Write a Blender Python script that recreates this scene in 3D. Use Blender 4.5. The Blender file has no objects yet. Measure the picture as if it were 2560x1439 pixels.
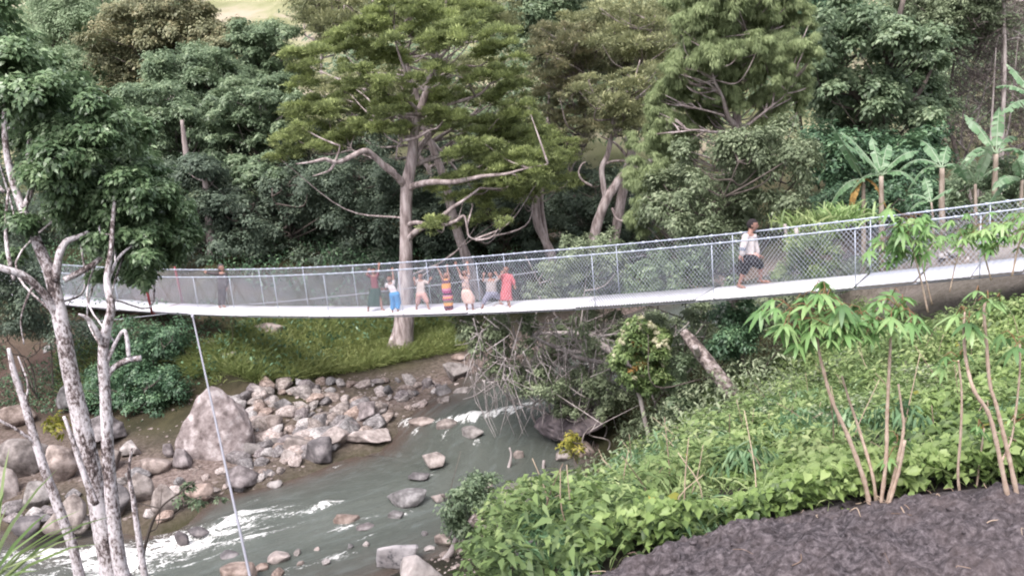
import bpy, bmesh, math, random
import numpy as np
from mathutils import Vector

R = np.random.default_rng(7)
random.seed(7)
scene = bpy.context.scene
COL = scene.collection
PI = math.pi

# ------------------------------------------------------------------ camera
FPX = 2217.0                     # focal length in photo pixels (photo 2560 wide)
PITCH, ROLL = 0.216, 0.0958
CAMZ = 10.0
cp, sp, cr, sr = math.cos(PITCH), math.sin(PITCH), math.cos(ROLL), math.sin(ROLL)
FW = np.array([0, cp, -sp]); UP0 = np.array([0, sp, cp]); RT0 = np.array([1.0, 0, 0])
RT = cr * RT0 - sr * UP0
UP = sr * RT0 + cr * UP0
CAM = np.array([0, 0, CAMZ])

def ray(x, y):
    return RT * (x - 1280) / FPX + UP * (719.5 - y) / FPX + FW

def at(x, y, Y):
    """world point seen at photo pixel (x, y) at world distance Y"""
    d = ray(x, y)
    return CAM + d * (Y / d[1])

def mpp(Y):
    return Y / FPX

# ------------------------------------------------------------------ small numpy noise
def _hash(ix, iy, iz, seed):
    h = (ix * 374761393 + iy * 668265263 + iz * 2147483647 + seed * 974634777) & 0xffffffff
    h = ((h ^ (h >> 13)) * 1274126177) & 0xffffffff
    return ((h ^ (h >> 16)) & 0xffff) / 65535.0

def vnoise(P, scale=1.0, seed=0):
    P = np.asarray(P, float) * scale
    i = np.floor(P).astype(np.int64); f = P - i
    f = f * f * (3 - 2 * f)
    out = 0
    for dx in (0, 1):
        for dy in (0, 1):
            for dz in (0, 1):
                w = (f[:, 0] if dx else 1 - f[:, 0]) * (f[:, 1] if dy else 1 - f[:, 1]) * (f[:, 2] if dz else 1 - f[:, 2])
                out = out + w * _hash(i[:, 0] + dx, i[:, 1] + dy, i[:, 2] + dz, seed)
    return out * 2 - 1

def fnoise(P, scale=1.0, octv=3, seed=0):
    o = 0; a = 1.0; t = 0
    for k in range(octv):
        o = o + a * vnoise(P, scale * 2 ** k, seed + k); t += a; a *= 0.5
    return o / t

# ------------------------------------------------------------------ mesh helpers
def new_mesh(name, V, F, attrs=None, mats=(), smooth=True, mat_idx=None):
    """V (N,3); F array (M,k) or list of such arrays"""
    me = bpy.data.meshes.new(name)
    V = np.ascontiguousarray(V, dtype=np.float32)
    Fs = F if isinstance(F, list) else [F]
    Fs = [np.asarray(f, dtype=np.int32) for f in Fs if len(f)]
    me.vertices.add(len(V)); me.vertices.foreach_set('co', V.ravel())
    nl = sum(f.size for f in Fs); nf = sum(len(f) for f in Fs)
    me.loops.add(nl); me.polygons.add(nf)
    me.loops.foreach_set('vertex_index', np.concatenate([f.ravel() for f in Fs]))
    tot = np.concatenate([np.full(len(f), f.shape[1], np.int32) for f in Fs])
    start = np.concatenate([[0], np.cumsum(tot)[:-1]]).astype(np.int32)
    me.polygons.foreach_set('loop_start', start)
    if mat_idx is not None:
        me.polygons.foreach_set('material_index', np.asarray(mat_idx, np.int32))
    if smooth:
        me.polygons.foreach_set('use_smooth', np.ones(nf, bool))
    for k, v in (attrs or {}).items():
        a = me.attributes.new(k, 'FLOAT', 'POINT')
        a.data.foreach_set('value', np.asarray(v, np.float32))
    for m in mats:
        me.materials.append(m)
    me.update(calc_edges=True)
    me.validate()
    return me

def link(name, me, parent=None, loc=None):
    o = bpy.data.objects.new(name, me)
    COL.objects.link(o)
    if parent is not None:
        o.parent = parent
    if loc is not None:
        o.location = Vector([float(c) for c in loc])
    return o

def thing(name, label, cat, loc, group=None):
    o = bpy.data.objects.new(name, None)
    COL.objects.link(o)
    o.location = Vector([float(c) for c in loc])
    o.empty_display_size = 0.2
    o['label'] = label; o['category'] = cat
    if group: o['group'] = group
    return o

def tag(o, label=None, cat=None, group=None, kind=None):
    if label: o['label'] = label
    if cat: o['category'] = cat
    if group: o['group'] = group
    if kind: o['kind'] = kind
    return o

class MB:
    """collects pieces into one mesh"""
    def __init__(s):
        s.V = []; s.F = {}; s.n = 0; s.A = []
    def add(s, V, F, a=0.5):
        V = np.asarray(V, float)
        if not isinstance(F, list): F = [F]
        for f in F:
            f = np.asarray(f)
            if len(f): s.F.setdefault(f.shape[1], []).append(f + s.n)
        s.V.append(V); s.n += len(V)
        s.A.append(np.full(len(V), a) if np.isscalar(a) else np.asarray(a))
    def build(s, name, mat, parent=None, origin=None, smooth=True):
        V = np.concatenate(s.V)
        if origin is not None: V = V - np.asarray(origin)
        F = [np.concatenate(v) for v in s.F.values()]
        me = new_mesh(name, V, F, {'tint': np.concatenate(s.A)}, [mat] if mat else [], smooth)
        return link(name, me, parent)

def catmull(P, n=6):
    P = np.asarray(P, float)
    if len(P) < 3: 
        t = np.linspace(0, 1, n + 1)[:, None]
        return P[0] * (1 - t) + P[-1] * t
    Q = np.vstack([2 * P[0] - P[1], P, 2 * P[-1] - P[-2]])
    out = []
    for i in range(1, len(Q) - 2):
        p0, p1, p2, p3 = Q[i - 1], Q[i], Q[i + 1], Q[i + 2]
        for t in np.linspace(0, 1, n, endpoint=False):
            out.append(0.5 * ((2 * p1) + (-p0 + p2) * t + (2 * p0 - 5 * p1 + 4 * p2 - p3) * t * t + (-p0 + 3 * p1 - 3 * p2 + p3) * t ** 3))
    out.append(Q[-2])
    return np.array(out)

def tube(P, r, sides=7, wob=0.0, seed=0, cap=True):
    """tapered tube along polyline P (k,3) radius r (k,)"""
    P = np.asarray(P, float); k = len(P)
    r = np.full(k, r) if np.isscalar(r) else np.asarray(r, float)
    T = np.gradient(P, axis=0); T /= np.linalg.norm(T, axis=1)[:, None] + 1e-9
    ref = np.array([0.0, 0, 1]) if abs(T[0][2]) < 0.9 else np.array([1.0, 0, 0])
    n = np.cross(T[0], ref); n /= np.linalg.norm(n)
    V = []
    ang = np.linspace(0, 2 * PI, sides, endpoint=False)
    for i in range(k):
        n = n - T[i] * (n @ T[i]); n /= np.linalg.norm(n) + 1e-9
        b = np.cross(T[i], n)
        V.append(P[i] + r[i] * (np.cos(ang)[:, None] * n + np.sin(ang)[:, None] * b))
    V = np.concatenate(V)
    if wob:
        c = np.repeat(P, sides, 0)
        V = c + (V - c) * (1 + wob * fnoise(V + seed * 3.1, 2.2 / max(r.max() * 4, .05), 2, seed))[:, None]
    i = np.arange(k - 1)[:, None] * sides; j = np.arange(sides)[None]
    j2 = (j + 1) % sides
    F = np.stack([i + j, i + j2, i + sides + j2, i + sides + j], -1).reshape(-1, 4)
    Fs = [F]
    if cap:
        V = np.vstack([V, P[0], P[-1]])
        a = k * sides
        jj = np.arange(sides); j3 = (jj + 1) % sides
        Fs.append(np.stack([np.full(sides, a), j3, jj], -1))
        o = (k - 1) * sides
        Fs.append(np.stack([np.full(sides, a + 1), o + jj, o + j3], -1))
    return V, Fs

def box(c, ax, ay, az):
    """box around c with half-axis vectors"""
    c, ax, ay, az = map(lambda v: np.asarray(v, float), (c, ax, ay, az))
    V = np.array([c + sx * ax + sy * ay + sz * az for sz in (-1, 1) for sy in (-1, 1) for sx in (-1, 1)])
    F = np.array([[0, 2, 3, 1], [4, 5, 7, 6], [0, 1, 5, 4], [2, 6, 7, 3], [0, 4, 6, 2], [1, 3, 7, 5]])
    return V, F

# ------------------------------------------------------------------ materials
def nodes_of(name):
    m = bpy.data.materials.new(name); m.use_nodes = True
    nt = m.node_tree; nt.nodes.clear()
    out = nt.nodes.new('ShaderNodeOutputMaterial')
    return m, nt, out

def lin(c):
    return tuple(((v / 255) / 12.92 if v / 255 <= 0.04045 else ((v / 255 + 0.055) / 1.055) ** 2.4) for v in c)

def ramp(nt, stops, fac, interp='LINEAR'):
    r = nt.nodes.new('ShaderNodeValToRGB')
    r.color_ramp.interpolation = interp
    el = r.color_ramp.elements
    while len(el) < len(stops): el.new(0.5)
    for e, (p, c) in zip(el, stops):
        e.position = p; e.color = (*c[:3], 1)
    nt.links.new(fac, r.inputs[0])
    return r.outputs[0]

def noise_node(nt, scale, detail=4, rough=.6, vec=None, dist=0):
    n = nt.nodes.new('ShaderNodeTexNoise')
    n.inputs['Scale'].default_value = scale; n.inputs['Detail'].default_value = detail
    n.inputs['Roughness'].default_value = rough; n.inputs['Distortion'].default_value = dist
    if vec is not None: nt.links.new(vec, n.inputs['Vector'])
    return n.outputs['Fac']

def math_node(nt, op, a, b=None, clamp=False):
    n = nt.nodes.new('ShaderNodeMath'); n.operation = op; n.use_clamp = clamp
    for i, v in enumerate((a, b)):
        if v is None: continue
        if isinstance(v, (int, float)): n.inputs[i].default_value = v
        else: nt.links.new(v, n.inputs[i])
    return n.outputs[0]

def mixc(nt, fac, a, b, mode='MIX'):
    n = nt.nodes.new('ShaderNodeMix'); n.data_type = 'RGBA'; n.blend_type = mode
    for sock, v in ((n.inputs[0], fac), (n.inputs[6], a), (n.inputs[7], b)):
        if isinstance(v, (int, float)): sock.default_value = v
        elif isinstance(v, tuple): sock.default_value = (*v[:3], 1)
        else: nt.links.new(v, sock)
    return n.outputs[2]

def attr(nt, name):
    a = nt.nodes.new('ShaderNodeAttribute'); a.attribute_name = name
    return a.outputs['Fac']

def texco(nt, kind='Object'):
    return nt.nodes.new('ShaderNodeTexCoord').outputs[kind]

def mapping(nt, vec, scale):
    m = nt.nodes.new('ShaderNodeMapping'); m.inputs['Scale'].default_value = scale
    nt.links.new(vec, m.inputs['Vector']); return m.outputs[0]

def principled(nt, out, col, rough=.7, spec=.3, metal=0.0, bump=None, bump_s=.3, bump_d=.02):
    b = nt.nodes.new('ShaderNodeBsdfPrincipled')
    if isinstance(col, tuple): b.inputs['Base Color'].default_value = (*col[:3], 1)
    else: nt.links.new(col, b.inputs['Base Color'])
    if isinstance(rough, (int, float)): b.inputs['Roughness'].default_value = rough
    else: nt.links.new(rough, b.inputs['Roughness'])
    b.inputs['Specular IOR Level'].default_value = spec
    b.inputs['Metallic'].default_value = metal
    if bump is not None:
        bn = nt.nodes.new('ShaderNodeBump'); bn.inputs['Strength'].default_value = bump_s
        bn.inputs['Distance'].default_value = bump_d
        nt.links.new(bump, bn.inputs['Height']); nt.links.new(bn.outputs[0], b.inputs['Normal'])
    nt.links.new(b.outputs[0], out.inputs['Surface'])
    return b

GAIN = {'vine': 1.08, 'cassava': 1.1, 'weed': 1.05, 'under': 3.9, 'near': 2.7, 'juniper': 1.85, 'casuarina': 1.7, 'olive': 2.5, 'brown': 2.0, 'haze': 1.5, 'dark': 2.9, 'mid': 3.2, 'greygreen': 2.1, 'banana': 1.35}  # forest gains also put the pale haze into the leaf colour
def leaf_mat(name, dark, mid, light, transl=.3, rough=.45, spec=.3):
    m, nt, out = nodes_of(name)
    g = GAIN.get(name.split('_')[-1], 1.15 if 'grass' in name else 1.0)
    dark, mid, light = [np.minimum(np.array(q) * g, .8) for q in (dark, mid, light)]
    if name.split('_')[-1] in ('under', 'mid', 'dark', 'near', 'olive', 'juniper', 'brown', 'greygreen', 'haze', 'casuarina', 'banana'):   # haze veil painted into these leaf colours: greyer, slightly bluer
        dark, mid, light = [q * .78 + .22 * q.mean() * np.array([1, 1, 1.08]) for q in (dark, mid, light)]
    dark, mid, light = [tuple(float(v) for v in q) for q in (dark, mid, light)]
    stops = [(0.0, dark), (0.5, mid), (1.0, light)] if 'cassava' not in name else [(0.0, dark), (.45, mid), (.88, light), (.93, (.30, .17, .09))]
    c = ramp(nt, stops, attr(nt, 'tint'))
    b = principled(nt, out, c, rough, spec)
    t = nt.nodes.new('ShaderNodeBsdfTranslucent'); nt.links.new(c, t.inputs['Color'])
    mx = nt.nodes.new('ShaderNodeMixShader'); mx.inputs[0].default_value = transl
    nt.links.new(b.outputs[0], mx.inputs[1]); nt.links.new(t.outputs[0], mx.inputs[2])
    nt.links.new(mx.outputs[0], out.inputs['Surface'])
    return m

def noise_mat(name, stops, scale=3, rough=.8, bump_s=.4, bump_d=.02, stretch=None, detail=6, spec=.25, vary=0.0, metal=0.0, coord='Object'):
    m, nt, out = nodes_of(name)
    v = texco(nt, coord)
    if stretch: v = mapping(nt, v, stretch)
    n = noise_node(nt, scale, detail, .65, v)
    c = ramp(nt, stops, n)
    if vary:
        oi = nt.nodes.new('ShaderNodeObjectInfo')
        hs = nt.nodes.new('ShaderNodeHueSaturation')
        k = math_node(nt, 'MULTIPLY_ADD', oi.outputs['Random'], vary); 
        nt.nodes[-1].inputs[2].default_value = 1 - vary / 2
        nt.links.new(k, hs.inputs['Value'])
        s = math_node(nt, 'MULTIPLY', oi.outputs['Random'], 7.31); s = math_node(nt, 'FRACT', s)
        s = math_node(nt, 'MULTIPLY_ADD', s, .9); nt.nodes[-1].inputs[2].default_value = .45
        nt.links.new(s, hs.inputs['Saturation']); nt.links.new(c, hs.inputs['Color']); c = hs.outputs[0]
    n2 = noise_node(nt, scale * 4, 5, .6, v)
    principled(nt, out, c, rough, spec, metal, n2, bump_s, bump_d)
    return m

def flat_mat(name, col, rough=.7, spec=.3, metal=0.0, var=.12, scale=12):
    c = np.array(col)
    return noise_mat(name, [(0.3, tuple(c * (1 - var))), (0.7, tuple(np.minimum(c * (1 + var), 1)))], scale, rough, .15, .005, spec=spec, metal=metal)

M = {}
#@@MATS
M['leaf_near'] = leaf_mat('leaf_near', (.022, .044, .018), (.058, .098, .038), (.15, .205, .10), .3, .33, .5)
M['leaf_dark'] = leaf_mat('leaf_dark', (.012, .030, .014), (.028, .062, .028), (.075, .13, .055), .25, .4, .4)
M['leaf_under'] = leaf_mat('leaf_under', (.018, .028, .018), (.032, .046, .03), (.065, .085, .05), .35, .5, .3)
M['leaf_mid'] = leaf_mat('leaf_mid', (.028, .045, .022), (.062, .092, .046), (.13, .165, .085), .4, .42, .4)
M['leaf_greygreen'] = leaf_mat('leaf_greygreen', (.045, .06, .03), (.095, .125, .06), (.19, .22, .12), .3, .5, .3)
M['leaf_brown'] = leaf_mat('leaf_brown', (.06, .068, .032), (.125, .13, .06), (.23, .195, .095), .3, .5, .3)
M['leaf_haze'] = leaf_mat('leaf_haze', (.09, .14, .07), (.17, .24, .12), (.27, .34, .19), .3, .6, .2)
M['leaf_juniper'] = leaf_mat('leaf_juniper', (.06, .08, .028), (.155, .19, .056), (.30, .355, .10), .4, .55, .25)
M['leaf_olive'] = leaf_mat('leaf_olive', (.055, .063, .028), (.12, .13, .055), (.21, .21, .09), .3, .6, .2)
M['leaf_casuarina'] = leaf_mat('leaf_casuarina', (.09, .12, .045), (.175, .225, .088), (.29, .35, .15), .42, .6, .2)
M['leaf_vine'] = leaf_mat('leaf_vine', (.06, .10, .035), (.19, .275, .085), (.32, .41, .165), .35, .45, .35)
M['leaf_cassava'] = leaf_mat('leaf_cassava', (.08, .16, .06), (.16, .29, .10), (.32, .45, .19), .35, .4, .4)
M['leaf_weed'] = leaf_mat('leaf_weed', (.07, .11, .045), (.19, .27, .10), (.38, .44, .21), .35, .5, .3)
M['leaf_banana'] = leaf_mat('leaf_banana', (.05, .12, .045), (.11, .22, .09), (.30, .40, .24), .35, .35, .5)
M['leaf_dry'] = leaf_mat('leaf_dry', (.12, .07, .03), (.28, .17, .06), (.45, .30, .10), .3, .6, .2)
M['leaf_yellow'] = leaf_mat('leaf_yellow', (.16, .17, .03), (.30, .30, .06), (.55, .45, .10), .35, .5, .3)
M['grass'] = leaf_mat('grass_blades', (.08, .11, .035), (.20, .24, .085), (.34, .36, .15), .3, .5, .3)
M['grass_near'] = leaf_mat('grass_tall', (.08, .14, .045), (.19, .29, .10), (.36, .45, .22), .3, .4, .4)
M['flower'] = leaf_mat('flower', (.45, .43, .30), (.60, .58, .40), (.75, .72, .55), .3, .6, .2)
def lichen_bark():
    m, nt, out = nodes_of('bark_lichen')
    v = mapping(nt, texco(nt), (1, 1, .6))
    n1 = noise_node(nt, 5, 6, .6, v); n2 = noise_node(nt, 34, 5, .7, v)
    n = math_node(nt, 'ADD', math_node(nt, 'MULTIPLY', n1, .5), math_node(nt, 'MULTIPLY', n2, .5))
    c = ramp(nt, [(.40, (.05, .04, .04)), (.455, (.17, .135, .13)), (.495, (.42, .38, .385)), (.56, (.66, .62, .64))], n)
    principled(nt, out, c, .9, .15, 0, n2, .6, .015)
    return m
M['bark_lichen'] = lichen_bark()
M['bark_grey'] = noise_mat('bark_grey', [(.36, (.14, .11, .105)), (.5, (.30, .25, .24)), (.64, (.46, .40, .39))], 6, .9, .8, .03, (1, 1, .22), 8)
M['bark_dark'] = noise_mat('bark_dark', [(.3, (.05, .042, .038)), (.7, (.15, .125, .11))], 5, .9, .8, .03, (1, 1, .25))
M['bark_pale'] = noise_mat('bark_pale', [(.36, (.20, .17, .16)), (.64, (.48, .43, .41))], 6, .9, .5, .02, (1, 1, .3))
M['wood_dead'] = noise_mat('wood_dead', [(.3, (.22, .19, .18)), (.7, (.48, .43, .42))], 8, .85, .5, .01, (1, 1, .3))
M['log'] = noise_mat('log_bark', [(.40, (.07, .055, .055)), (.5, (.18, .145, .13)), (.6, (.36, .31, .30))], 8, .9, .8, .03)
M['stem_cassava'] = noise_mat('stem_cassava', [(.3, (.30, .21, .16)), (.7, (.52, .42, .34))], 20, .7, .4, .006)
M['stem_banana'] = noise_mat('stem_banana', [(.36, (.17, .13, .10)), (.64, (.38, .32, .27))], 6, .7, .4, .01, (1, 1, .3))
M['rock'] = noise_mat('rock', [(.36, (.11, .085, .075)), (.5, (.225, .185, .165)), (.62, (.34, .285, .26))], 3.4, .85, .5, .03, vary=.5)
M['rock_grey'] = noise_mat('rock_grey', [(.36, (.08, .07, .07)), (.5, (.165, .148, .148)), (.62, (.28, .255, .255))], 3.4, .8, .6, .03, vary=.4)
M['rock_dark'] = noise_mat('rock_dark', [(.36, (.055, .048, .05)), (.5, (.11, .095, .10)), (.64, (.22, .19, .19))], 2.4, .75, .6, .04, vary=.3)
M['rock_pale'] = noise_mat('rock_pale', [(.36, (.18, .155, .145)), (.5, (.315, .275, .26)), (.62, (.44, .39, .37))], 3.6, .85, .5, .02, vary=.25)
M['rock_speckled'] = noise_mat('rock_speckled', [(.35, (.10, .10, .11)), (.45, (.34, .32, .33)), (.6, (.46, .43, .44))], 5, .85, .5, .02)
M['steel'] = flat_mat('galvanised_steel', (.44, .48, .57), .45, .5, .25, .08)
M['cable'] = flat_mat('cable_steel', (.30, .30, .34), .5, .4, .2, .1)
M['wire'] = flat_mat('chain_link_wire', (.56, .60, .70), .45, .5, .2, .05)
M['red_paint'] = flat_mat('red_paint', (.20, .035, .04), .5, .4, 0, .2)
def deck_mat(name, col, stripe=0.0):
    m, nt, out = nodes_of(name)
    v = texco(nt)
    n = noise_node(nt, 3, 5, .6, v)
    c = ramp(nt, [(.3, tuple(np.array(col) * .9)), (.7, col)], n)
    w = nt.nodes.new('ShaderNodeTexWave'); w.inputs['Scale'].default_value = 5.5
    w.bands_direction = 'X'
    nt.links.new(v, w.inputs['Vector'])
    c = mixc(nt, ramp(nt, [(.5, (0, 0, 0)), (.72, (.45, .45, .45))], noise_node(nt, .9, 7, .7, v)), c, (.40, .37, .37))
    if stripe:
        c = mixc(nt, math_node(nt, 'MULTIPLY', w.outputs['Fac'], stripe), c, (.10, .10, .12))
    principled(nt, out, c, .5, .4, 0.0, w.outputs['Fac'], .2, .01)
    return m
M['deck_white'] = deck_mat('deck_white', (.86, .85, .88))
M['deck_lilac'] = deck_mat('deck_lilac', (.68, .66, .72))
M['deck_stripe'] = deck_mat('deck_stripe', (.66, .66, .70), .75)
M['deck_grey'] = deck_mat('deck_grey', (.55, .56, .62))

# ------------------------------------------------------------------ terrain
ZW = 0.5
_rc = np.array([  # river centre x, y, half width
    (-60, 34, 4), (-40, 28, 4), (-26, 23.5, 3.4), (-18, 20.6, 3.0), (-13, 18.9, 2.9), (-8.9, 17.9, 2.7), (-5.7, 19.0, 3.3),
    (-1.9, 21.4, 3.3), (-0.5, 25.0, 2.3), (3.3, 29.0, 1.7), (8, 32.6, 2.3), (16, 36.5, 2.5), (30, 42, 3), (60, 55, 3)], float)
RC = catmull(_rc, 12)
def river_sd(X, Y):
    """signed distance (positive = far bank), half width, index"""
    X = np.asarray(X, float).ravel(); Y = np.asarray(Y, float).ravel()
    T = np.gradient(RC[:, :2], axis=0); T /= np.linalg.norm(T, axis=1)[:, None]
    out_d = np.empty(len(X)); out_w = np.empty(len(X)); out_i = np.empty(len(X))
    for a in range(0, len(X), 20000):
        x = X[a:a + 20000]; y = Y[a:a + 20000]
        D = (x[:, None] - RC[None, :, 0]) ** 2 + (y[:, None] - RC[None, :, 1]) ** 2
        i = D.argmin(1)
        dx = x - RC[i, 0]; dy = y - RC[i, 1]
        sgn = np.sign(-T[i, 1] * dx + T[i, 0] * dy)
        out_d[a:a + 20000] = np.sqrt(D[np.arange(len(i)), i]) * sgn
        out_w[a:a + 20000] = RC[i, 2]; out_i[a:a + 20000] = i
    return out_d, out_w, out_i

def smin(a, b, k):
    h = np.clip(0.5 + 0.5 * (b - a) / k, 0, 1)
    return b * (1 - h) + a * h - k * h * (1 - h)

def field_z(X, Y):
    z = CAMZ - 1.75 - .16 * np.minimum(Y, 13) - .09 * np.clip(Y - 13, 0, 4)
    return z + .06 * np.clip(X - 11, 0, 40) + .03 * np.clip(Y - 24, 0, 60)

def terrain(X, Y):
    sh = np.shape(X)
    X = np.asarray(X, float).ravel(); Y = np.asarray(Y, float).ravel()
    d, w, _ = river_sd(X, Y)
    wb = w + .5 * vnoise(np.stack([X, Y, X * 0], 1), .45, 3)
    e = d - wb
    zf = ZW + np.interp(e, [-3, -.6, 0, .6, 5, 9.5, 25, 60, 160], [-.9, -.45, -.06, .14, .85, 2.7, 6.2, 17, 50])
    e2 = -d - wb
    near = ZW + np.interp(e2, [-3, -.6, 0, .6, 30], [-.9, -.45, -.06, .25, 17])
    zn = smin(near, field_z(X, Y), .8)
    z = np.where(d > 0, zf, zn)
    P = np.stack([X, Y, X * 0], 1)
    amp = np.clip(np.maximum(e, e2) * .25, 0, 1)
    far = np.clip((Y - 40) / 40, 0, 1) 
    z = z + amp * (.22 * fnoise(P, .35, 3, 11) * np.where((d < 0) & (Y < 16) & (near > field_z(X, Y)), .35, 1) + far * 2.0 * fnoise(P, .05, 2, 5))
    return z.reshape(sh)

def tz(x, y):
    return float(terrain(np.array([x]), np.array([y]))[0])

def ground_px(x, y, t0=2.0, t1=160):
    """first terrain hit along the ray through a photo pixel"""
    d = ray(x, y)
    t = np.concatenate([np.arange(t0, 45, .08), np.arange(45, t1, .5)])
    P = CAM + d[None] * t[:, None]
    below = P[:, 2] < terrain(P[:, 0], P[:, 1])
    k = int(np.argmax(below)) if below.any() else len(t) - 1
    return P[k]

def ground_px_many(PX, t0=2.0):
    out = np.empty((len(PX), 3)); ok = np.zeros(len(PX), bool)
    t = np.concatenate([np.arange(t0, 45, .15), np.arange(45, 120, 1.)])
    for a in range(0, len(PX), 400):
        p = PX[a:a + 400]
        d = RT[None] * ((p[:, 0] - 1280) / FPX)[:, None] + UP[None] * ((719.5 - p[:, 1]) / FPX)[:, None] + FW[None]
        P = CAM + d[:, None] * t[None, :, None]
        b = P[..., 2] < terrain(P[..., 0], P[..., 1])
        k = b.argmax(1)
        out[a:a + 400] = P[np.arange(len(p)), k]; ok[a:a + 400] = b.any(1)
    return out[ok]

def poly_px(poly, n, rng=R):
    """n random photo pixels inside a polygon"""
    poly = np.asarray(poly, float)
    lo, hi = poly.min(0), poly.max(0); out = np.empty((0, 2))
    while len(out) < n:
        p = lo + rng.random((n * 2, 2)) * (hi - lo)
        ins = np.zeros(len(p), bool); j = len(poly) - 1
        for i in range(len(poly)):
            xi, yi = poly[i]; xj, yj = poly[j]
            c = ((yi > p[:, 1]) != (yj > p[:, 1])) & (p[:, 0] < (xj - xi) * (p[:, 1] - yi) / (yj - yi + 1e-9) + xi)
            ins ^= c; j = i
        out = np.vstack([out, p[ins]])
    return out[:n]

def grid_mesh(xs, ys, zfun, attrs_fun=None):
    X, Y = np.meshgrid(xs, ys)
    Z = zfun(X, Y)
    V = np.stack([X, Y, Z], -1).reshape(-1, 3)
    nx, ny = len(xs), len(ys)
    i = (np.arange(ny - 1)[:, None] * nx + np.arange(nx - 1)[None]).reshape(-1)
    F = np.stack([i, i + 1, i + nx + 1, i + nx], -1)
    return V, F

def build_ground():
    xs = np.concatenate([np.arange(-140, -26, 3.0), np.arange(-26, 16, .25), np.arange(16, 141, 3.0)])
    ys = np.concatenate([np.arange(-14, 0, 1.0), np.arange(0, 40, .25), np.arange(40, 60, .8), np.arange(60, 260, 4.0)])
    V, F = grid_mesh(xs, ys, terrain)
    d, w, _ = river_sd(V[:, 0], V[:, 1])
    e = d - w
    n = fnoise(V, .5, 3, 21)
    # gravel bar mask (far bank strip), dirt mask, soil mask near
    bar = np.clip(1 - np.abs(e - 1.8) / 2.6 + .4 * n, 0, 1) * (d > 0)
    sand = np.clip(1.2 - np.hypot((V[:, 0] - 11.5) / 5.5, (V[:, 1] - 19.5) / 3.6) + .3 * n, 0, 1)
    meadow = np.clip((V[:, 1] - 48) / 12, 0, 1)
    dirt = np.clip(np.clip((-V[:, 0] - 10) / 4, 0, 1) * np.clip(1.1 - np.abs(V[:, 1] - 31) / 7, 0, 1) * .8 + .7 * n, 0, 1) * (d > 0)
    soil = np.clip((.7 + n) * (d < 0) * np.clip((17.5 - V[:, 1]) / 2, 0, 1), 0, 1)
    m, nt, out = nodes_of('ground_earth')
    v = texco(nt)
    n1 = noise_node(nt, .8, 8, .65, v); n2 = noise_node(nt, 9, 6, .65, v)
    base = ramp(nt, [(.3, (.030, .032, .018)), (.55, (.06, .058, .03)), (.75, (.10, .095, .05))], n1)
    barc = ramp(nt, [(.36, (.12, .09, .078)), (.5, (.21, .165, .148)), (.64, (.31, .25, .225))], n2)
    sandc = ramp(nt, [(.36, (.17, .14, .125)), (.5, (.29, .25, .23)), (.64, (.42, .37, .345))], math_node(nt, 'ADD', math_node(nt, 'MULTIPLY', n1, .5), math_node(nt, 'MULTIPLY', n2, .5)))
    mead = ramp(nt, [(.36, (.21, .22, .11)), (.5, (.29, .285, .17)), (.62, (.38, .33, .25))], noise_node(nt, .12, 6, .6, v))
    dirtc = ramp(nt, [(.3, (.07, .047, .04)), (.7, (.15, .105, .09))], n1)
    soilc = ramp(nt, [(.3, (.025, .021, .022)), (.7, (.065, .054, .056))], n2)
    c = mixc(nt, attr(nt, 'soil'), base, soilc)
    c = mixc(nt, attr(nt, 'dirt'), c, dirtc)
    c = mixc(nt, attr(nt, 'bar'), c, barc)
    c = mixc(nt, attr(nt, 'sand'), c, sandc)
    c = mixc(nt, attr(nt, 'meadow'), c, mead)
    principled(nt, out, c, .95, .1, 0, math_node(nt, 'ADD', n2, noise_node(nt, 30, 5, .7, v)), 1.0, .06)
    me = new_mesh('ground', V, F, {'bar': bar, 'sand': sand, 'meadow': meadow, 'dirt': dirt, 'soil': soil}, [m])
    tag(link('ground', me), kind='structure')
build_ground()

# ------------------------------------------------------------------ river
def water_z(i):
    # steps down towards the camera side: rapid near index of (-0.5,25) and of (-8,18)
    k = np.asarray(i) / 12.0
    return ZW + np.interp(k, [0, 3.0, 4.0, 5.0, 5.7, 7.2, 7.7, 8.3, 9.2, 13], [-.5, -.45, -.32, -.2, 0, .0, .05, .32, .42, .6])

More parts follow.
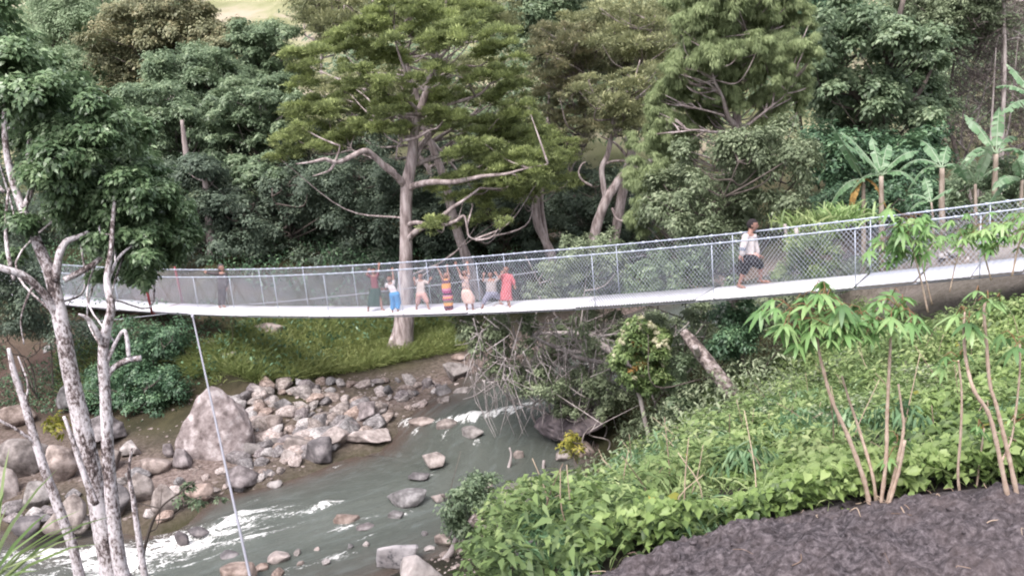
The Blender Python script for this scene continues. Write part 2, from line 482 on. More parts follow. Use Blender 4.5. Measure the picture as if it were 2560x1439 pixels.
def build_river():
    T = np.gradient(RC[:, :2], axis=0); T /= np.linalg.norm(T, axis=1)[:, None]
    N = np.stack([-T[:, 1], T[:, 0]], 1)
    # resample along length
    L = np.concatenate([[0], np.cumsum(np.linalg.norm(np.diff(RC[:, :2], axis=0), axis=1))])
    idx = np.arange(len(RC)).astype(float)
    s = []
    for a, b, st in ((0, L[30], .6), (L[30], L[118], .07), (L[118], L[-1], .6)):
        s.append(np.arange(a, b, st))
    s = np.concatenate(s)
    ii = np.interp(s, L, idx)
    cx = np.interp(ii, idx, RC[:, 0]); cy = np.interp(ii, idx, RC[:, 1]); hw = np.interp(ii, idx, RC[:, 2]) + 1.3
    nx = np.interp(ii, idx, N[:, 0]); ny = np.interp(ii, idx, N[:, 1])
    nv = 90
    t = np.linspace(-1, 1, nv)
    X = cx[:, None] + nx[:, None] * t * hw[:, None]; Y = cy[:, None] + ny[:, None] * t * hw[:, None]
    Z = np.repeat(water_z(ii)[:, None], nv, 1)
    S = np.repeat(s[:, None], nv, 1); W = t[None] * hw[:, None]
    P = np.stack([S * .35, W * 1.0, S * 0], -1).reshape(-1, 3)
    # foam intensity from world-space rapids
    def blob(x, y, rx, ry, ang):
        ca, sa = math.cos(ang), math.sin(ang)
        u = (X - x) * ca + (Y - y) * sa; v = -(X - x) * sa + (Y - y) * ca
        return np.exp(-(u / rx) ** 2 - (v / ry) ** 2)
    foam = np.zeros_like(X)
    for (px, py, rx, ry, am, *an) in ((1150, 1058, .8, .28, 1.3, .05), (1230, 1050, .9, .3, 1.35, .1), (1310, 1036, .6, .3, 1.2, .2), (1000, 1065, .35, .5, .9), (430, 1350, 1.4, .65, 1.45), (560, 1310, 1.2, .4, .75),
                                 (640, 1345, 1.2, .3, .55), (330, 1400, 1.2, .6, 1.0), (230, 1360, 1.2, .5, 1.1), (60, 1370, 1.6, .5, 1.0), (815, 1265, .35, .13, 1.15), (700, 1290, 1.3, .5, .42),
                                 (850, 1390, .5, .15, .6), (790, 1410, .9, .3, .35), (950, 1310, .4, .15, .7), (1500, 930, .8, .4, 1.2), (1370, 905, .5, .3, 1.0), (60, 1425, 1.2, .35, .9),
                                 (540, 1222, .2, .1, .9), (1110, 1105, .7, .12, .6), (900, 1300, 1.0, .25, .35), (1230, 1108, .5, .12, .4), (1190, 1110, .3, .1, .9), (1112, 1090, .25, .1, .8), (1075, 1188, .3, .09, .8), (1010, 1284, .35, .1, .8), (930, 1338, .35, .1, .8), (860, 1322, .4, .1, .7), (640, 1250, .3, .08, .8), (835, 1170, .35, .07, .7), (1040, 1082, .3, .1, .8), (500, 1360, .35, .12, 1.2), (720, 1425, .35, .1, .7), (620, 1290, .5, .1, .7)):
        d = ray(px, py); p = CAM + d * ((ZW - CAMZ) / d[2])
        k = int(np.argmin((RC[:, 0] - p[0]) ** 2 + (RC[:, 1] - p[1]) ** 2))
        foam += am * blob(p[0], p[1], rx, ry, an[0] if an else math.atan2(T[k, 1], T[k, 0]))
    foam = np.clip(foam, 0, 1.5)
    rip = (.035 * fnoise(P * np.array([1, 1, 1]), 2.4, 3, 31) + .14 * foam.ravel() * fnoise(P, 3.0, 3, 41)).reshape(X.shape)
    fine = (.012 * fnoise(P, 7, 2, 51)).reshape(X.shape)
    Z = Z + rip + fine + .05 * foam
    V = np.stack([X, Y, Z], -1).reshape(-1, 3)
    ns = len(s)
    i = (np.arange(ns - 1)[:, None] * nv + np.arange(nv - 1)[None]).reshape(-1)
    F = np.stack([i, i + 1, i + nv + 1, i + nv], -1)
    depth = np.clip(V[:, 2] - terrain(V[:, 0], V[:, 1]), -1, 2)
    m, nt, out = nodes_of('river_water')
    u = nt.nodes.new('ShaderNodeCombineXYZ')
    nt.links.new(attr(nt, 'us'), u.inputs[0]); nt.links.new(attr(nt, 'uw'), u.inputs[1])
    vs = mapping(nt, u.outputs[0], (.7, 2.6, 1))
    nA = noise_node(nt, 1.6, 8, .68, vs, .6)
    vs2 = mapping(nt, u.outputs[0], (1.5, 3.0, 1))
    nB = noise_node(nt, 5.0, 7, .7, vs2, .8)
    nn = math_node(nt, 'ADD', math_node(nt, 'MULTIPLY', nA, 1.3), nB)
    fm = math_node(nt, 'ADD', attr(nt, 'foam'), math_node(nt, 'MULTIPLY', math_node(nt, 'SUBTRACT', nn, 1.24), 5.0))
    fm = math_node(nt, 'MULTIPLY', fm, math_node(nt, 'MULTIPLY', attr(nt, 'foam'), 2.2, True))
    fac = nt.nodes.new('ShaderNodeMapRange'); fac.inputs[1].default_value = .35; fac.inputs[2].default_value = 1.25
    nt.links.new(fm, fac.inputs[0])
    body = ramp(nt, [(.0, (.085, .062, .05)), (.35, (.085, .08, .07)), (.7, (.08, .09, .078)), (1, (.10, .112, .098))], math_node(nt, 'ADD', attr(nt, 'depth'), math_node(nt, 'MULTIPLY', math_node(nt, 'SUBTRACT', nB, .5), .5)))
    body = mixc(nt, ramp(nt, [(.5, (0, 0, 0)), (.75, (.5, .5, .5))], nA), body, (.17, .195, .19))
    c = mixc(nt, fac.outputs[0], body, (.80, .80, .78))
    rg = math_node(nt, 'MULTIPLY_ADD', fac.outputs[0], .5); nt.nodes[-1].inputs[2].default_value = .16
    bh = math_node(nt, 'ADD', nA, nB)
    principled(nt, out, c, rg, .35, 0, bh, .7, .06)
    me = new_mesh('river', V, F, {'foam': foam.ravel(), 'us': S.ravel(), 'uw': W.ravel(), 'depth': np.clip(depth / .9, 0, 1)}, [m])
    tag(link('river', me), kind='structure')
build_river()
# ------------------------------------------------------------------ foliage
def unit(v):
    return v / (np.linalg.norm(v, axis=-1, keepdims=True) + 1e-9)

def leaf_cards(P, D, N, L, W, tint, fold=.25, shape='diamond', droop=.15):
    """P base (n,3), D long axis, N normal, L length, W width -> V, F, tint"""
    n = len(P)
    D = unit(D); S = unit(np.cross(D, N)); N = np.cross(S, D)
    L = np.broadcast_to(L, (n,))[:, None]; W = np.broadcast_to(W, (n,))[:, None]
    if shape == 'diamond':
        V = np.stack([P, P + D * L * .45 + S * W * .5 + N * W * fold, P + D * L - N * L * droop, P + D * L * .45 - S * W * .5 + N * W * fold], 1)
        F = np.arange(n)[:, None] * 4 + np.array([0, 1, 2, 3])[None]
        return V.reshape(-1, 3), F, np.repeat(tint, 4)
    if shape == 'heart':
        V = np.stack([P, P + D * L * -.12 + S * W * .36 + N * W * fold * .8, P + D * L * .35 + S * W * .5 + N * W * fold, P + D * L - N * L * droop,
                      P + D * L * .35 - S * W * .5 + N * W * fold, P + D * L * -.12 - S * W * .36 + N * W * fold * .8], 1)
        b = np.arange(n)[:, None] * 6
        F = np.concatenate([b + np.array([[0, 1, 2, 3]]), b + np.array([[0, 3, 4, 5]])])
        return V.reshape(-1, 3), F, np.repeat(tint, 6)
    if shape == 'blade':      # three-segment arching blade
        Z = np.array([0, 0, 1.0])
        V = []
        for k, (u, wd) in enumerate(((0, .7), (.4, 1.0), (.75, .7))):
            c = P + D * L * u - Z * (u ** 2) * L * droop
            V += [c + S * W * .5 * wd, c - S * W * .5 * wd]
        V.append(P + D * L - Z * L * droop)
        V = np.stack(V, 1)
        b = np.arange(n)[:, None] * 7
        F4 = np.concatenate([b + np.array([[0, 1, 3, 2]]), b + np.array([[2, 3, 5, 4]])])
        F3 = b + np.array([[4, 5, 6]])
        return V.reshape(-1, 3), [F4, F3], np.repeat(tint, 7)

def crown_leaves(cl, n, L, W, style='broad', sub=9, rng=R, upbias=.15):
    """cl (k,5): x y z r squash. Leaves gathered in twig clusters over each clump's shell."""
    cl = np.asarray(cl, float); k = len(cl)
    prob = cl[:, 3] ** 2; prob /= prob.sum()
    ci = rng.choice(k, n, p=prob)
    subd = unit(rng.normal(size=(k, sub, 3)) + np.array([0, 0, upbias * 3]))
    subr = rng.uniform(.55, 1.0, (k, sub))
    subt = rng.uniform(-.16, .16, (k, sub)); clt = rng.uniform(-.12, .12, k)
    si = rng.integers(0, sub, n)
    r = cl[ci, 3]; q = np.stack([r, r, r * cl[ci, 4]], 1)
    c = cl[ci, :3] + subd[ci, si] * q * subr[ci, si][:, None]
    loc = rng.normal(size=(n, 3)) * .24
    if style == 'juniper': loc[:, 2] *= .45
    P = c + loc * q
    outw = unit(P - cl[ci, :3])
    rnd = unit(rng.normal(size=(n, 3)))
    up = np.array([0, 0, 1.0])
    if style == 'broad':
        N = unit(outw * .6 + up * .7 + rnd * .55)
        D = unit(np.cross(rnd, N) + outw * .5 - up * .35)
        sh, fold, droop = 'diamond', .2, .2
    elif style == 'juniper':
        D = unit(outw * .8 + rnd * .8 + up * .25); N = unit(up + rnd * .7)
        sh, fold, droop = 'diamond', .1, -.05
    elif style == 'droop':
        D = unit(outw * .35 + rnd * .45 - up * .75); N = unit(outw + rnd * .6)
        sh, fold, droop = 'diamond', .1, .1
    elif style == 'twig':
        D = unit(rnd + up * .2); N = unit(rng.normal(size=(n, 3)))
        sh, fold, droop = 'diamond', 0, 0
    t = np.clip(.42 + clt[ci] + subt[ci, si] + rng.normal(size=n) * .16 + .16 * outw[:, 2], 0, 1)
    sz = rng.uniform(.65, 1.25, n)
    return leaf_cards(P, D, N, L * sz, W * sz, t, fold, sh, droop)

def clumps_from_poly(poly, Y, n, rpx, dy, squash=.75, rng=R):
    """clumps filling the real volume whose outline, from where the photo was taken, is poly"""
    px = poly_px(poly, n, rng)
    off = rng.uniform(-dy, dy, n)
    out = []
    for (x, y), o in zip(px, off):
        p = at(x, y, Y + o)
        out.append((*p, rng.uniform(*rpx) * mpp(Y + o), squash))
    return np.array(out)

def clumps_list(lst, Y, dy, squash, rng=R):
    out = []
    for c in lst:
        x, y, rx, ry = c[:4]
        o = c[4] if len(c) > 4 else rng.uniform(-dy, dy)
        r = rx * mpp(Y + o)
        out.append((*at(x, y, Y + o), r, max(ry / rx, .25)))
    return np.array(out)

TRUNK_K = 1.0
def px_line(pts, Y, sub=6):
    """pts (px, py, dY, r metres) -> smooth points, radii"""
    A = np.array([(*at(p[0], p[1], Y + p[2]), p[3]) for p in pts])
    C = catmull(A, sub)
    return C[:, :3], np.maximum(C[:, 3] * TRUNK_K, .004)

def wood(lines, Y, sides=9, wob=.12, seed=0):
    mb = MB()
    for k, pts in enumerate(lines):
        P, r = px_line(pts, Y)
        s = max(5, sides if r.max() > .1 else 6)
        V, F = tube(P, r, s, wob, seed + k)
        mb.add(V, F)
    return mb

def limbs_to(mb, src, cl, r0=.05, frac=1.0, rng=R, sag=.1, tip=.012):
    """thin branches from nearest trunk points to the clumps"""
    src = np.asarray(src)
    for c in cl:
        if rng.random() > frac: continue
        p = c[:3]
        cand = src[src[:, 2] < p[2] + .3]
        if not len(cand): cand = src
        d = np.linalg.norm(cand - p, axis=1) + 1.5 * np.abs(cand[:, 2] - (p[2] - .5 * np.linalg.norm((cand - p)[:, :2], axis=1)))
        a = cand[d.argmin()]
        mid = (a + p) / 2 + rng.normal(size=3) * .12 * np.linalg.norm(p - a) + np.array([0, 0, -sag * np.linalg.norm(p - a)])
        Q = catmull(np.array([a, mid, p]), 5)
        rr = np.linspace(min(r0, .03 + .012 * np.linalg.norm(p - a)), tip, len(Q))
        V, F = tube(Q, rr, 5, .08)
        mb.add(V, F)

def tree(name, label, cat, Y, lines, clumps, n, L, W, leafm, barkm, style='broad', sub=9, group=None, limb=.05, limbfrac=.8, base=None, upbias=.15, seed=0):
    rng = np.random.default_rng(100 + seed)
    P0, r0 = px_line(lines[0], Y)
    b = P0[0] if base is None else base
    t = thing(name, label, cat, b, group)
    mb = wood(lines, Y, seed=seed)
    src = np.concatenate([px_line(l, Y)[0] for l in lines])
    if clumps is not None and limbfrac > 0:
        limbs_to(mb, src, clumps, limb, limbfrac, rng)
    mb.build('trunk', barkm, t, b)
    if clumps is not None:
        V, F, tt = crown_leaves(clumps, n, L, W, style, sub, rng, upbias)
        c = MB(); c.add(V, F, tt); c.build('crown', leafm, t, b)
    return t

def root_from(px, py, Y, top):
    """trunk line going from the terrain straight up to photo pixel (px,py) at Y"""
    p = at(px, py, Y); g = tz(p[0], p[1])
    return p, g

def auto_tree(name, label, Y, poly, ncl, rpx, dy, n, L, W, leafm, barkm, style='broad', squash=.75, group=None, r=.16, lean=0, seed=0, cat='tree', upbias=.15, limbfrac=.7, sub=9, stems=1):
    rng = np.random.default_rng(500 + seed)
    if cat == 'tree' and style != 'twig': ncl = int(ncl * 2.6); n = int(n * 2.0); rpx = (rpx[0] * .55, rpx[1] * .85); L *= .88; W *= .9; sub = 7
    cl = clumps_from_poly(poly, Y, ncl, rpx, dy, squash, rng)
    c = np.average(cl[:, :3], axis=0, weights=cl[:, 3])
    top = np.percentile(cl[:, 2], 85)
    mb = MB(); src = []
    bx, by = c[0] + lean, c[1]
    b = np.array([bx, by, tz(bx, by)])
    for s in range(stems):
        o = rng.normal(size=3) * .35 * (s > 0); o[2] = 0
        p0 = b + o * .4 - np.array([0, 0, .3])
        hgt = top - b[2]
        j = lambda a: rng.normal(size=3) * np.array([1, 1, .2]) * a * max(.3, hgt * .04)
        Q = np.array([p0, b + o + np.array([0, 0, hgt * .3]) + j(1), (b + c) / 2 + np.array([0, 0, hgt * .08]) + o * 2 + j(1.4), np.array([c[0], c[1], top]) + o * 3 + j(1)])
        Q = catmull(Q, 6); rr = np.linspace(r, r * .2, len(Q)); rr[0] *= 1.4
        V, F = tube(Q, rr, 8, .12, seed); mb.add(V, F); src.append(Q)
    t = thing(name, label, cat, b, group)
    limbs_to(mb, np.concatenate(src), cl, r * .5, limbfrac, rng)
    mb.build('stem' if cat in ('shrub', 'bush') else 'trunk', barkm, t, b)
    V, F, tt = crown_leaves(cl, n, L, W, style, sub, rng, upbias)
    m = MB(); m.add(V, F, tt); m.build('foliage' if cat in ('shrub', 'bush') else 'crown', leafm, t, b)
    return t

# ---- the big lichen-barked tree on the near bank
def near_trees():
    Y = 9.3
    k = mpp(Y)
    main = [[(300, 1640, 0, .20), (278, 1439, 0, .165), (252, 1290, 0, .155), (212, 1090, 0, .14), (182, 960, 0, .125), (152, 800, 0, .11), (128, 690, .05, .095), (90, 600, .1, .075), (48, 500, .2, .06), (20, 400, .3, .05), (12, 290, .5, .04), (30, 180, .8, .03)],
            [(150, 800, 0, .07), (110, 735, -.1, .06), (60, 690, -.2, .055), (10, 672, -.3, .05), (-60, 650, -.4, .045)],
            [(138, 700, 0, .065), (148, 640, 0, .055), (165, 605, .05, .05), (195, 592, .1, .035), (222, 578, .1, .02)],
            [(160, 700, 0, .05), (200, 680, .1, .05), (240, 655, .15, .045), (270, 620, .2, .03), (283, 585, .2, .025), (285, 500, .3, .02)],
            [(60, 520, .1, .045), (82, 460, .3, .04), (70, 380, .5, .032), (90, 280, .8, .025)],
            [(10, 480, .2, .03), (-30, 440, .3, .025), (-80, 400, .3, .02)],
            [(35, 700, -.1, .03), (18, 620, 0, .03), (15, 540, .1, .022), (22, 470, .2, .018)],
            [(90, 705, -.15, .02), (70, 740, -.2, .018), (52, 800, -.2, .012), (60, 860, -.2, .008)]]
    poly = [(-120, 90), (-20, 60), (30, 90), (80, 140), (130, 190), (190, 240), (245, 285), (290, 350), (335, 385), (345, 430), (320, 520), (240, 560), (120, 480), (40, 330), (-120, 300)]
    rng = np.random.default_rng(3)
    cl = clumps_from_poly(poly, Y + 1.0, 64, (45, 80), 1.4, .6, rng)
    extra = clumps_list([(330, 330, 50, 35), (350, 400, 40, 30), (300, 300, 50, 30), (240, 265, 45, 30), (180, 215, 45, 30), (110, 165, 45, 30), (40, 110, 50, 30), (-20, 60, 50, 35), (10, 20, 45, 30), (140, 300, 60, 35), (60, 240, 60, 40),
                         (300, 520, 45, 30), (240, 480, 50, 35), (180, 440, 50, 35), (100, 440, 50, 35), (280, 440, 50, 35), (200, 590, 30, 18), (60, 560, 40, 25), (-20, 560, 60, 40), (40, 640, 25, 15), (150, 530, 35, 25)], Y + .5, .8, .6, rng)
    cl = np.vstack([cl, extra])
    tree('lichen_tree', 'tall pale tree with the thickest lichen-blotched trunk, its dark crown filling the corner', 'tree', Y, main, cl, 110000, .074, .034, M['leaf_near'], M['bark_lichen'], seed=1, limb=.014, limbfrac=.25, upbias=.3, sub=12)
    second = [[(350, 1640, 0, .13), (318, 1480, 0, .115), (296, 1390, 0, .105), (280, 1250, 0, .095), (270, 1130, 0, .085), (264, 1000, 0, .08), (258, 900, 0, .075), (264, 830, 0, .068), (278, 770, 0, .06), (268, 700, .05, .045), (278, 620, .1, .035), (285, 520, .2, .025), (300, 440, .3, .018)],
              [(262, 872, 0, .045), (240, 825, -.1, .035), (218, 795, -.15, .028), (196, 785, -.2, .015)],
              [(266, 905, 0, .04), (292, 850, .05, .03), (310, 826, .05, .025), (318, 850, .05, .03), (322, 892, .05, .028)],
              [(262, 950, 0, .04), (285, 918, .05, .045), (318, 900, .1, .045), (352, 894, .1, .042)],
              [(270, 700, .05, .03), (300, 640, .2, .02), (350, 600, .4, .015), (400, 560, .5, .01)]]
    poly2 = [(250, 480), (330, 420), (385, 440), (420, 480), (480, 570), (485, 610), (430, 650), (380, 660), (340, 690), (280, 680), (240, 600)]
    cl2 = clumps_from_poly(poly2, Y + .6, 70, (26, 48), .9, .6, rng)
    cl2 = np.vstack([cl2, clumps_list([(455, 600, 34, 20), (430, 545, 40, 25), (395, 490, 40, 25), (350, 690, 26, 20), (365, 705, 18, 16), (260, 690, 24, 16), (235, 700, 20, 14), (345, 450, 45, 28), (300, 470, 45, 28)], Y + .4, .4, .6, rng)])
    tree('lichen_tree', 'slimmer pale lichen-barked tree with sawn side stub and low leafy crown over the bridge rail', 'tree', Y - .4, second, cl2, 76000, .072, .034, M['leaf_near'], M['bark_lichen'], seed=2, limb=.010, limbfrac=.14, upbias=.3, sub=12)
    third = [[(235, 1640, .2, .09), (190, 1400, .2, .08), (158, 1300, .2, .075), (118, 1190, .2, .07), (85, 1090, .2, .06), (62, 1010, .2, .055), (35, 930, .2, .045), (22, 870, .2, .03)],
             [(95, 1110, .2, .03), (45, 1075, .1, .025), (-20, 1040, 0, .02)], [(60, 1010, .2, .02), (70, 960, .2, .015), (45, 890, .3, .01)]]
    tree('lichen_tree', 'thin bare lichen-spotted trunk leaning towards the brown boulders, no leaves', 'tree', Y - .2, third, None, 0, 0, 0, None, M['bark_lichen'], seed=3)
    fourth = [[(400, 1640, -.2, .06), (362, 1439, -.2, .052), (345, 1330, -.2, .045), (332, 1240, -.2, .035), (322, 1180, -.2, .025), (330, 1120, -.2, .015)],
              [(240, 1260, -.1, .05), (212, 1190, -.1, .045), (185, 1110, -.1, .035), (160, 1040, -.1, .02)]]
    tree('lichen_tree', 'knotty short pale stem beside the two thick lichen trunks, broken off at the top', 'tree', Y - .3, fourth, None, 0, 0, 0, None, M['bark_lichen'], seed=4)
    sh = [[(350, 1420, .3, .03), (372, 1330, .3, .025), (400, 1270, .3, .02), (450, 1230, .3, .012), (490, 1200, .3, .008)], [(385, 1300, .3, .012), (430, 1290, .3, .01), (500, 1240, .3, .006), (560, 1250, .3, .004)],
          [(400, 1270, .3, .012), (360, 1260, .3, .008), (320, 1250, .3, .005)], [(372, 1330, .3, .012), (395, 1310, .4, .008), (405, 1220, .4, .005)], [(430, 1250, .3, .01), (470, 1250, .3, .006), (440, 1200, .3, .004)]]
    cl3 = clumps_list([(470, 1220, 22, 18), (490, 1260, 20, 14), (455, 1250, 16, 14), (550, 1250, 14, 8), (130, 1050, 22, 18), (150, 1070, 16, 14)], Y + .3, .1, .6, rng)
    tree('twiggy_shrub', 'nearly leafless twiggy shrub growing beside the lichen trunks over the river', 'shrub', Y, sh, cl3[:4], 300, .06, .03, M['leaf_mid'], M['bark_dark'], seed=5, limbfrac=.3)
    fern = thing('fern', 'small yellow-green fern growing on a lichen-barked trunk', 'fern', at(128, 1060, Y))
    V, F, tt = crown_leaves(cl3[4:], 160, .07, .03, 'broad', 6)
    mb = MB(); mb.add(V, F, tt); mb.build('fronds', M['leaf_yellow'], fern, at(128, 1060, Y))
TRUNK_K = .72
near_trees()
TRUNK_K = 1.0

# ---- the tall spreading tree behind the bridge
def centre_tree():
    Y = 31.0
    d = 31 / FPX
    L = [[(1000, 905, 0, .62), (1003, 868, 0, .48), (1008, 820, 0, .37), (1012, 760, 0, .33), (1014, 680, 0, .26), (1015, 600, 0, .23), (1015, 520, 0, .22), (1018, 460, 0, .23), (1028, 410, 0, .2), (1034, 350, 0, .17), (1042, 300, 0, .15), (1062, 240, .2, .13), (1085, 160, .4, .1), (1108, 60, .6, .06), (1115, 0, .6, .03)],
         [(985, 900, -.4, .2), (975, 880, -.3, .2), (990, 840, -.1, .2), (1003, 790, 0, .15)], [(1045, 890, -.3, .18), (1020, 870, -.1, .2), (1012, 830, 0, .2)],
         [(1015, 465, 0, .14), (985, 435, -.5, .12), (960, 415, -.8, .11), (940, 395, -1.0, .1), (915, 377, -1.3, .1), (885, 388, -1.6, .09), (860, 400, -1.8, .08), (835, 405, -2, .075), (812, 398, -2.2, .06), (780, 405, -2.4, .04), (740, 410, -2.6, .02)],
         [(838, 404, -2, .05), (825, 425, -2, .045), (800, 435, -2, .03), (782, 440, -2, .015)], [(838, 404, -2, .04), (845, 385, -2, .03), (850, 365, -2, .02)],
         [(1022, 470, 0, .12), (1048, 460, -.6, .11), (1085, 455, -1, .1), (1130, 455, -1.5, .09), (1175, 447, -1.8, .075), (1210, 440, -2, .06), (1265, 435, -2.2, .05), (1300, 425, -2.3, .035), (1370, 410, -2.4, .02)],
         [(1028, 415, 0, .1), (1070, 400, .5, .08), (1105, 388, .8, .075), (1140, 370, 1.2, .065), (1165, 350, 1.4, .055), (1190, 342, 1.5, .045), (1240, 325, 1.6, .03), (1300, 300, 1.6, .015)],
         [(1018, 600, 0, .12), (1038, 580, -.4, .11), (1070, 560, -.8, .1), (1100, 545, -1.1, .09), (1130, 520, -1.3, .07), (1160, 500, -1.4, .05), (1200, 470, -1.5, .03)],
         [(1018, 562, 0, .09), (1040, 556, -.6, .08), (1075, 562, -1, .08), (1110, 562, -1.3, .075), (1140, 552, -1.5, .06), (1160, 540, -1.6, .045), (1168, 570, -1.6, .035), (1172, 590, -1.6, .03), (1190, 600, -1.6, .015)],
         [(1030, 420, 0, .08), (1045, 385, .2, .08), (1062, 355, .4, .075), (1085, 330, .5, .07), (1110, 300, .5, .04)],
         [(1030, 345, 0, .07), (1008, 345, -.5, .06), (998, 340, -.6, .055), (1005, 350, -.8, .05), (1040, 345, -1, .05), (1075, 325, -1.1, .04)],
         [(1010, 350, -.5, .04), (995, 365, -.6, .03), (990, 395, -.6, .015)], [(1060, 290, 0, .07), (1020, 285, -.6, .05), (985, 290, -.8, .03), (960, 300, -.9, .015)],
         [(1075, 280, .2, .07), (1120, 262, 0, .06), (1160, 250, -.2, .06), (1200, 235, -.3, .05), (1225, 210, -.4, .03)], [(1050, 280, 0, .06), (1010, 245, -.5, .05), (975, 240, -.7, .03), (940, 250, -.9, .02)],
         [(1090, 160, .4, .06), (1130, 110, .3, .05), (1160, 95, .2, .04), (1230, 90, .2, .02)], [(1092, 150, .4, .06), (1040, 100, .1, .04), (990, 80, -.2, .02)], [(1065, 230, .2, .06), (1020, 190, .1, .05), (990, 110, 0, .035), (985, 60, 0, .02)],
         [(1075, 230, .3, .06), (1150, 170, .6, .045), (1200, 165, .7, .03), (1235, 140, .8, .02)], [(990, 430, -.4, .06), (960, 408, 0, .05), (930, 395, .2, .035), (880, 375, .5, .02)]]
    pads = [(1110, 40, 120, 42), (1000, 50, 90, 40), (930, 75, 80, 36), (860, 115, 85, 36), (800, 160, 75, 34), (760, 215, 55, 30), (940, 150, 80, 32), (1015, 160, 75, 30), (1150, 90, 100, 32), (1230, 130, 75, 40), (1285, 190, 50, 40), (1110, 200, 80, 26), (950, 225, 90, 28), (870, 245, 65, 26), (775, 275, 70, 26),
            (840, 295, 110, 26), (970, 290, 75, 26), (1060, 262, 65, 24), (1130, 300, 100, 26), (1240, 250, 80, 36), (1300, 290, 60, 36), (1180, 330, 100, 28), (1290, 370, 100, 34), (1340, 320, 40, 30), (770, 350, 75, 24), (715, 395, 42, 16), (830, 360, 80, 20), (930, 330, 75, 22), (1365, 390, 45, 34),
            (1310, 440, 85, 34), (1230, 440, 80, 26), (1130, 475, 75, 22), (1180, 500, 65, 22), (1215, 540, 55, 24), (1100, 560, 45, 14), (1260, 560, 22, 14), (1060, 110, 90, 32), (1180, 40, 80, 34), (900, 190, 60, 24), (1190, 200, 70, 28), (1010, 330, 50, 16), (1350, 480, 45, 26), (1250, 490, 55, 20),
            (740, 330, 40, 18), (880, 340, 50, 18), (1270, 90, 40, 26), (1400, 400, 22, 24), (1240, 380, 60, 24), (1110, 250, 60, 20), (1020, 100, 60, 24), (1320, 400, 70, 35), (1260, 465, 60, 28), (1375, 440, 45, 28), (1290, 330, 70, 32), (1340, 470, 60, 28), (1200, 440, 60, 24), (1390, 390, 36, 26), (1160, 380, 60, 22)]
    rng = np.random.default_rng(9)
    cl = clumps_list(pads, Y, 2.2, .4, rng)
    # break each pad into several tufts
    small = []
    for c in cl:
        for j in range(8):
            a = rng.uniform(0, 2 * PI); q = rng.uniform(.15, 1.05)
            small.append((c[0] + math.cos(a) * q * c[3], c[1] + math.sin(a) * q * c[3], c[2] + rng.uniform(-.75, .75) * c[3] * c[4] + (1 - q) * c[3] * c[4] * .7, c[3] * rng.uniform(.22, .42), .6))
    cl = np.array(small)
    tree('spreading_tree', 'tall tree with straight pale trunk and layered yellow-green feathery crown behind the waving children', 'tree', Y, L, cl, 225000, .15, .042, M['leaf_juniper'], M['bark_grey'], 'juniper', sub=8, seed=6, limb=.04, limbfrac=.12, upbias=.35, base=at(1000, 890, Y))
centre_tree()

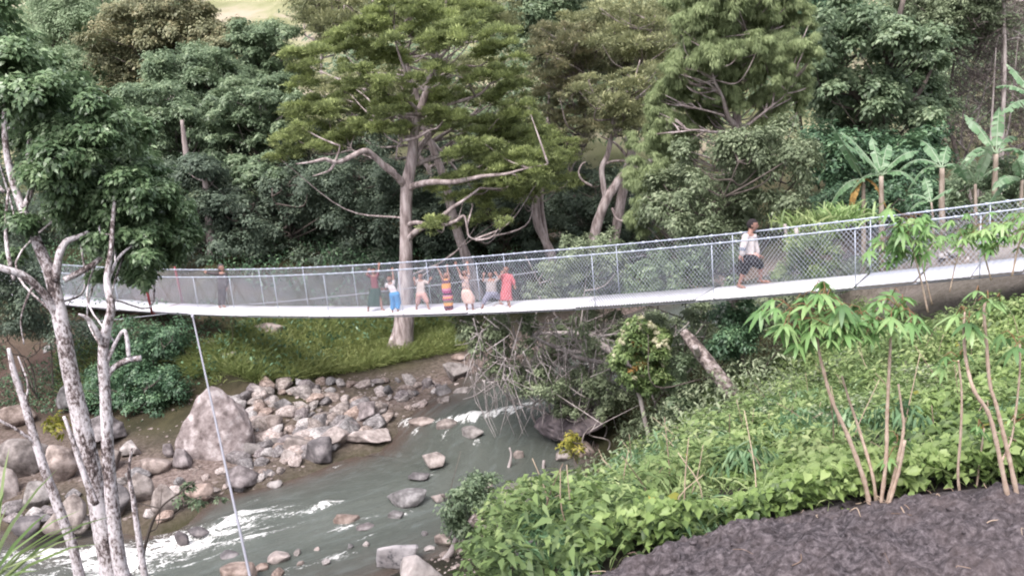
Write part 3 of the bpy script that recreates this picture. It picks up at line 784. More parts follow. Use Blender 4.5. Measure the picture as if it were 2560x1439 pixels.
def mid_trees():
    # slanted trunk behind the spreading tree
    Y = 36.0
    L = [[(1215, 800, 0, .3), (1190, 720, 0, .25), (1168, 650, 0, .22), (1150, 600, 0, .2), (1130, 530, 0, .19), (1108, 440, 0, .17), (1085, 380, 0, .15), (1065, 330, 0, .13), (1040, 230, 0, .1), (1000, 110, 0, .07), (985, 40, 0, .05)],
         [(1060, 330, 0, .08), (1120, 400, .6, .06), (1180, 470, 1, .03)], [(1000, 110, 0, .05), (930, 60, 0, .04), (860, 10, 0, .03)]]
    rng = np.random.default_rng(21)
    cl = clumps_from_poly([(760, -20), (900, -40), (1260, -30), (1290, 60), (1200, 90), (1000, 60), (900, 100), (760, 60)], Y, 36, (30, 60), 2, .5, rng)
    tree('leaning_tree', 'tall tree with a leaning brown trunk just behind the straight pale one, dark olive top', 'tree', Y, L, cl, 22000, .2, .06, M['leaf_olive'], M['bark_grey'], 'juniper', seed=7, sub=12)
    # two curved trunks
    Y = 38.0
    L = [[(1385, 720, 0, .22), (1380, 640, 0, .2), (1362, 600, 0, .18), (1345, 560, 0, .19), (1338, 500, 0, .19), (1340, 430, 0, .12), (1320, 330, 0, .08)], [(1372, 640, .3, .15), (1358, 570, .3, .17), (1350, 500, .3, .16), (1365, 420, .3, .08)]]
    cl = clumps_from_poly([(1260, 300), (1420, 330), (1440, 420), (1400, 490), (1330, 500), (1250, 480), (1230, 400)], Y, 26, (22, 46), 1.5, .5, rng)
    tree('curved_tree', 'twin-stemmed tree with curving reddish trunk and small rounded green crown above the handrail', 'tree', Y, L, cl, 16000, .18, .055, M['leaf_juniper'], M['bark_grey'], 'juniper', seed=8, sub=12)
    Y = 37.0
    L = [[(1470, 660, 0, .24), (1490, 570, 0, .22), (1515, 500, 0, .2), (1535, 470, 0, .19), (1555, 440, 0, .17), (1600, 415, .2, .15), (1640, 395, .3, .11), (1700, 350, .4, .06)],
         [(1515, 505, 0, .12), (1508, 460, 0, .12), (1505, 420, 0, .12), (1518, 390, 0, .11), (1530, 340, 0, .1), (1540, 335, 0, .09), (1520, 280, 0, .07), (1490, 245, 0, .05), (1470, 200, 0, .03)],
         [(1535, 338, 0, .07), (1560, 300, 0, .06), (1578, 260, 0, .05), (1580, 225, 0, .04), (1600, 150, 0, .02)],
         [(1535, 340, 0, .05), (1570, 335, 0, .05), (1600, 300, 0, .03)], [(1512, 410, 0, .06), (1540, 402, -.2, .05), (1600, 405, -.3, .04)],
         [(1480, 465, -.2, .05), (1455, 450, -.3, .045), (1447, 430, -.3, .04), (1455, 410, -.3, .03), (1465, 405, -.3, .02)], [(1530, 520, 0, .06), (1545, 550, -.2, .05), (1580, 548, -.3, .03)]]
    cl = clumps_from_poly([(1440, 200), (1510, 180), (1620, 160), (1680, 160), (1670, 250), (1630, 330), (1560, 330), (1500, 310), (1440, 280)], Y, 34, (22, 45), 1.8, .5, rng)
    tree('twisted_tree', 'twisted tree forking into two bent pale limbs with sparse dark olive foliage', 'tree', Y, L, cl, 15000, .18, .055, M['leaf_olive'], M['bark_grey'], 'juniper', seed=9, sub=12)
    Y = 39.5
    L = [[(1525, 660, 0, .24), (1540, 580, 0, .22), (1553, 500, 0, .22), (1570, 420, 0, .22), (1585, 350, 0, .2), (1598, 250, 0, .16), (1610, 150, 0, .12), (1640, 40, 0, .06)], [(1575, 400, 0, .08), (1540, 360, 0, .06), (1500, 340, 0, .03)]]
    cl = clumps_from_poly([(1490, 20), (1600, 0), (1700, 10), (1700, 110), (1640, 170), (1540, 130), (1480, 100)], Y, 34, (28, 55), 2, .5, rng)
    tree('straight_tree', 'straight brown trunk rising behind the twisted tree into a dull olive-brown crown', 'tree', Y, L, cl, 16000, .2, .06, M['leaf_olive'], M['bark_grey'], 'juniper', seed=10, sub=12)
    # bright casuarina-like tree on the near bank behind the bridge
    Y = 25.5
    L = [[(1835, 780, 0, .24), (1840, 600, 0, .2), (1846, 430, 0, .15), (1843, 330, 0, .13), (1842, 280, 0, .12), (1846, 180, 0, .09), (1858, 90, 0, .06), (1872, 20, 0, .03)],
         [(1843, 320, 0, .08), (1820, 290, -.3, .07), (1808, 250, -.5, .06), (1785, 200, -.7, .045), (1770, 150, -.8, .02)], [(1842, 300, 0, .04), (1830, 240, .3, .035), (1800, 175, .5, .02)],
         [(1843, 330, 0, .05), (1780, 330, -.5, .04), (1740, 325, -.8, .03), (1700, 330, -1, .015)], [(1842, 335, 0, .05), (1880, 305, -.4, .04), (1930, 265, -.7, .03), (1960, 240, -.8, .015), (1985, 200, -.8, .008)], [(1838, 300, 0, .04), (1780, 280, -.5, .03), (1700, 262, -.8, .02)],
         [(1848, 150, 0, .04), (1880, 110, .2, .03), (1910, 80, .3, .015)], [(1846, 300, .1, .04), (1862, 330, -.3, .03), (1853, 360, -.4, .015)]]
    pads = [(1740, 60, 60, 50), (1800, 30, 70, 45), (1870, 20, 70, 50), (1940, 30, 60, 50), (1960, 100, 50, 40), (1720, 130, 55, 60), (1680, 180, 45, 55), (1760, 150, 60, 50), (1990, 150, 45, 50), (2010, 200, 35, 40), (1950, 180, 40, 40), (1650, 230, 45, 55), (1700, 230, 50, 50), (1760, 220, 50, 45), (1830, 170, 50, 45), (1890, 190, 40, 40),
            (1640, 300, 40, 60), (1690, 300, 40, 50), (1650, 370, 40, 50), (1620, 420, 40, 60), (1600, 480, 35, 50), (1680, 410, 35, 40), (1590, 540, 25, 40), (1650, 470, 40, 50), (1860, 90, 60, 50), (1800, 100, 55, 45), (1910, 310, 45, 22), (1930, 295, 35, 20), (1760, 270, 40, 30), (1900, 120, 45, 40), (1720, 20, 50, 40), (1830, -20, 90, 40), (1940, -20, 60, 40), (1630, 350, 50, 55), (1670, 350, 55, 55), (1610, 450, 45, 55), (1640, 520, 45, 50), (1700, 370, 50, 40), (1600, 560, 35, 40), (1750, 300, 45, 30), (1670, 250, 55, 50), (1720, 190, 60, 50), (1790, 130, 60, 50), (1850, 240, 50, 35), (1980, 60, 50, 45), (1900, 60, 60, 45), (1930, 130, 50, 40), (1800, 230, 45, 35), (1990, 30, 50, 40), (2020, 120, 40, 45), (1980, 220, 40, 40), (1940, 250, 40, 35), (1870, 150, 50, 40), (1900, 250, 35, 30), (2000, 250, 30, 35)]
    cl = clumps_list(pads, Y, 1.6, .8, rng)
    small = []
    for c in cl:
        for j in range(12):
            v = unit(rng.normal(size=3)) * rng.uniform(.2, 1.05)
            small.append((c[0] + v[0] * c[3], c[1] + v[1] * c[3], c[2] + v[2] * c[3] * c[4], c[3] * rng.uniform(.22, .42), .9))
    tree('feathery_tree', 'bright light-green feathery tree with drooping sprays and grey trunk behind the walking boy', 'tree', Y, L, np.array(small), 320000, .15, .019, M['leaf_casuarina'], M['bark_grey'], 'droop', sub=8, seed=11, limb=.025, limbfrac=.4, upbias=.3)
    # big dark broadleaf tree
    Y = 40.0
    L = [[(2210, 560, 0, .4), (2205, 420, 0, .36), (2200, 300, 0, .3), (2215, 200, 0, .22), (2240, 80, 0, .14), (2258, 0, 0, .1)], [(2205, 300, 0, .16), (2290, 240, 0, .12), (2340, 150, 0, .06)], [(2200, 320, 0, .16), (2130, 220, 0, .12), (2080, 120, 0, .06)]]
    poly = [(2010, 60), (2080, 10), (2200, 30), (2290, 60), (2390, 80), (2380, 130), (2330, 190), (2350, 250), (2350, 330), (2290, 280), (2200, 300), (2100, 250), (2050, 300), (2030, 200)]
    cl = clumps_from_poly(poly, Y, 75, (30, 58), 3.5, .6, rng)
    cl = np.vstack([cl, clumps_from_poly([(2050, 250), (2350, 260), (2360, 330), (2250, 350), (2120, 470), (2040, 460)], Y + 2, 26, (26, 48), 2.5, .6, rng)])
    tree('dark_tree', 'big dense dark-green broadleaf tree standing behind the banana plants', 'tree', Y, L, cl, 46000, .24, .13, M['leaf_mid'], M['bark_dark'], seed=12, limb=.06, sub=12, upbias=.35)
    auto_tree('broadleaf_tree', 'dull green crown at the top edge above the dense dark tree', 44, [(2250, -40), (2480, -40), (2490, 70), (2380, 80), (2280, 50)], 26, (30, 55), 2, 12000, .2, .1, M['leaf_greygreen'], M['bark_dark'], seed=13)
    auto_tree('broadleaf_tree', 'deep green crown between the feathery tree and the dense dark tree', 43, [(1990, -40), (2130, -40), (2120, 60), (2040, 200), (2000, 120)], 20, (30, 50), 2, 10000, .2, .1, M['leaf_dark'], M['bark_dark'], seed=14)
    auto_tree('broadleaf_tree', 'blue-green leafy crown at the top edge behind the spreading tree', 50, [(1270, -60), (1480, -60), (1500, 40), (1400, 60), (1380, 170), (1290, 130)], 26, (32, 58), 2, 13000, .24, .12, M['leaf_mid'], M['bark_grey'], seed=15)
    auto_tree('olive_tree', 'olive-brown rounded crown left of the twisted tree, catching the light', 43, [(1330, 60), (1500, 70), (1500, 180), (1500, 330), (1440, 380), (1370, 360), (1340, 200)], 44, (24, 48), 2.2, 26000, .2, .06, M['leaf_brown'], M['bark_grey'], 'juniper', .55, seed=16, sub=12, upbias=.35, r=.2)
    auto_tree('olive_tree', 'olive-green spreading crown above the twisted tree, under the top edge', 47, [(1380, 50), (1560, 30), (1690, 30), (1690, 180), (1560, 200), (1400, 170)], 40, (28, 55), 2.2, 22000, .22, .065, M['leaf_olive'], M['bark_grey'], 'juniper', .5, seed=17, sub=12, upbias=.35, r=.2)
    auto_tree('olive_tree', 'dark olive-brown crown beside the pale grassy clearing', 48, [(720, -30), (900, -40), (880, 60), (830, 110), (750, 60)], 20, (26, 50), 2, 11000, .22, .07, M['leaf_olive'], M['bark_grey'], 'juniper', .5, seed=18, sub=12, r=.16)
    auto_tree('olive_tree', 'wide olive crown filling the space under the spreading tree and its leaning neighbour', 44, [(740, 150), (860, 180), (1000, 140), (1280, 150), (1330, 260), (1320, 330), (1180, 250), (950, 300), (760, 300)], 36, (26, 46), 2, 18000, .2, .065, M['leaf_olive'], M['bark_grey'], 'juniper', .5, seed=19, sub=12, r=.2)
mid_trees()

def forest_left():
    G = 'forest trees across the river'
    spec = [
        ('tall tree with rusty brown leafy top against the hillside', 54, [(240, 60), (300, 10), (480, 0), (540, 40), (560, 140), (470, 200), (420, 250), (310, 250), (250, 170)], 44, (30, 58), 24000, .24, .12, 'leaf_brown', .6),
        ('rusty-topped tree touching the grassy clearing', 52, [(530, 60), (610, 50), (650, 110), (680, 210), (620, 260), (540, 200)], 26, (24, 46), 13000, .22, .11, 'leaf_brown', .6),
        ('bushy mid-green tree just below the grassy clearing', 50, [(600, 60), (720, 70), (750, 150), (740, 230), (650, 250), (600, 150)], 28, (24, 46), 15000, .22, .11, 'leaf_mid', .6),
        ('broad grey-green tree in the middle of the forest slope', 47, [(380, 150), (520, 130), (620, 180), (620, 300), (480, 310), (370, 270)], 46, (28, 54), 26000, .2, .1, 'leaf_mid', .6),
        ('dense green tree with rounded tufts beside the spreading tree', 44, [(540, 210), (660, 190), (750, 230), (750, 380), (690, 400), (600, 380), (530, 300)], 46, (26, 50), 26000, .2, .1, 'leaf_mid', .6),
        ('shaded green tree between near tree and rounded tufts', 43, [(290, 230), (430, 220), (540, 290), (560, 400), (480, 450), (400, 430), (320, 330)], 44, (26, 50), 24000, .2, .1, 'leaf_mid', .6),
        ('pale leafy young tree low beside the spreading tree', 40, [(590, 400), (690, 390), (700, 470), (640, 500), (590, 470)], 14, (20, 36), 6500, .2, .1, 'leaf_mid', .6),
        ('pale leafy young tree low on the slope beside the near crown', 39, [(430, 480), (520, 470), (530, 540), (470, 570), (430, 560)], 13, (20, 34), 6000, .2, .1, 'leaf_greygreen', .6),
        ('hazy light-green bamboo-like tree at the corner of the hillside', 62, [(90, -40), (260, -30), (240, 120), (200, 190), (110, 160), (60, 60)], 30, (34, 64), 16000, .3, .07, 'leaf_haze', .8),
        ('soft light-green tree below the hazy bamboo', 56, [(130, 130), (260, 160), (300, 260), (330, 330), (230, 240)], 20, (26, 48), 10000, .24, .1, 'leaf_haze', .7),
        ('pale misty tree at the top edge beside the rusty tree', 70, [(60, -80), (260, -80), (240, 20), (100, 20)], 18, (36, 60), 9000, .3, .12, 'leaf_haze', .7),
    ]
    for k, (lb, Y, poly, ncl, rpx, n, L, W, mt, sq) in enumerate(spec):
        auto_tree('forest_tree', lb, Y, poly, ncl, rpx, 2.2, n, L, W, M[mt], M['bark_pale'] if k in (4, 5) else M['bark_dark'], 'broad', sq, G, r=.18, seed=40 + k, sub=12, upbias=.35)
    # dark shaded understory trees behind the bridge
    G2 = 'shaded understory trees behind the bridge'
    us = [('dark shaded tree behind the cloaked man', 38, [(400, 520), (620, 470), (660, 640), (640, 730), (430, 730)], 44, (26, 50)),
          ('dark shaded thicket beside the spreading trunk', 39, [(620, 450), (820, 410), (860, 640), (840, 730), (640, 730)], 50, (28, 54)),
          ('dark shaded thicket directly behind the spreading trunk', 38.5, [(830, 400), (1010, 420), (1010, 700), (850, 720)], 42, (28, 52)),
          ('dark shaded thicket between spreading trunk and leaning trunk', 39.5, [(1020, 450), (1150, 470), (1180, 690), (1030, 700)], 32, (26, 48)),
          ('dark shaded thicket between leaning trunk and curved twin trunks', 41, [(1150, 470), (1340, 500), (1350, 660), (1200, 680)], 32, (26, 48)),
          ('dark green thicket behind the twisted tree', 42, [(1380, 450), (1600, 420), (1620, 620), (1380, 640)], 36, (26, 50)),
          ('upper dark foliage filling the forest between rounded tufts and spreading crown', 45, [(560, 330), (760, 300), (1000, 330), (1000, 480), (760, 480), (580, 480)], 44, (30, 56)),
          ('upper dark foliage behind the twin curved trunks', 46, [(1060, 330), (1300, 330), (1480, 400), (1480, 520), (1100, 500)], 40, (30, 56)),
          ('dark foliage between near crown and pale young trees', 40, [(330, 400), (480, 420), (620, 470), (600, 560), (430, 560), (330, 500)], 40, (28, 52)),
          ('very dark thicket behind the near lichen trunks', 44, [(-60, 380), (140, 500), (240, 560), (260, 740), (100, 820), (-60, 800)], 56, (36, 66)),
          ('dark thicket behind the far end of the bridge', 42, [(200, 560), (440, 520), (440, 740), (330, 780), (160, 800)], 44, (30, 56))]
    for k, (lb, Y, poly, ncl, rpx) in enumerate(us):
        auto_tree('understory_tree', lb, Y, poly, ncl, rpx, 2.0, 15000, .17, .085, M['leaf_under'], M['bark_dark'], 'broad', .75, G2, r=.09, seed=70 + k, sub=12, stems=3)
    # thin bare saplings in the shade
    rng = np.random.default_rng(5)
    xs = [(500, 39), (560, 38), (655, 39), (700, 40), (905, 40), (1130, 41), (600, 41), (1260, 41), (1300, 42), (845, 41)]
    tl = ['beside the near crown', 'behind the cloaked man', 'with pale forked limb behind the rail', 'short of the spreading trunk', 'close to the spreading trunk', 'behind the leaning trunk', 'in the darkest shade', 'with reddish bark behind the children', 'behind the child in red', 'behind the child in maroon']
    for k, (x, Y) in enumerate(xs):
        p = at(x, 700, Y); g = tz(p[0], p[1])
        top = at(x + rng.uniform(-40, 40), rng.uniform(430, 520), Y)
        Q = catmull(np.array([[p[0], p[1], g - .3], (np.array([p[0], p[1], g]) + top) / 2 + rng.normal(size=3) * .25, top]), 7)
        mb = MB(); V, F = tube(Q, np.linspace(.09, .03, len(Q)), 7, .1, k); mb.add(V, F)
        for j in range(3):
            a = Q[len(Q) // 3 + j * 3]
            B = catmull(np.array([a, a + rng.normal(size=3) * np.array([.5, .4, .1]) + [0, 0, .5], a + rng.normal(size=3) * np.array([1., .6, .2]) + [0, 0, 1.2]]), 5)
            V, F = tube(B, np.linspace(.03, .008, len(B)), 5); mb.add(V, F)
        b = np.array([p[0], p[1], g])
        t = thing('sapling', 'thin bare sapling in the forest shade ' + tl[k], 'sapling', b, 'thin saplings in the forest shade')
        mb.build('trunk', M['bark_pale'] if k in (1, 2, 4) else M['bark_dark'], t, b)
forest_left()

# trunk behind the cloaked man
tree('forest_tree', 'pale straight trunk standing right behind the man in dark coat', 'tree', 37.5, [[(540, 830, 0, .3), (535, 740, 0, .24), (530, 640, 0, .2), (520, 520, 0, .16), (510, 420, 0, .1)], [(455, 300, 3, .08), (462, 360, 3, .12), (470, 420, 3, .12), (480, 480, 3, .1)]],
     clumps_from_poly([(450, 380), (560, 380), (560, 450), (460, 450)], 38, 10, (24, 40), 1.5, .6), 5000, .18, .09, M['leaf_under'], M['bark_grey'], seed=90)

def far_woods():
    rng = np.random.default_rng(77)
    cl = []
    while len(cl) < 900:
        x = rng.uniform(-60, 75); y = rng.uniform(50, 112)
        d, w, _ = river_sd([x], [y])
        if d[0] < 8: continue
        g = tz(x, y)
        # leave the grassy clearings open
        v = np.array([x, y, g + 2 - CAMZ]); dep = v @ FW; px = 1280 + FPX * (v @ RT) / dep
        if 470 < px < 770 and y > 56: continue
        if abs(fnoise(np.array([[x, y, 0]]), .07, 2, 8)[0]) < .035: continue
        cl.append((x, y, g + rng.uniform(.5, 5.5), rng.uniform(1.4, 2.8), .75))
    V, F, t = crown_leaves(cl, 170000, .36, .2, 'broad', 12, rng, .3)
    mb = MB(); mb.add(V, F, t)
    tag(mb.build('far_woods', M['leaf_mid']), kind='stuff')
far_woods()

# ---- shrubs
def shrubs():
    A = auto_tree
    A('leafy_bush', 'big rounded grey-green bush below the feathery tree, behind the walking boy', 23.5, [(1640, 430), (1740, 350), (1850, 345), (1960, 330), (2030, 380), (2020, 480), (2000, 560), (1880, 600), (1700, 620), (1600, 560)], 75, (26, 48), 1.6, 34000, .11, .055, M['leaf_greygreen'], M['bark_dark'], 'broad', .8, None, .06, seed=101, cat='bush', stems=4, sub=12)
    A('leafy_bush', 'light grey-green bush seen through the mesh left of the walking boy', 24, [(1330, 700), (1420, 610), (1490, 580), (1560, 610), (1560, 730), (1400, 760), (1300, 750)], 44, (20, 38), 1.2, 15000, .10, .05, M['leaf_greygreen'], M['bark_pale'], 'broad', .8, None, .04, seed=102, cat='bush', stems=4, sub=12)
    A('leafy_bush', 'sparse green bush through the mesh directly left of the walking boy', 23, [(1560, 620), (1850, 620), (1860, 720), (1700, 745), (1560, 740)], 44, (20, 36), 1.2, 12000, .10, .05, M['leaf_mid'], M['bark_dark'], 'broad', .8, None, .04, seed=103, cat='bush', stems=4, sub=12)
    A('leafy_bush', 'tangled dull bush under the bridge with dead branches through it', 23.5, [(1160, 790), (1330, 780), (1480, 785), (1600, 820), (1540, 940), (1430, 1010), (1290, 980), (1190, 920)], 90, (16, 32), 1.5, 26000, .09, .045, M['leaf_greygreen'], M['bark_pale'], 'broad', .8, None, .04, seed=104, cat='bush', stems=5, sub=10)
    A('leafy_bush', 'dark bush draped over the overhanging rock', 22.2, [(1350, 930), (1480, 920), (1570, 960), (1550, 1040), (1450, 1050), (1340, 1020)], 34, (16, 30), .7, 8500, .08, .04, M['leaf_greygreen'], M['bark_pale'], 'broad', .8, None, .03, seed=105, cat='bush', stems=3)
    A('leafy_bush', 'compact dark-green rounded shrub above the leaning log', 19.0, [(1770, 770), (1860, 750), (1890, 800), (1880, 870), (1830, 900), (1780, 870)], 26, (18, 32), .7, 8000, .085, .045, M['leaf_dark'], M['bark_dark'], 'broad', .9, None, .03, seed=106, cat='bush', stems=3, sub=12)
    A('leafy_bush', 'greyish bush under the deck right of the flowering tree', 21, [(1600, 780), (1760, 770), (1760, 850), (1700, 900), (1690, 980), (1600, 930)], 34, (18, 32), 1., 6500, .085, .042, M['leaf_greygreen'], M['bark_pale'], 'broad', .8, None, .03, seed=107, cat='bush', stems=4)
    A('leafy_bush', 'green bush on the bank under the walking boy', 19.5, [(1660, 900), (1800, 930), (1830, 980), (1760, 1040), (1660, 1060)], 24, (18, 34), .8, 5500, .09, .04, M['leaf_mid'], M['bark_dark'], 'broad', .8, None, .03, seed=108, cat='bush', stems=4)
    A('leafy_bush', 'dense dark-green shrub on the far bank beside the pointed boulder', 27.5, [(330, 920), (420, 900), (470, 970), (460, 1060), (380, 1100), (320, 1060)], 46, (18, 36), .9, 15000, .10, .055, M['leaf_dark'], M['bark_dark'], 'broad', .8, None, .04, seed=109, cat='bush', stems=4, sub=12)
    A('leafy_bush', 'dark shrub band below the far half of the deck', 35, [(250, 810), (480, 810), (640, 820), (560, 900), (400, 930), (280, 900)], 40, (18, 36), 1.2, 12000, .11, .05, M['leaf_dark'], M['bark_dark'], 'broad', .8, None, .04, seed=110, cat='bush', stems=4)
    A('leafy_bush', 'low dark bush on the dirt bank behind the slimmer lichen trunk', 29, [(300, 800), (440, 820), (460, 900), (330, 930), (280, 880)], 34, (20, 40), .9, 9000, .11, .055, M['leaf_dark'], M['bark_dark'], 'broad', .8, None, .03, seed=130, cat='bush', stems=4)
    A('leafy_bush', 'shadowy bush behind the thickest lichen trunk', 29, [(-60, 600), (70, 610), (110, 700), (130, 800), (240, 800), (250, 860), (120, 860), (-40, 840)], 60, (24, 46), 1.0, 18000, .11, .055, M['leaf_under'], M['bark_dark'], 'broad', .8, None, .03, seed=131, cat='bush', stems=4)
    A('leafy_bush', 'low bush by the grey slab boulder behind the trunks', 27.5, [(200, 930), (320, 930), (330, 1000), (220, 1030)], 22, (16, 32), .7, 5000, .10, .05, M['leaf_dark'], M['bark_dark'], 'broad', .8, None, .03, seed=132, cat='bush', stems=3)
    A('leafy_bush', 'bright-green shrub leaning over the water by the cut stump', 15.3, [(1130, 1240), (1190, 1190), (1240, 1210), (1230, 1290), (1190, 1360), (1130, 1350), (1105, 1290)], 34, (18, 34), .5, 6500, .075, .04, M['leaf_mid'], M['bark_dark'], 'broad', .85, None, .025, seed=111, cat='bush', stems=3, sub=10)
    A('leafy_bush', 'yellow-green sprig at the mouth of the rock hollow', 18.5, [(1400, 1110), (1440, 1090), (1460, 1160), (1420, 1180)], 9, (12, 20), .3, 900, .07, .035, M['leaf_yellow'], M['bark_dark'], 'broad', .9, None, .015, seed=112, cat='bush')
    A('leafy_bush', 'green bushes below banana plants behind the mesh', 28, [(2060, 480), (2200, 460), (2360, 470), (2360, 540), (2200, 550), (2060, 560)], 40, (20, 38), 1.2, 13000, .13, .06, M['leaf_dark'], M['bark_dark'], 'broad', .8, None, .04, seed=113, cat='bush', stems=4)
    A('leafy_bush', 'green bushes between the two tallest banana plants and picture edge', 27, [(2360, 440), (2560, 400), (2620, 520), (2500, 530), (2360, 540)], 36, (20, 38), 1.2, 12000, .13, .06, M['leaf_mid'], M['bark_dark'], 'broad', .8, None, .04, seed=114, cat='bush', stems=4)
    A('leafy_bush', 'weedy light-green bush through the mesh right of the walking boy', 19.5, [(1950, 600), (2100, 570), (2140, 640), (2050, 690), (1940, 690)], 24, (18, 30), .7, 6500, .09, .04, M['leaf_weed'], M['bark_dark'], 'broad', .8, None, .02, seed=115, cat='bush', stems=3)
    A('leafy_bush', 'small dark shrub on the brown dirt slope', 31, [(60, 960), (140, 940), (150, 1000), (70, 1010)], 10, (14, 26), .5, 2600, .11, .05, M['leaf_dark'], M['bark_dark'], 'broad', .8, None, .03, seed=116, cat='bush')
    A('leafy_bush', 'tall dark bush filling the gap under the dense dark tree', 36, [(2020, 330), (2150, 340), (2350, 330), (2340, 440), (2200, 470), (2040, 480)], 46, (28, 48), 1.8, 15000, .2, .1, M['leaf_dark'], M['bark_dark'], 'broad', .8, None, .06, seed=117, cat='bush', stems=4)
    # bare brown thicket at the far right
    rng = np.random.default_rng(31)
    for k, (lb, poly, n) in enumerate((('hazy brown leafless thicket beside the dense dark tree', [(2390, 60), (2500, 20), (2520, 200), (2500, 380), (2400, 380), (2370, 200)], 9000), ('hazy grey-brown leafless thicket at the top corner', [(2490, -40), (2660, -40), (2660, 380), (2500, 380)], 9000))):
        auto_tree('bare_tree', lb, 46, poly, 46, (34, 60), 2.5, n, .5, .03, M['bark_twig'], M['bark_pale'], 'twig', .9, None, .1, seed=120 + k, sub=12, stems=4)
def thicket_trunks():
    for k, (l, lb) in enumerate((([(2500, 480, 0, .12), (2506, 330, 0, .11), (2512, 150, 0, .09), (2508, -20, 0, .07)], 'tall straight pale trunk in the brown thicket at the top corner'), ([(2470, 480, 0, .07), (2478, 330, 0, .06), (2484, 220, 0, .04), (2490, 120, 0, .02)], 'short thin pale trunk in the brown thicket left of the tall pale one'))):
        P, r = px_line(l, 43.5); V, F = tube(P, r, 7, .08, k); b = np.array([P[0][0], P[0][1], min(P[0][2], tz(P[0][0], P[0][1]))])
        V0, F0 = tube(np.array([b, P[0]]), [r[0] * 1.1, r[0]], 7)
        t = thing('sapling', lb, 'sapling', b); mb = MB(); mb.add(V, F); mb.add(V0, F0); mb.build('trunk', M['bark_pale'], t, b)
M['bark_twig'] = leaf_mat('bare_twigs', (.08, .065, .06), (.14, .115, .11), (.22, .19, .18), .1, .8, .1)
shrubs(); thicket_trunks()
# ------------------------------------------------------------------ rocks
def ico(sub):
    bm = bmesh.new(); bmesh.ops.create_icosphere(bm, subdivisions=sub, radius=1)
    V = np.array([v.co[:] for v in bm.verts]); F = np.array([[v.index for v in f.verts] for f in bm.faces])
    bm.free(); return V, F
ICO = {3: ico(3), 4: ico(4), 5: ico(5)}

def rock_shape(seed, sub=4, cuts=5, rough=.16, angular=.5):
    """weathered block: hull of a few points, edges worn, surface pitted; more points = rounder"""
    rng = np.random.default_rng(seed)
    npt = int(np.clip(34 - cuts * 2 - angular * 18, 9, 30))
    pts = unit(rng.normal(size=(npt, 3))) * rng.uniform(.86, 1.05, (npt, 1))
    bm = bmesh.new()
    for p in pts: bm.verts.new(p)
    r = bmesh.ops.convex_hull(bm, input=bm.verts[:])
    bmesh.ops.delete(bm, geom=list({g for g in r['geom_interior'] + r['geom_unused'] if isinstance(g, bmesh.types.BMVert)}), context='VERTS')
    for lv in range({3: 2, 4: 3, 5: 4}[sub]):
        bmesh.ops.subdivide_edges(bm, edges=bm.edges[:], cuts=1, use_grid_fill=True)
        if lv >= 1 or angular < .45:
            bmesh.ops.smooth_vert(bm, verts=bm.verts[:], factor=.2 if angular > .6 else .5, use_axis_x=True, use_axis_y=True, use_axis_z=True)
    bmesh.ops.triangulate(bm, faces=bm.faces[:])
    bm.verts.index_update()
    V = np.array([v.co[:] for v in bm.verts]); F = np.array([[v.index for v in f.verts] for f in bm.faces]); bm.free()
    V = V * (1 + rough * .55 * fnoise(V + seed, 1.6, 3, seed) + rough * .3 * fnoise(V + seed, 6, 3, seed + 9))[:, None]
    V /= np.abs(V).max(0)
    return V, F

ROCKLIB = {}
def rock_lib(mk):
    if mk not in ROCKLIB:
        ROCKLIB[mk] = [new_mesh('rock_' + mk, *rock_shape(300 + k, 3 if k > 3 else 4, 3 + k % 4, .15, .5), mats=[M[mk]]) for k in range(8)]
    return ROCKLIB[mk]

def rock_at(px0, px1, py0, py1, mk, label, seed, sink=.15, depth=None, cuts=4, angular=.45, rough=.14, name='boulder', group=None, wide=.8, rz=0.0, cat='boulder', onwater=False):
    """rock whose outline spans photo pixels px0..px1, py0..py1, standing on the ground below it"""
    cx = (px0 + px1) / 2
    if depth is None:
        g = ground_px(cx, py1 - 4, 4)
        if g[2] < ZW - .02:
            d = ray(cx, py1 - 4); g = CAM + d * ((ZW - .03 - CAMZ) / d[2])
    else:
        g = at(cx, py1, depth)
    dep = (g - CAM) @ FW
    w = (px1 - px0) / 2 * dep / FPX
    hv = (py1 - py0) * dep / FPX       # visible height mixes height and depth
    dy = w * wide
    h = max(hv * .92 - dy * .2, .6 * hv) * (1.0 if sink < .4 else .7)
    V, F = rock_shape(seed, 5 if w > .6 else 4, cuts, rough, angular)
    hz = h / 2 * (1 + sink)
    V = V * np.array([w, dy, hz])
    ca, sa = math.cos(rz), math.sin(rz)
    V = V @ np.array([[ca, -sa, 0], [sa, ca, 0], [0, 0, 1]]).T
    c = np.array([g[0], g[1] + dy * .75, g[2] + h / 2 * (1 - sink)])
    o = link(name, new_mesh(name, V, F, mats=[M[mk]]), None, c)
    tag(o, label, cat, group)
    return o

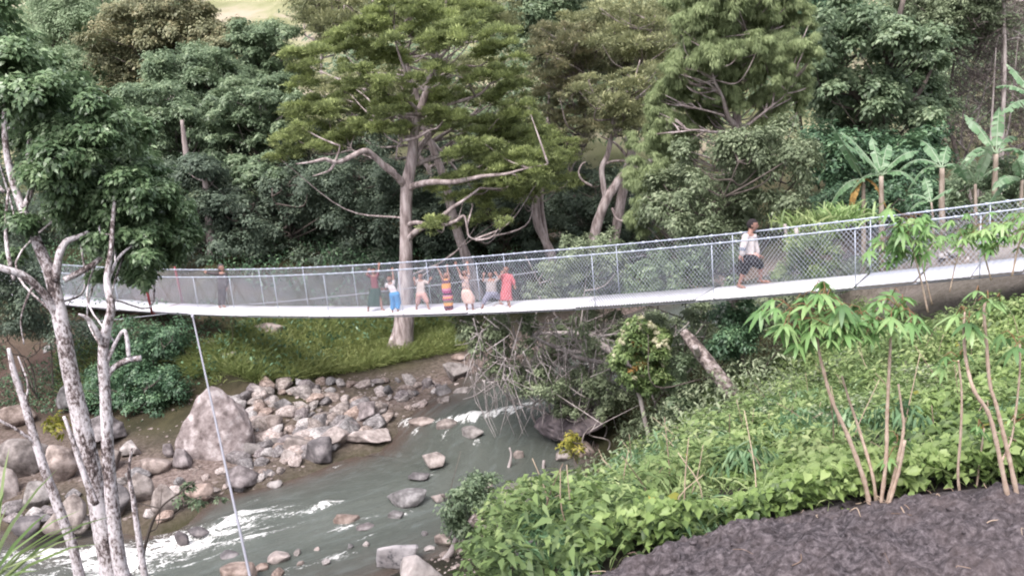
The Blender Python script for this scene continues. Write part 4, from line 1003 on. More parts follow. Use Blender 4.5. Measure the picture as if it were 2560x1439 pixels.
def rocks():
    B = [
        # px0 px1 py0 py1 mat label seed opts
        (405, 436, 1106, 1152, 'rock_grey', 'small upright grey rock standing at the foot of the pointed boulder', dict(name='rock', cat='rock')),
        (424, 480, 1116, 1182, 'rock_grey', 'angular grey rock leaning beside the pointed boulder', dict(angular=.8, name='rock', cat='rock')),
        (340, 428, 1138, 1192, 'rock', 'smooth rounded tan boulder on the wet mud by the river edge', dict(cuts=2, rough=.08)),
        (-30, 108, 1085, 1205, 'rock', 'huge smooth tan boulder half out of the frame behind the leaning thin trunk', dict(cuts=2, rough=.1)),
        (96, 190, 1100, 1215, 'rock', 'large brown boulder between the thin trunk and the thick lichen trunk', dict(cuts=3)),
        (-40, 40, 1160, 1262, 'rock_pale', 'pale overhanging boulder with a dark hollow under it at the picture edge', dict(cuts=3)),
        (44, 126, 1190, 1280, 'rock', 'round brown boulder under the big tan one', dict(cuts=2, rough=.09)),
        (172, 312, 1030, 1132, 'rock_grey', 'flat-topped grey slab boulder behind the two lichen trunks', dict(cuts=6, angular=.8)),
        (300, 358, 1098, 1146, 'rock_pale', 'light tan flat slab lying behind the slimmer lichen trunk', dict(cuts=5, angular=.7, name='rock', cat='rock')),
        (238, 312, 1118, 1190, 'rock', 'brown boulder between the two thick lichen trunks', dict()),
        (452, 532, 1194, 1268, 'rock', 'rounded tan boulder behind the twiggy shrub', dict(cuts=3)),
        (310, 382, 1170, 1268, 'rock', 'reddish brown boulder right of the slimmer lichen trunk', dict()),
        (372, 452, 1200, 1300, 'rock', 'low brown boulder half hidden by twigs', dict()),
        (100, 205, 1235, 1340, 'rock', 'brown boulder at the rapid behind the leaning trunk', dict()),
        (20, 100, 1285, 1350, 'rock_dark', 'dark wet flat boulder beside the white water', dict()),
        (240, 330, 1200, 1300, 'rock_dark', 'dark boulder glimpsed between the lichen trunks at the rapid', dict()),
        (545, 640, 1164, 1240, 'rock_grey', 'rough dark-grey block at the water edge beside the guy cable', dict(cuts=6, angular=.8, rough=.2)),
        (664, 706, 1202, 1226, 'rock_pale', 'small pale pink rock poking out of shallow water', dict(name='rock', cat='rock')),
        (752, 834, 1092, 1166, 'rock_dark', 'nearly black rough boulder on the far water edge', dict(cuts=6, angular=.8, rough=.2)),
        (788, 872, 1064, 1132, 'rock_pale', 'pale pink boulder right behind the black one', dict(cuts=4)),
        (848, 982, 1050, 1118, 'rock_pale', 'largest pale boulder on the far water edge, with a notched top', dict(cuts=6, angular=.7)),
        (700, 792, 1058, 1142, 'rock', 'pinkish angular boulder in the middle of the rock bar', dict(cuts=6, angular=.8)),
        (700, 742, 1116, 1162, 'rock_pale', 'upright pale block by the black boulder', dict(name='rock', cat='rock')),
        (558, 656, 1104, 1148, 'rock', 'long low tan rock at the foot of the pointed boulder', dict(cuts=3, wide=.5)),
        (655, 706, 1034, 1082, 'rock', 'roundish grey-pink rock beside the pointed boulder', dict(name='rock', cat='rock')),
        (682, 748, 984, 1036, 'rock_grey', 'flat-faced grey block high on the rock bar', dict(cuts=6, angular=.8)),
        (640, 682, 985, 1010, 'rock', 'grey rock near the grass edge by the pointed boulder', dict(name='rock', cat='rock')),
        (612, 660, 962, 998, 'rock', 'rounded rock at the grass edge right of the boulder tip', dict(name='rock', cat='rock')),
        (720, 762, 946, 972, 'rock_grey', 'squared grey block lying in the grass edge', dict(cuts=7, angular=.9, name='rock', cat='rock')),
        (1012, 1090, 1041, 1078, 'rock', 'long tan rock lying across the head of the pool', dict(cuts=3, wide=.55)),
        (1091, 1146, 1046, 1085, 'rock', 'tan rock in front of the white rapid', dict(cuts=3)),
        (1150, 1212, 1064, 1104, 'rock', 'lone rounded brown rock below the white rapid', dict(cuts=4)),
        (1043, 1116, 1131, 1180, 'rock', 'dark grey-brown rock in the middle of the pool', dict(cuts=5, angular=.7)),
        (1020, 1080, 1178, 1210, 'rock_dark', 'low dark rock just below the mid-pool rock', dict(cuts=5, angular=.7, wide=.6)),
        (964, 1070, 1228, 1276, 'rock_grey', 'flat grey rock sloping into the near side of the pool', dict(cuts=5, wide=.6)),
        (1078, 1114, 1232, 1262, 'rock_pale', 'small pink rock beside the bright-green shrub', dict(name='rock', cat='rock')),
        (968, 1012, 1278, 1304, 'rock_grey', 'small bluish rock below the flat grey one', dict(name='rock', cat='rock')),
        (936, 1052, 1340, 1430, 'rock_speckled', 'pale angular boulder with a line of dark spots', dict(cuts=6, angular=.8)),
        (960, 1110, 1395, 1500, 'rock_pale', 'flat pale slab at the bottom edge under the spotted boulder', dict(cuts=5, angular=.8)),
        (548, 638, 1388, 1480, 'rock', 'rounded boulder at the bottom edge crossed by the guy cable', dict(cuts=2, rough=.08)),
        (660, 722, 1384, 1418, 'rock_pale', 'pale pink flat rock beside the round boulder at the bottom edge', dict(name='rock', cat='rock')),
        (630, 670, 1410, 1434, 'rock', 'small tan rock touching the round boulder at the bottom edge', dict(name='rock', cat='rock')),
        (436, 472, 1322, 1372, 'rock_dark', 'black upright rock splitting the white rapid', dict(name='rock', cat='rock')),
        (466, 522, 1316, 1352, 'rock_dark', 'brown wet rock beside the black one in the rapid', dict(name='rock', cat='rock')),
        (828, 898, 1278, 1316, 'rock', 'reddish rock barely breaking the water', dict(name='rock', cat='rock', sink=.9)),
        (886, 938, 1308, 1334, 'rock_grey', 'small grey rock barely breaking the water', dict(name='rock', cat='rock', sink=.5)),
        (545, 600, 1372, 1400, 'rock_dark', 'low wet rocks behind the round boulder', dict(name='rock', cat='rock', sink=.5)),
        (1085, 1182, 903, 962, 'rock', 'big sloping slab at the upstream end of the rock bar', dict(cuts=5, angular=.8)),
        (1052, 1090, 942, 976, 'rock_grey', 'dark grey block next to the sloping slab', dict(name='rock', cat='rock')),
        (1128, 1164, 886, 908, 'rock', 'round tan rock above the sloping slab', dict(name='rock', cat='rock')),
        (1086, 1130, 964, 998, 'rock_grey', 'pale grey rock in the upstream rock cluster', dict(name='rock', cat='rock')),
        (1130, 1186, 968, 1004, 'rock', 'tan flat rock nearest the dead branches', dict(name='rock', cat='rock')),
        (1100, 1138, 990, 1020, 'rock', 'round rock in the lower part of the upstream cluster', dict(name='rock', cat='rock')),
        (1140, 1182, 1000, 1022, 'rock', 'low rock where the rapid begins', dict(name='rock', cat='rock')),
        (890, 960, 1000, 1060, 'rock_grey', 'dark angular rocks at the bend beside the long tan rock', dict(cuts=6, angular=.8)),
        (1236, 1336, 1206, 1286, 'rock_grey', 'grey boulder by the bleached driftwood', dict(cuts=5, rough=.2)),
        (1284, 1314, 1126, 1154, 'rock', 'small orange-brown rock near the driftwood tip', dict(name='rock', cat='rock')),
        (1210, 1240, 1200, 1240, 'rock', 'small brown rock between shrub and driftwood', dict(name='rock', cat='rock')),
        (1084, 1136, 1334, 1376, 'rock', 'tan rock under the bright-green shrub', dict(name='rock', cat='rock')),
        (1060, 1090, 1366, 1384, 'rock_pale', 'small pale stone right of the spotted boulder', dict(name='rock', cat='rock')),
        (1430, 1500, 1100, 1150, 'rock', 'brown rocks in the mouth of the dark hollow', dict(name='rock', cat='rock')),
        (1385, 1432, 1126, 1160, 'rock', 'brown rock at the waterline below the overhang', dict(name='rock', cat='rock')),
        (1290, 1370, 1340, 1420, 'rock_dark', 'dark rock half buried in the weeds at the slope foot', dict()),
        (545, 590, 878, 908, 'rock_pale', 'pale rock on the dirt path above the grass bank', dict(name='rock', cat='rock')),
        (498, 552, 852, 884, 'rock', 'brown rock at the foot of the shaded trunk', dict(name='rock', cat='rock')),
        (92, 138, 866, 888, 'rock_pale', 'pale flat rock on the brown dirt slope', dict(name='rock', cat='rock')),
        (625, 720, 800, 850, 'rock', 'weathered outcrop in the shade under the deck', dict()),
        (1370, 1420, 578, 602, 'rock', 'rounded brown rock under the curved twin trunks', dict()),
        (130, 200, 960, 1040, 'rock_grey', 'grey boulder high behind the thickest lichen trunk', dict()),
        (-20, 80, 1010, 1080, 'rock', 'long brown boulder on the far bank at the picture edge', dict()),
    ]
    for k, b in enumerate(B):
        kw = dict(b[6]); rock_at(*b[:5], b[5], 1000 + k, **kw)
    # pointed boulder: worn hull of its measured corners
    g = ground_px(530, 1140); dep = (g - CAM) @ FW; s = dep / FPX
    C = [(-98, -20, -5), (-92, -35, 40), (-85, 30, -10), (-60, -62, -8), (20, -75, -10), (78, -60, -5), (102, -10, 0), (98, -25, 55), (90, 40, 0), (30, 75, 0), (-50, 70, 0),
         (-58, -25, 100), (-20, -18, 158), (14, -8, 178), (36, 4, 160), (72, -22, 106), (86, 20, 88), (-40, 40, 105), (5, 45, 140), (-10, -60, 70), (45, -58, 62), (-75, 20, 66)]
    bm = bmesh.new()
    for c in C: bm.verts.new(np.array(c) * s)
    r = bmesh.ops.convex_hull(bm, input=bm.verts[:])
    bmesh.ops.delete(bm, geom=list({q for q in r['geom_interior'] + r['geom_unused'] if isinstance(q, bmesh.types.BMVert)}), context='VERTS')
    for lv in range(4):
        bmesh.ops.subdivide_edges(bm, edges=bm.edges[:], cuts=1, use_grid_fill=True)
        if lv >= 1: bmesh.ops.smooth_vert(bm, verts=bm.verts[:], factor=.16, use_axis_x=True, use_axis_y=True, use_axis_z=True)
    bmesh.ops.triangulate(bm, faces=bm.faces[:]); bm.verts.index_update()
    V = np.array([v.co[:] for v in bm.verts]); F = np.array([[v.index for v in f.verts] for f in bm.faces]); bm.free()
    V = V + unit(V - [0, 0, .8]) * (.09 * fnoise(V, 1.6, 3, 7) + .04 * fnoise(V, 6, 3, 8))[:, None]
    o = link('boulder', new_mesh('boulder', V, F, mats=[M['rock_big']]), None, (g[0], g[1] + 45 * s, g[2] - .05))
    tag(o, 'big pointed grey-pink boulder, largest on the rock bar, crossed by the guy cable', 'boulder')
    # dark overhanging rock with the hollow
    g = at(1430, 1072, 22.4)
    V, F = rock_shape(55, 5, 2, .25, .5)
    V = V * np.array([1.0, .9, .52]); V[:, 2] += .10 * V[:, 0]
    k = np.clip((V[:, 0] - .1) / .6, 0, 1) * np.clip(-V[:, 2] / .4, 0, 1); V[:, 1] += .5 * k; V[:, 2] += .22 * k      # undercut hollow
    o = link('boulder', new_mesh('boulder', V, F, mats=[M['rock_dark']]), None, (g[0], g[1] + .5, g[2] - .02))
    tag(o, 'dark overhanging rock with a black hollow beneath it across the rapid', 'boulder')
    # small stones
    rng = np.random.default_rng(8)
    zones = [([(560, 1150), (640, 990), (780, 960), (960, 940), (1060, 960), (990, 1030), (880, 1060), (800, 1080), (740, 1170), (640, 1210)], 104, (8, 26), 'small pinkish stone among many on the rock bar beside the pointed boulder', 'stones of the rock bar'),
             ([(880, 1010), (1000, 960), (1180, 930), (1190, 1010), (1060, 1030), (960, 1055)], 40, (5, 15), 'small stone in the gravel upstream of the rock bar', 'stones of the upstream gravel'),
             ([(640, 1130), (760, 1145), (880, 1105), (980, 1065), (960, 1010), (800, 1060), (680, 1090)], 46, (14, 34), 'large angular stone packed along the far waterline of the rock bar', 'stones along the far waterline'),
             ([(560, 1000), (660, 960), (780, 965), (760, 1040), (640, 1080)], 26, (14, 30), 'large stone in the upper rock bar under the grass', 'large stones of the upper rock bar'),
             ([(440, 1180), (560, 1150), (720, 1160), (680, 1210), (540, 1240), (450, 1230)], 18, (8, 18), 'small wet stone in the shallow muddy edge', 'stones of the muddy edge'),
             ([(0, 1230), (120, 1260), (330, 1180), (520, 1240), (480, 1290), (300, 1310), (0, 1330)], 22, (14, 30), 'brown stone between boulders near the lichen trunks', 'stones near the lichen trunks'),
             ([(880, 1330), (1100, 1330), (1130, 1400), (1080, 1439), (900, 1439), (520, 1439), (700, 1400)], 12, (8, 18), 'small stone in the shallows near the spotted boulder', 'stones of the near shallows'),
             ([(2310, 625), (2460, 640), (2450, 662), (2300, 650)], 12, (6, 14), 'pale stone in the row of rubble behind the bridge end', 'rubble behind the bridge end'),
             ([(2100, 610), (2190, 600), (2210, 680), (2100, 690)], 12, (10, 20), 'brown rubble stone piled behind the mesh', 'rubble pile behind the mesh')]
    for poly, n, rr, lb, gp in zones:
        for x, y in poly_px(poly, n, rng):
            g = ground_px(x, y, 4)
            if g[2] < ZW: 
                d = ray(x, y); g = CAM + d * ((ZW - CAMZ) / d[2])
            r = rng.uniform(*rr) * ((g - CAM) @ FW) / FPX
            mk = rng.choice(['rock', 'rock', 'rock_grey', 'rock_pale'] if 'pale' not in lb else ['rock_pale'])
            o = link('stone', rock_lib(str(mk))[rng.integers(8)], None, (g[0], g[1], g[2] + r * .25))
            o.scale = (r * rng.uniform(.8, 1.3), r * rng.uniform(.8, 1.2), r * rng.uniform(.55, .85))
            o.rotation_euler = (rng.uniform(-.3, .3), rng.uniform(-.3, .3), rng.uniform(0, 6.28))
            tag(o, lb, 'stone', gp)
M['rock_big'] = noise_mat('rock_big', [(.36, (.11, .088, .085)), (.46, (.21, .175, .17)), (.54, (.28, .24, .235)), (.62, (.42, .375, .37))], 3.2, .85, .6, .03, detail=9)
rocks()

def gravel():
    rng = np.random.default_rng(88); mb = MB(); lib = [rock_shape(400 + k, 3, 3, .1, .6) for k in range(5)]
    lib = [(v, f) for v, f in lib]
    for poly, n, rr in (([(440, 1180), (560, 1150), (640, 990), (780, 950), (1000, 930), (1180, 920), (1190, 1010), (1060, 1040), (990, 1060), (880, 1110), (760, 1170), (640, 1225), (520, 1260)], 1500, (2.0, 7)),
                        ([(0, 1150), (330, 1120), (460, 1170), (520, 1260), (330, 1310), (0, 1330)], 420, (2.5, 9)), ([(1040, 1300), (1130, 1300), (1230, 1260), (1260, 1330), (1180, 1439), (960, 1439)], 420, (2.5, 10)), ([(250, 900), (520, 900), (560, 960), (440, 1110), (300, 1090)], 200, (2, 7))):
        for g in ground_px_many(poly_px(poly, n, rng), 4):
            if g[2] < ZW - .12: continue
            r = rng.uniform(*rr) ** 1.0 * ((g - CAM) @ FW) / FPX * rng.uniform(.5, 1)
            V, F = lib[rng.integers(5)]
            a = rng.uniform(0, 6.28); ca, sa = math.cos(a), math.sin(a)
            mb.add((V * r * np.array([1.1, 1, .6])) @ np.array([[ca, -sa, 0], [sa, ca, 0], [0, 0, 1]]).T + g + [0, 0, r * .15], F)
    tag(mb.build('gravel', M['gravel']), kind='stuff')
M['gravel'] = noise_mat('gravel', [(.36, (.09, .07, .062)), (.5, (.20, .165, .15)), (.64, (.33, .285, .265))], 1.7, .9, .4, .01)
gravel()

# ------------------------------------------------------------------ dead wood
def dead_wood():
    # leaning cut log
    p0 = ground_px(1822, 985); Y0 = p0[1] - 1.6
    b = p0
    t = thing('cut_log', 'thick cut log with mottled bark leaning up the slope beside the round shrub', 'log', b)
    mb = MB(); P, r = px_line([(1845, 1000, 0, .16), (1815, 962, 0, .165), (1770, 905, .2, .15), (1735, 860, .5, .14), (1708, 828, .7, .10)], Y0)
    V, F = tube(P, r, 12, .15, 3); mb.add(V, F); mb.build('trunk', M['log'], t, b)
    mb = MB(); P, r = px_line([(1745, 885, .25, .07), (1742, 876, .1, .065), (1738, 866, 0, .06)], Y0); V, F = tube(P, r, 8, .1, 5); mb.add(V, F); mb.build('branch_stub', M['wood_dead'], t, b)
    # fallen dead tree over the river
    Y = 22.8
    t0 = ground_px(1560, 880); b = at(1560, 900, Y)
    t = thing('fallen_tree', 'fallen dead tree with bare grey branches hanging over the river under the deck', 'tree', b)
    main = [[(1620, 950, 0, .13), (1560, 900, 0, .12), (1500, 860, .2, .1), (1470, 838, .2, .09), (1400, 832, .3, .06), (1330, 835, .3, .03)], [(1500, 860, .2, .07), (1440, 880, 0, .06), (1350, 850, -.2, .045), (1290, 800, -.3, .03)],
            [(1180, 790, .2, .05), (1205, 830, .1, .05), (1235, 860, 0, .04)], [(1150, 800, 0, .03), (1190, 815, 0, .04), (1225, 850, 0, .04)], [(1560, 900, 0, .09), (1500, 905, -.2, .07), (1430, 890, -.3, .05)]]
    mb = MB()
    for k, l in enumerate(main):
        P, r = px_line(l, Y); V, F = tube(P, r, 8, .12, k); mb.add(V, F)
    mb.build('trunk', M['wood_dead'], t, b)
    rng = np.random.default_rng(14); mb = MB()
    for k in range(230):
        x = rng.uniform(1170, 1520); y = rng.uniform(790, 960); l = rng.uniform(60, 190); a = rng.normal(-1.0, .9)
        x2 = x + math.cos(a) * l * .6; y2 = y - math.sin(a) * l
        o = rng.uniform(-1.2, .8)
        P, r = px_line([(x, y, o, .014), ((x + x2) / 2 + rng.uniform(-25, 25), (y + y2) / 2 + rng.uniform(-15, 15), o + .1, .011), (x2, y2, o + rng.uniform(-.4, .4), .004)], Y)
        V, F = tube(P, r, 4, 0); mb.add(V, F)
    for l in ([(1210, 980, 0, .01), (1275, 940, 0, .015), (1310, 900, 0, .018), (1330, 830, 0, .02), (1350, 740, 0, .02)], [(1390, 1080, -.3, .01), (1395, 1000, -.3, .015), (1385, 930, -.2, .018), (1400, 880, 0, .02)],
              [(1240, 1030, -.3, .01), (1235, 960, -.2, .014), (1250, 900, 0, .016)], [(1300, 1040, -.3, .006), (1312, 960, -.2, .012), (1330, 900, 0, .016)]):
        P, r = px_line(l, Y); V, F = tube(P, r, 5, 0); mb.add(V, F)
    mb.build('branches', M['twig_dead'], t, b)
    # bleached driftwood on the near shore
    Y = ground_px(1255, 1240)[1]; b = at(1300, 1240, Y)
    t = thing('driftwood', 'bleached forked driftwood branch curving up by the water', 'driftwood', b)
    mb = MB()
    for k, l in enumerate(([(1225, 1250, 0, .04), (1250, 1215, 0, .05), (1268, 1180, 0, .05), (1278, 1140, 0, .035), (1274, 1118, 0, .02)], [(1360, 1290, -.4, .05), (1345, 1240, -.2, .06), (1318, 1212, -.2, .06), (1306, 1200, -.2, .03)],
                           [(1345, 1240, -.2, .05), (1356, 1190, -.3, .05), (1360, 1150, -.3, .04)], [(1335, 1230, -.2, .05), (1290, 1270, -.4, .04), (1240, 1300, -.6, .03)])):
        P, r = px_line(l, Y); V, F = tube(P, r, 8, .15, k); mb.add(V, F)
    mb.build('branch', M['wood_dead'], t, b)
    Y = 14.6; b = at(1240, 1400, Y)
    t = thing('stump', 'cut leaning stump with reddish bark rising out of the weeds', 'stump', b)
    mb = MB(); P, r = px_line([(1255, 1430, 0, .13), (1230, 1370, 0, .12), (1205, 1320, 0, .11), (1180, 1292, 0, .1)], Y); V, F = tube(P, r, 10, .15, 2); mb.add(V, F); mb.build('trunk', M['log'], t, b)
    Y = 15.2; b = at(1100, 1420, Y)
    t = thing('driftwood', 'pale straight driftwood pole beside the spotted boulder', 'driftwood', b)
    mb = MB(); P, r = px_line([(1060, 1445, 0, .05), (1100, 1410, 0, .06), (1130, 1375, 0, .06), (1140, 1345, 0, .05)], Y); V, F = tube(P, r, 8, .15, 2); mb.add(V, F)
    P, r = px_line([(1060, 1425, .1, .04), (1130, 1412, .1, .04), (1170, 1395, .1, .03)], Y); V, F = tube(P, r, 7, .15, 2); mb.add(V, F); mb.build('branch', M['wood_dead'], t, b)
    # brush pile next to the boulder
    rng = np.random.default_rng(15); g = ground_px(455, 990); t = thing('brush_pile', 'pile of dark broken branches behind the pointed boulder', 'branches', g)
    mb = MB()
    for k in range(26):
        a = rng.uniform(-.6, .6); l = rng.uniform(.5, 1.3); c = g + rng.normal(size=3) * [.8, .3, .08] + [0, .2, .15]
        d = np.array([math.cos(a), math.sin(a), rng.uniform(-.1, .3)]) * l / 2
        V, F = tube(np.array([c - d, c + rng.normal(size=3) * .05, c + d]), [.03, .025, .01], 5); mb.add(V, F)
    mb.build('branches', M['bark_dark'], t, g)
    # fence posts / stakes behind mesh
    for (x, y0, y1, w, lb) in ((1990, 570, 660, .05, 'slanting pale stake behind the mesh right of the walking boy'), (1962, 560, 640, .04, 'second thinner pale stake behind the mesh right of the walking boy')):
        P, r = px_line([(x + 10, y1, 0, w), (x, y0, 0, w * .9)], 19.5)
        o = MB(); V, F = tube(P, r, 7, .1); o.add(V, F); c = P[0]
        tag(o.build('stake', M['bark_pale'], None, None), lb, 'stake')
M['twig_dead'] = noise_mat('dead_twigs', [(.36, (.20, .17, .165)), (.64, (.46, .42, .41))], 6, .9, .2, .01)
dead_wood()

def flowering_tree():
    Y = 19.2
    rng = np.random.default_rng(33)
    lines = [[(1622, 1090, 0, .06), (1612, 1050, 0, .055), (1602, 1000, 0, .05), (1595, 970, 0, .045), (1600, 900, 0, .03), (1605, 830, 0, .02)], [(1600, 990, 0, .03), (1622, 960, .1, .03), (1630, 900, .1, .02)]]
    cl = clumps_from_poly([(1540, 880), (1570, 820), (1610, 795), (1660, 830), (1670, 870), (1650, 920), (1660, 960), (1600, 980), (1560, 960), (1540, 930)], Y, 62, (13, 25), .5, .9, rng)
    base = ground_px(1622, 1088); 
    t = tree('flowering_tree', 'small round-headed tree topped with creamy white flower heads over the river slope', 'tree', Y, lines, cl, 15000, .085, .045, M['leaf_weed'], M['bark_pale'], seed=30, limb=.02)
    b = px_line(lines[0], Y)[0][0]
    top = clumps_list([(x, y, 8, 7) for x, y in ((1605, 795), (1590, 805), (1575, 812), (1620, 810), (1560, 830), (1555, 850), (1545, 870), (1640, 830), (1655, 845), (1665, 855), (1650, 862), (1632, 815), (1600, 815), (1570, 840), (1540, 890), (1668, 870), (1640, 850), (1585, 830), (1660, 905), (1610, 935), (1582, 945), (1640, 935))], Y - .35, .25, 1, rng)
    V, F, tt = crown_leaves(top, 2400, .05, .03, 'broad', 6, rng)
    mb = MB(); mb.add(V, F, tt); mb.build('flowers', M['flower'], t, b)
    dry = clumps_from_poly([(1550, 900), (1600, 840), (1650, 900), (1600, 960)], Y - .2, 10, (8, 14), .4, .9, rng)
    V, F, tt = crown_leaves(dry, 500, .07, .035, 'broad', 6, rng); mb = MB(); mb.add(V, F, tt); mb.build('autumn_leaves', M['leaf_dry'], t, b)
flowering_tree()

# ------------------------------------------------------------------ ground cover
def scatter_ground(poly, n, rng, dens=None):
    P = ground_px_many(poly_px(poly, n, rng), 2.5)
    return P

def world_scatter(x0, x1, y0, y1, n, rng):
    X = rng.uniform(x0, x1, n); Y = rng.uniform(y0, y1, n)
    return np.stack([X, Y, terrain(X, Y)], 1)

def soil_edge(y):
    """x beyond which (and y nearer than) the bare dug soil lies"""
    return y

def bare_soil(P):
    # bare dug soil strip close to the camera: boundary from photo (1560,1439)..(2560,1225)
    return P[:, 1] < np.interp(P[:, 0], EDGE[:, 0], EDGE[:, 1]) + .18 * vnoise(P * [1, 1, 0], 2.2, 91) + .12 * vnoise(P * [1, 1, 0], 6, 92)

EDGE = np.array([ground_px(x, y)[:2] for x, y in ((1500, 1470), (1600, 1425), (1800, 1330), (2000, 1290), (2200, 1262), (2400, 1245), (2560, 1235), (2800, 1215))])
EDGE = EDGE[np.argsort(EDGE[:, 0])]

M['leaf_cassava2'] = leaf_mat('leaf_fern_weed', (.07, .14, .07), (.15, .26, .13), (.32, .43, .25), .35, .45, .35)
M['litter'] = leaf_mat('litter', (.12, .085, .07), (.26, .19, .15), (.50, .40, .30), .05, .8, .1)
def vines():
    rng = np.random.default_rng(41)
    P = world_scatter(-1.0, 10, 3.2, 14.4, 290000, rng)
    d, w, _ = river_sd(P[:, 0], P[:, 1])
    e2 = -d - w
    fz = field_z(P[:, 0], P[:, 1])
    onfield = P[:, 2] > fz - 1.5
    edge_fade = np.clip((P[:, 2] - (fz - 1.7)) / .9, 0, 1)
    keep = (~bare_soil(P)) & (rng.random(len(P)) < edge_fade) & (fnoise(P * [1, 1, 0], 2.1, 2, 68) > -.38) & (rng.random(len(P)) < np.clip((P[:, 0] - np.interp(P[:, 1], [4, 5, 8, 10, 13], [-.1, .1, .45, .9, 1.9])) / .7, 0, 1))
    # gaps between the mounds, far right path bare
    mound = fnoise(P * [1, 1, 0], .75, 3, 61)
    keep &= rng.random(len(P)) < np.clip(.9 + 3.6 * mound, .03, 1)
    keep &= ~((P[:, 0] > 6.8) & (P[:, 1] > 13.0) & (rng.random(len(P)) > .4))
    near = np.clip(9 / P[:, 1], .25, 1.0)
    keep &= rng.random(len(P)) < near
    P = P[keep]; mound = mound[keep]
    n = len(P)
    h = np.clip(.05 + .34 * (mound + .4), .02, .5) * rng.beta(2, 1.3, n)
    P[:, 2] += h
    up = np.array([0, 0, 1.0]); rnd = unit(rng.normal(size=(n, 3)))
    N = unit(up * 1.0 + rnd * .55 + np.array([0, -.15, 0])); D = unit(np.cross(rnd, N) + [0, -.25, -.15])
    t = np.clip(.40 + 1.2 * (h - .12) + .6 * fnoise(P * [1, 1, 0], .9, 3, 66) + rng.normal(size=n) * .22, 0, 1)
    s = rng.uniform(.5, 1.4, n)
    V, F, tt = leaf_cards(P, D, N, (.056 * s), (.047 * s), t, .14, 'heart', .25)
    mb = MB(); mb.add(V, F, tt)
    tag(mb.build('vine_ground_cover', M['leaf_vine']), kind='stuff')
    print('vines', n)
    # old yellow and orange leaves among the vines
    k = rng.choice(n, 260, replace=False); k = k[h[k] > .05]
    V, F, tt = leaf_cards(P[k] + [0, 0, .04], D[k], N[k], .075, .06, rng.random(len(k)), .1, 'heart', .1)
    mb = MB(); mb.add(V, F, tt)
    tag(mb.build('withered_leaves', M['leaf_yellow']), kind='stuff')

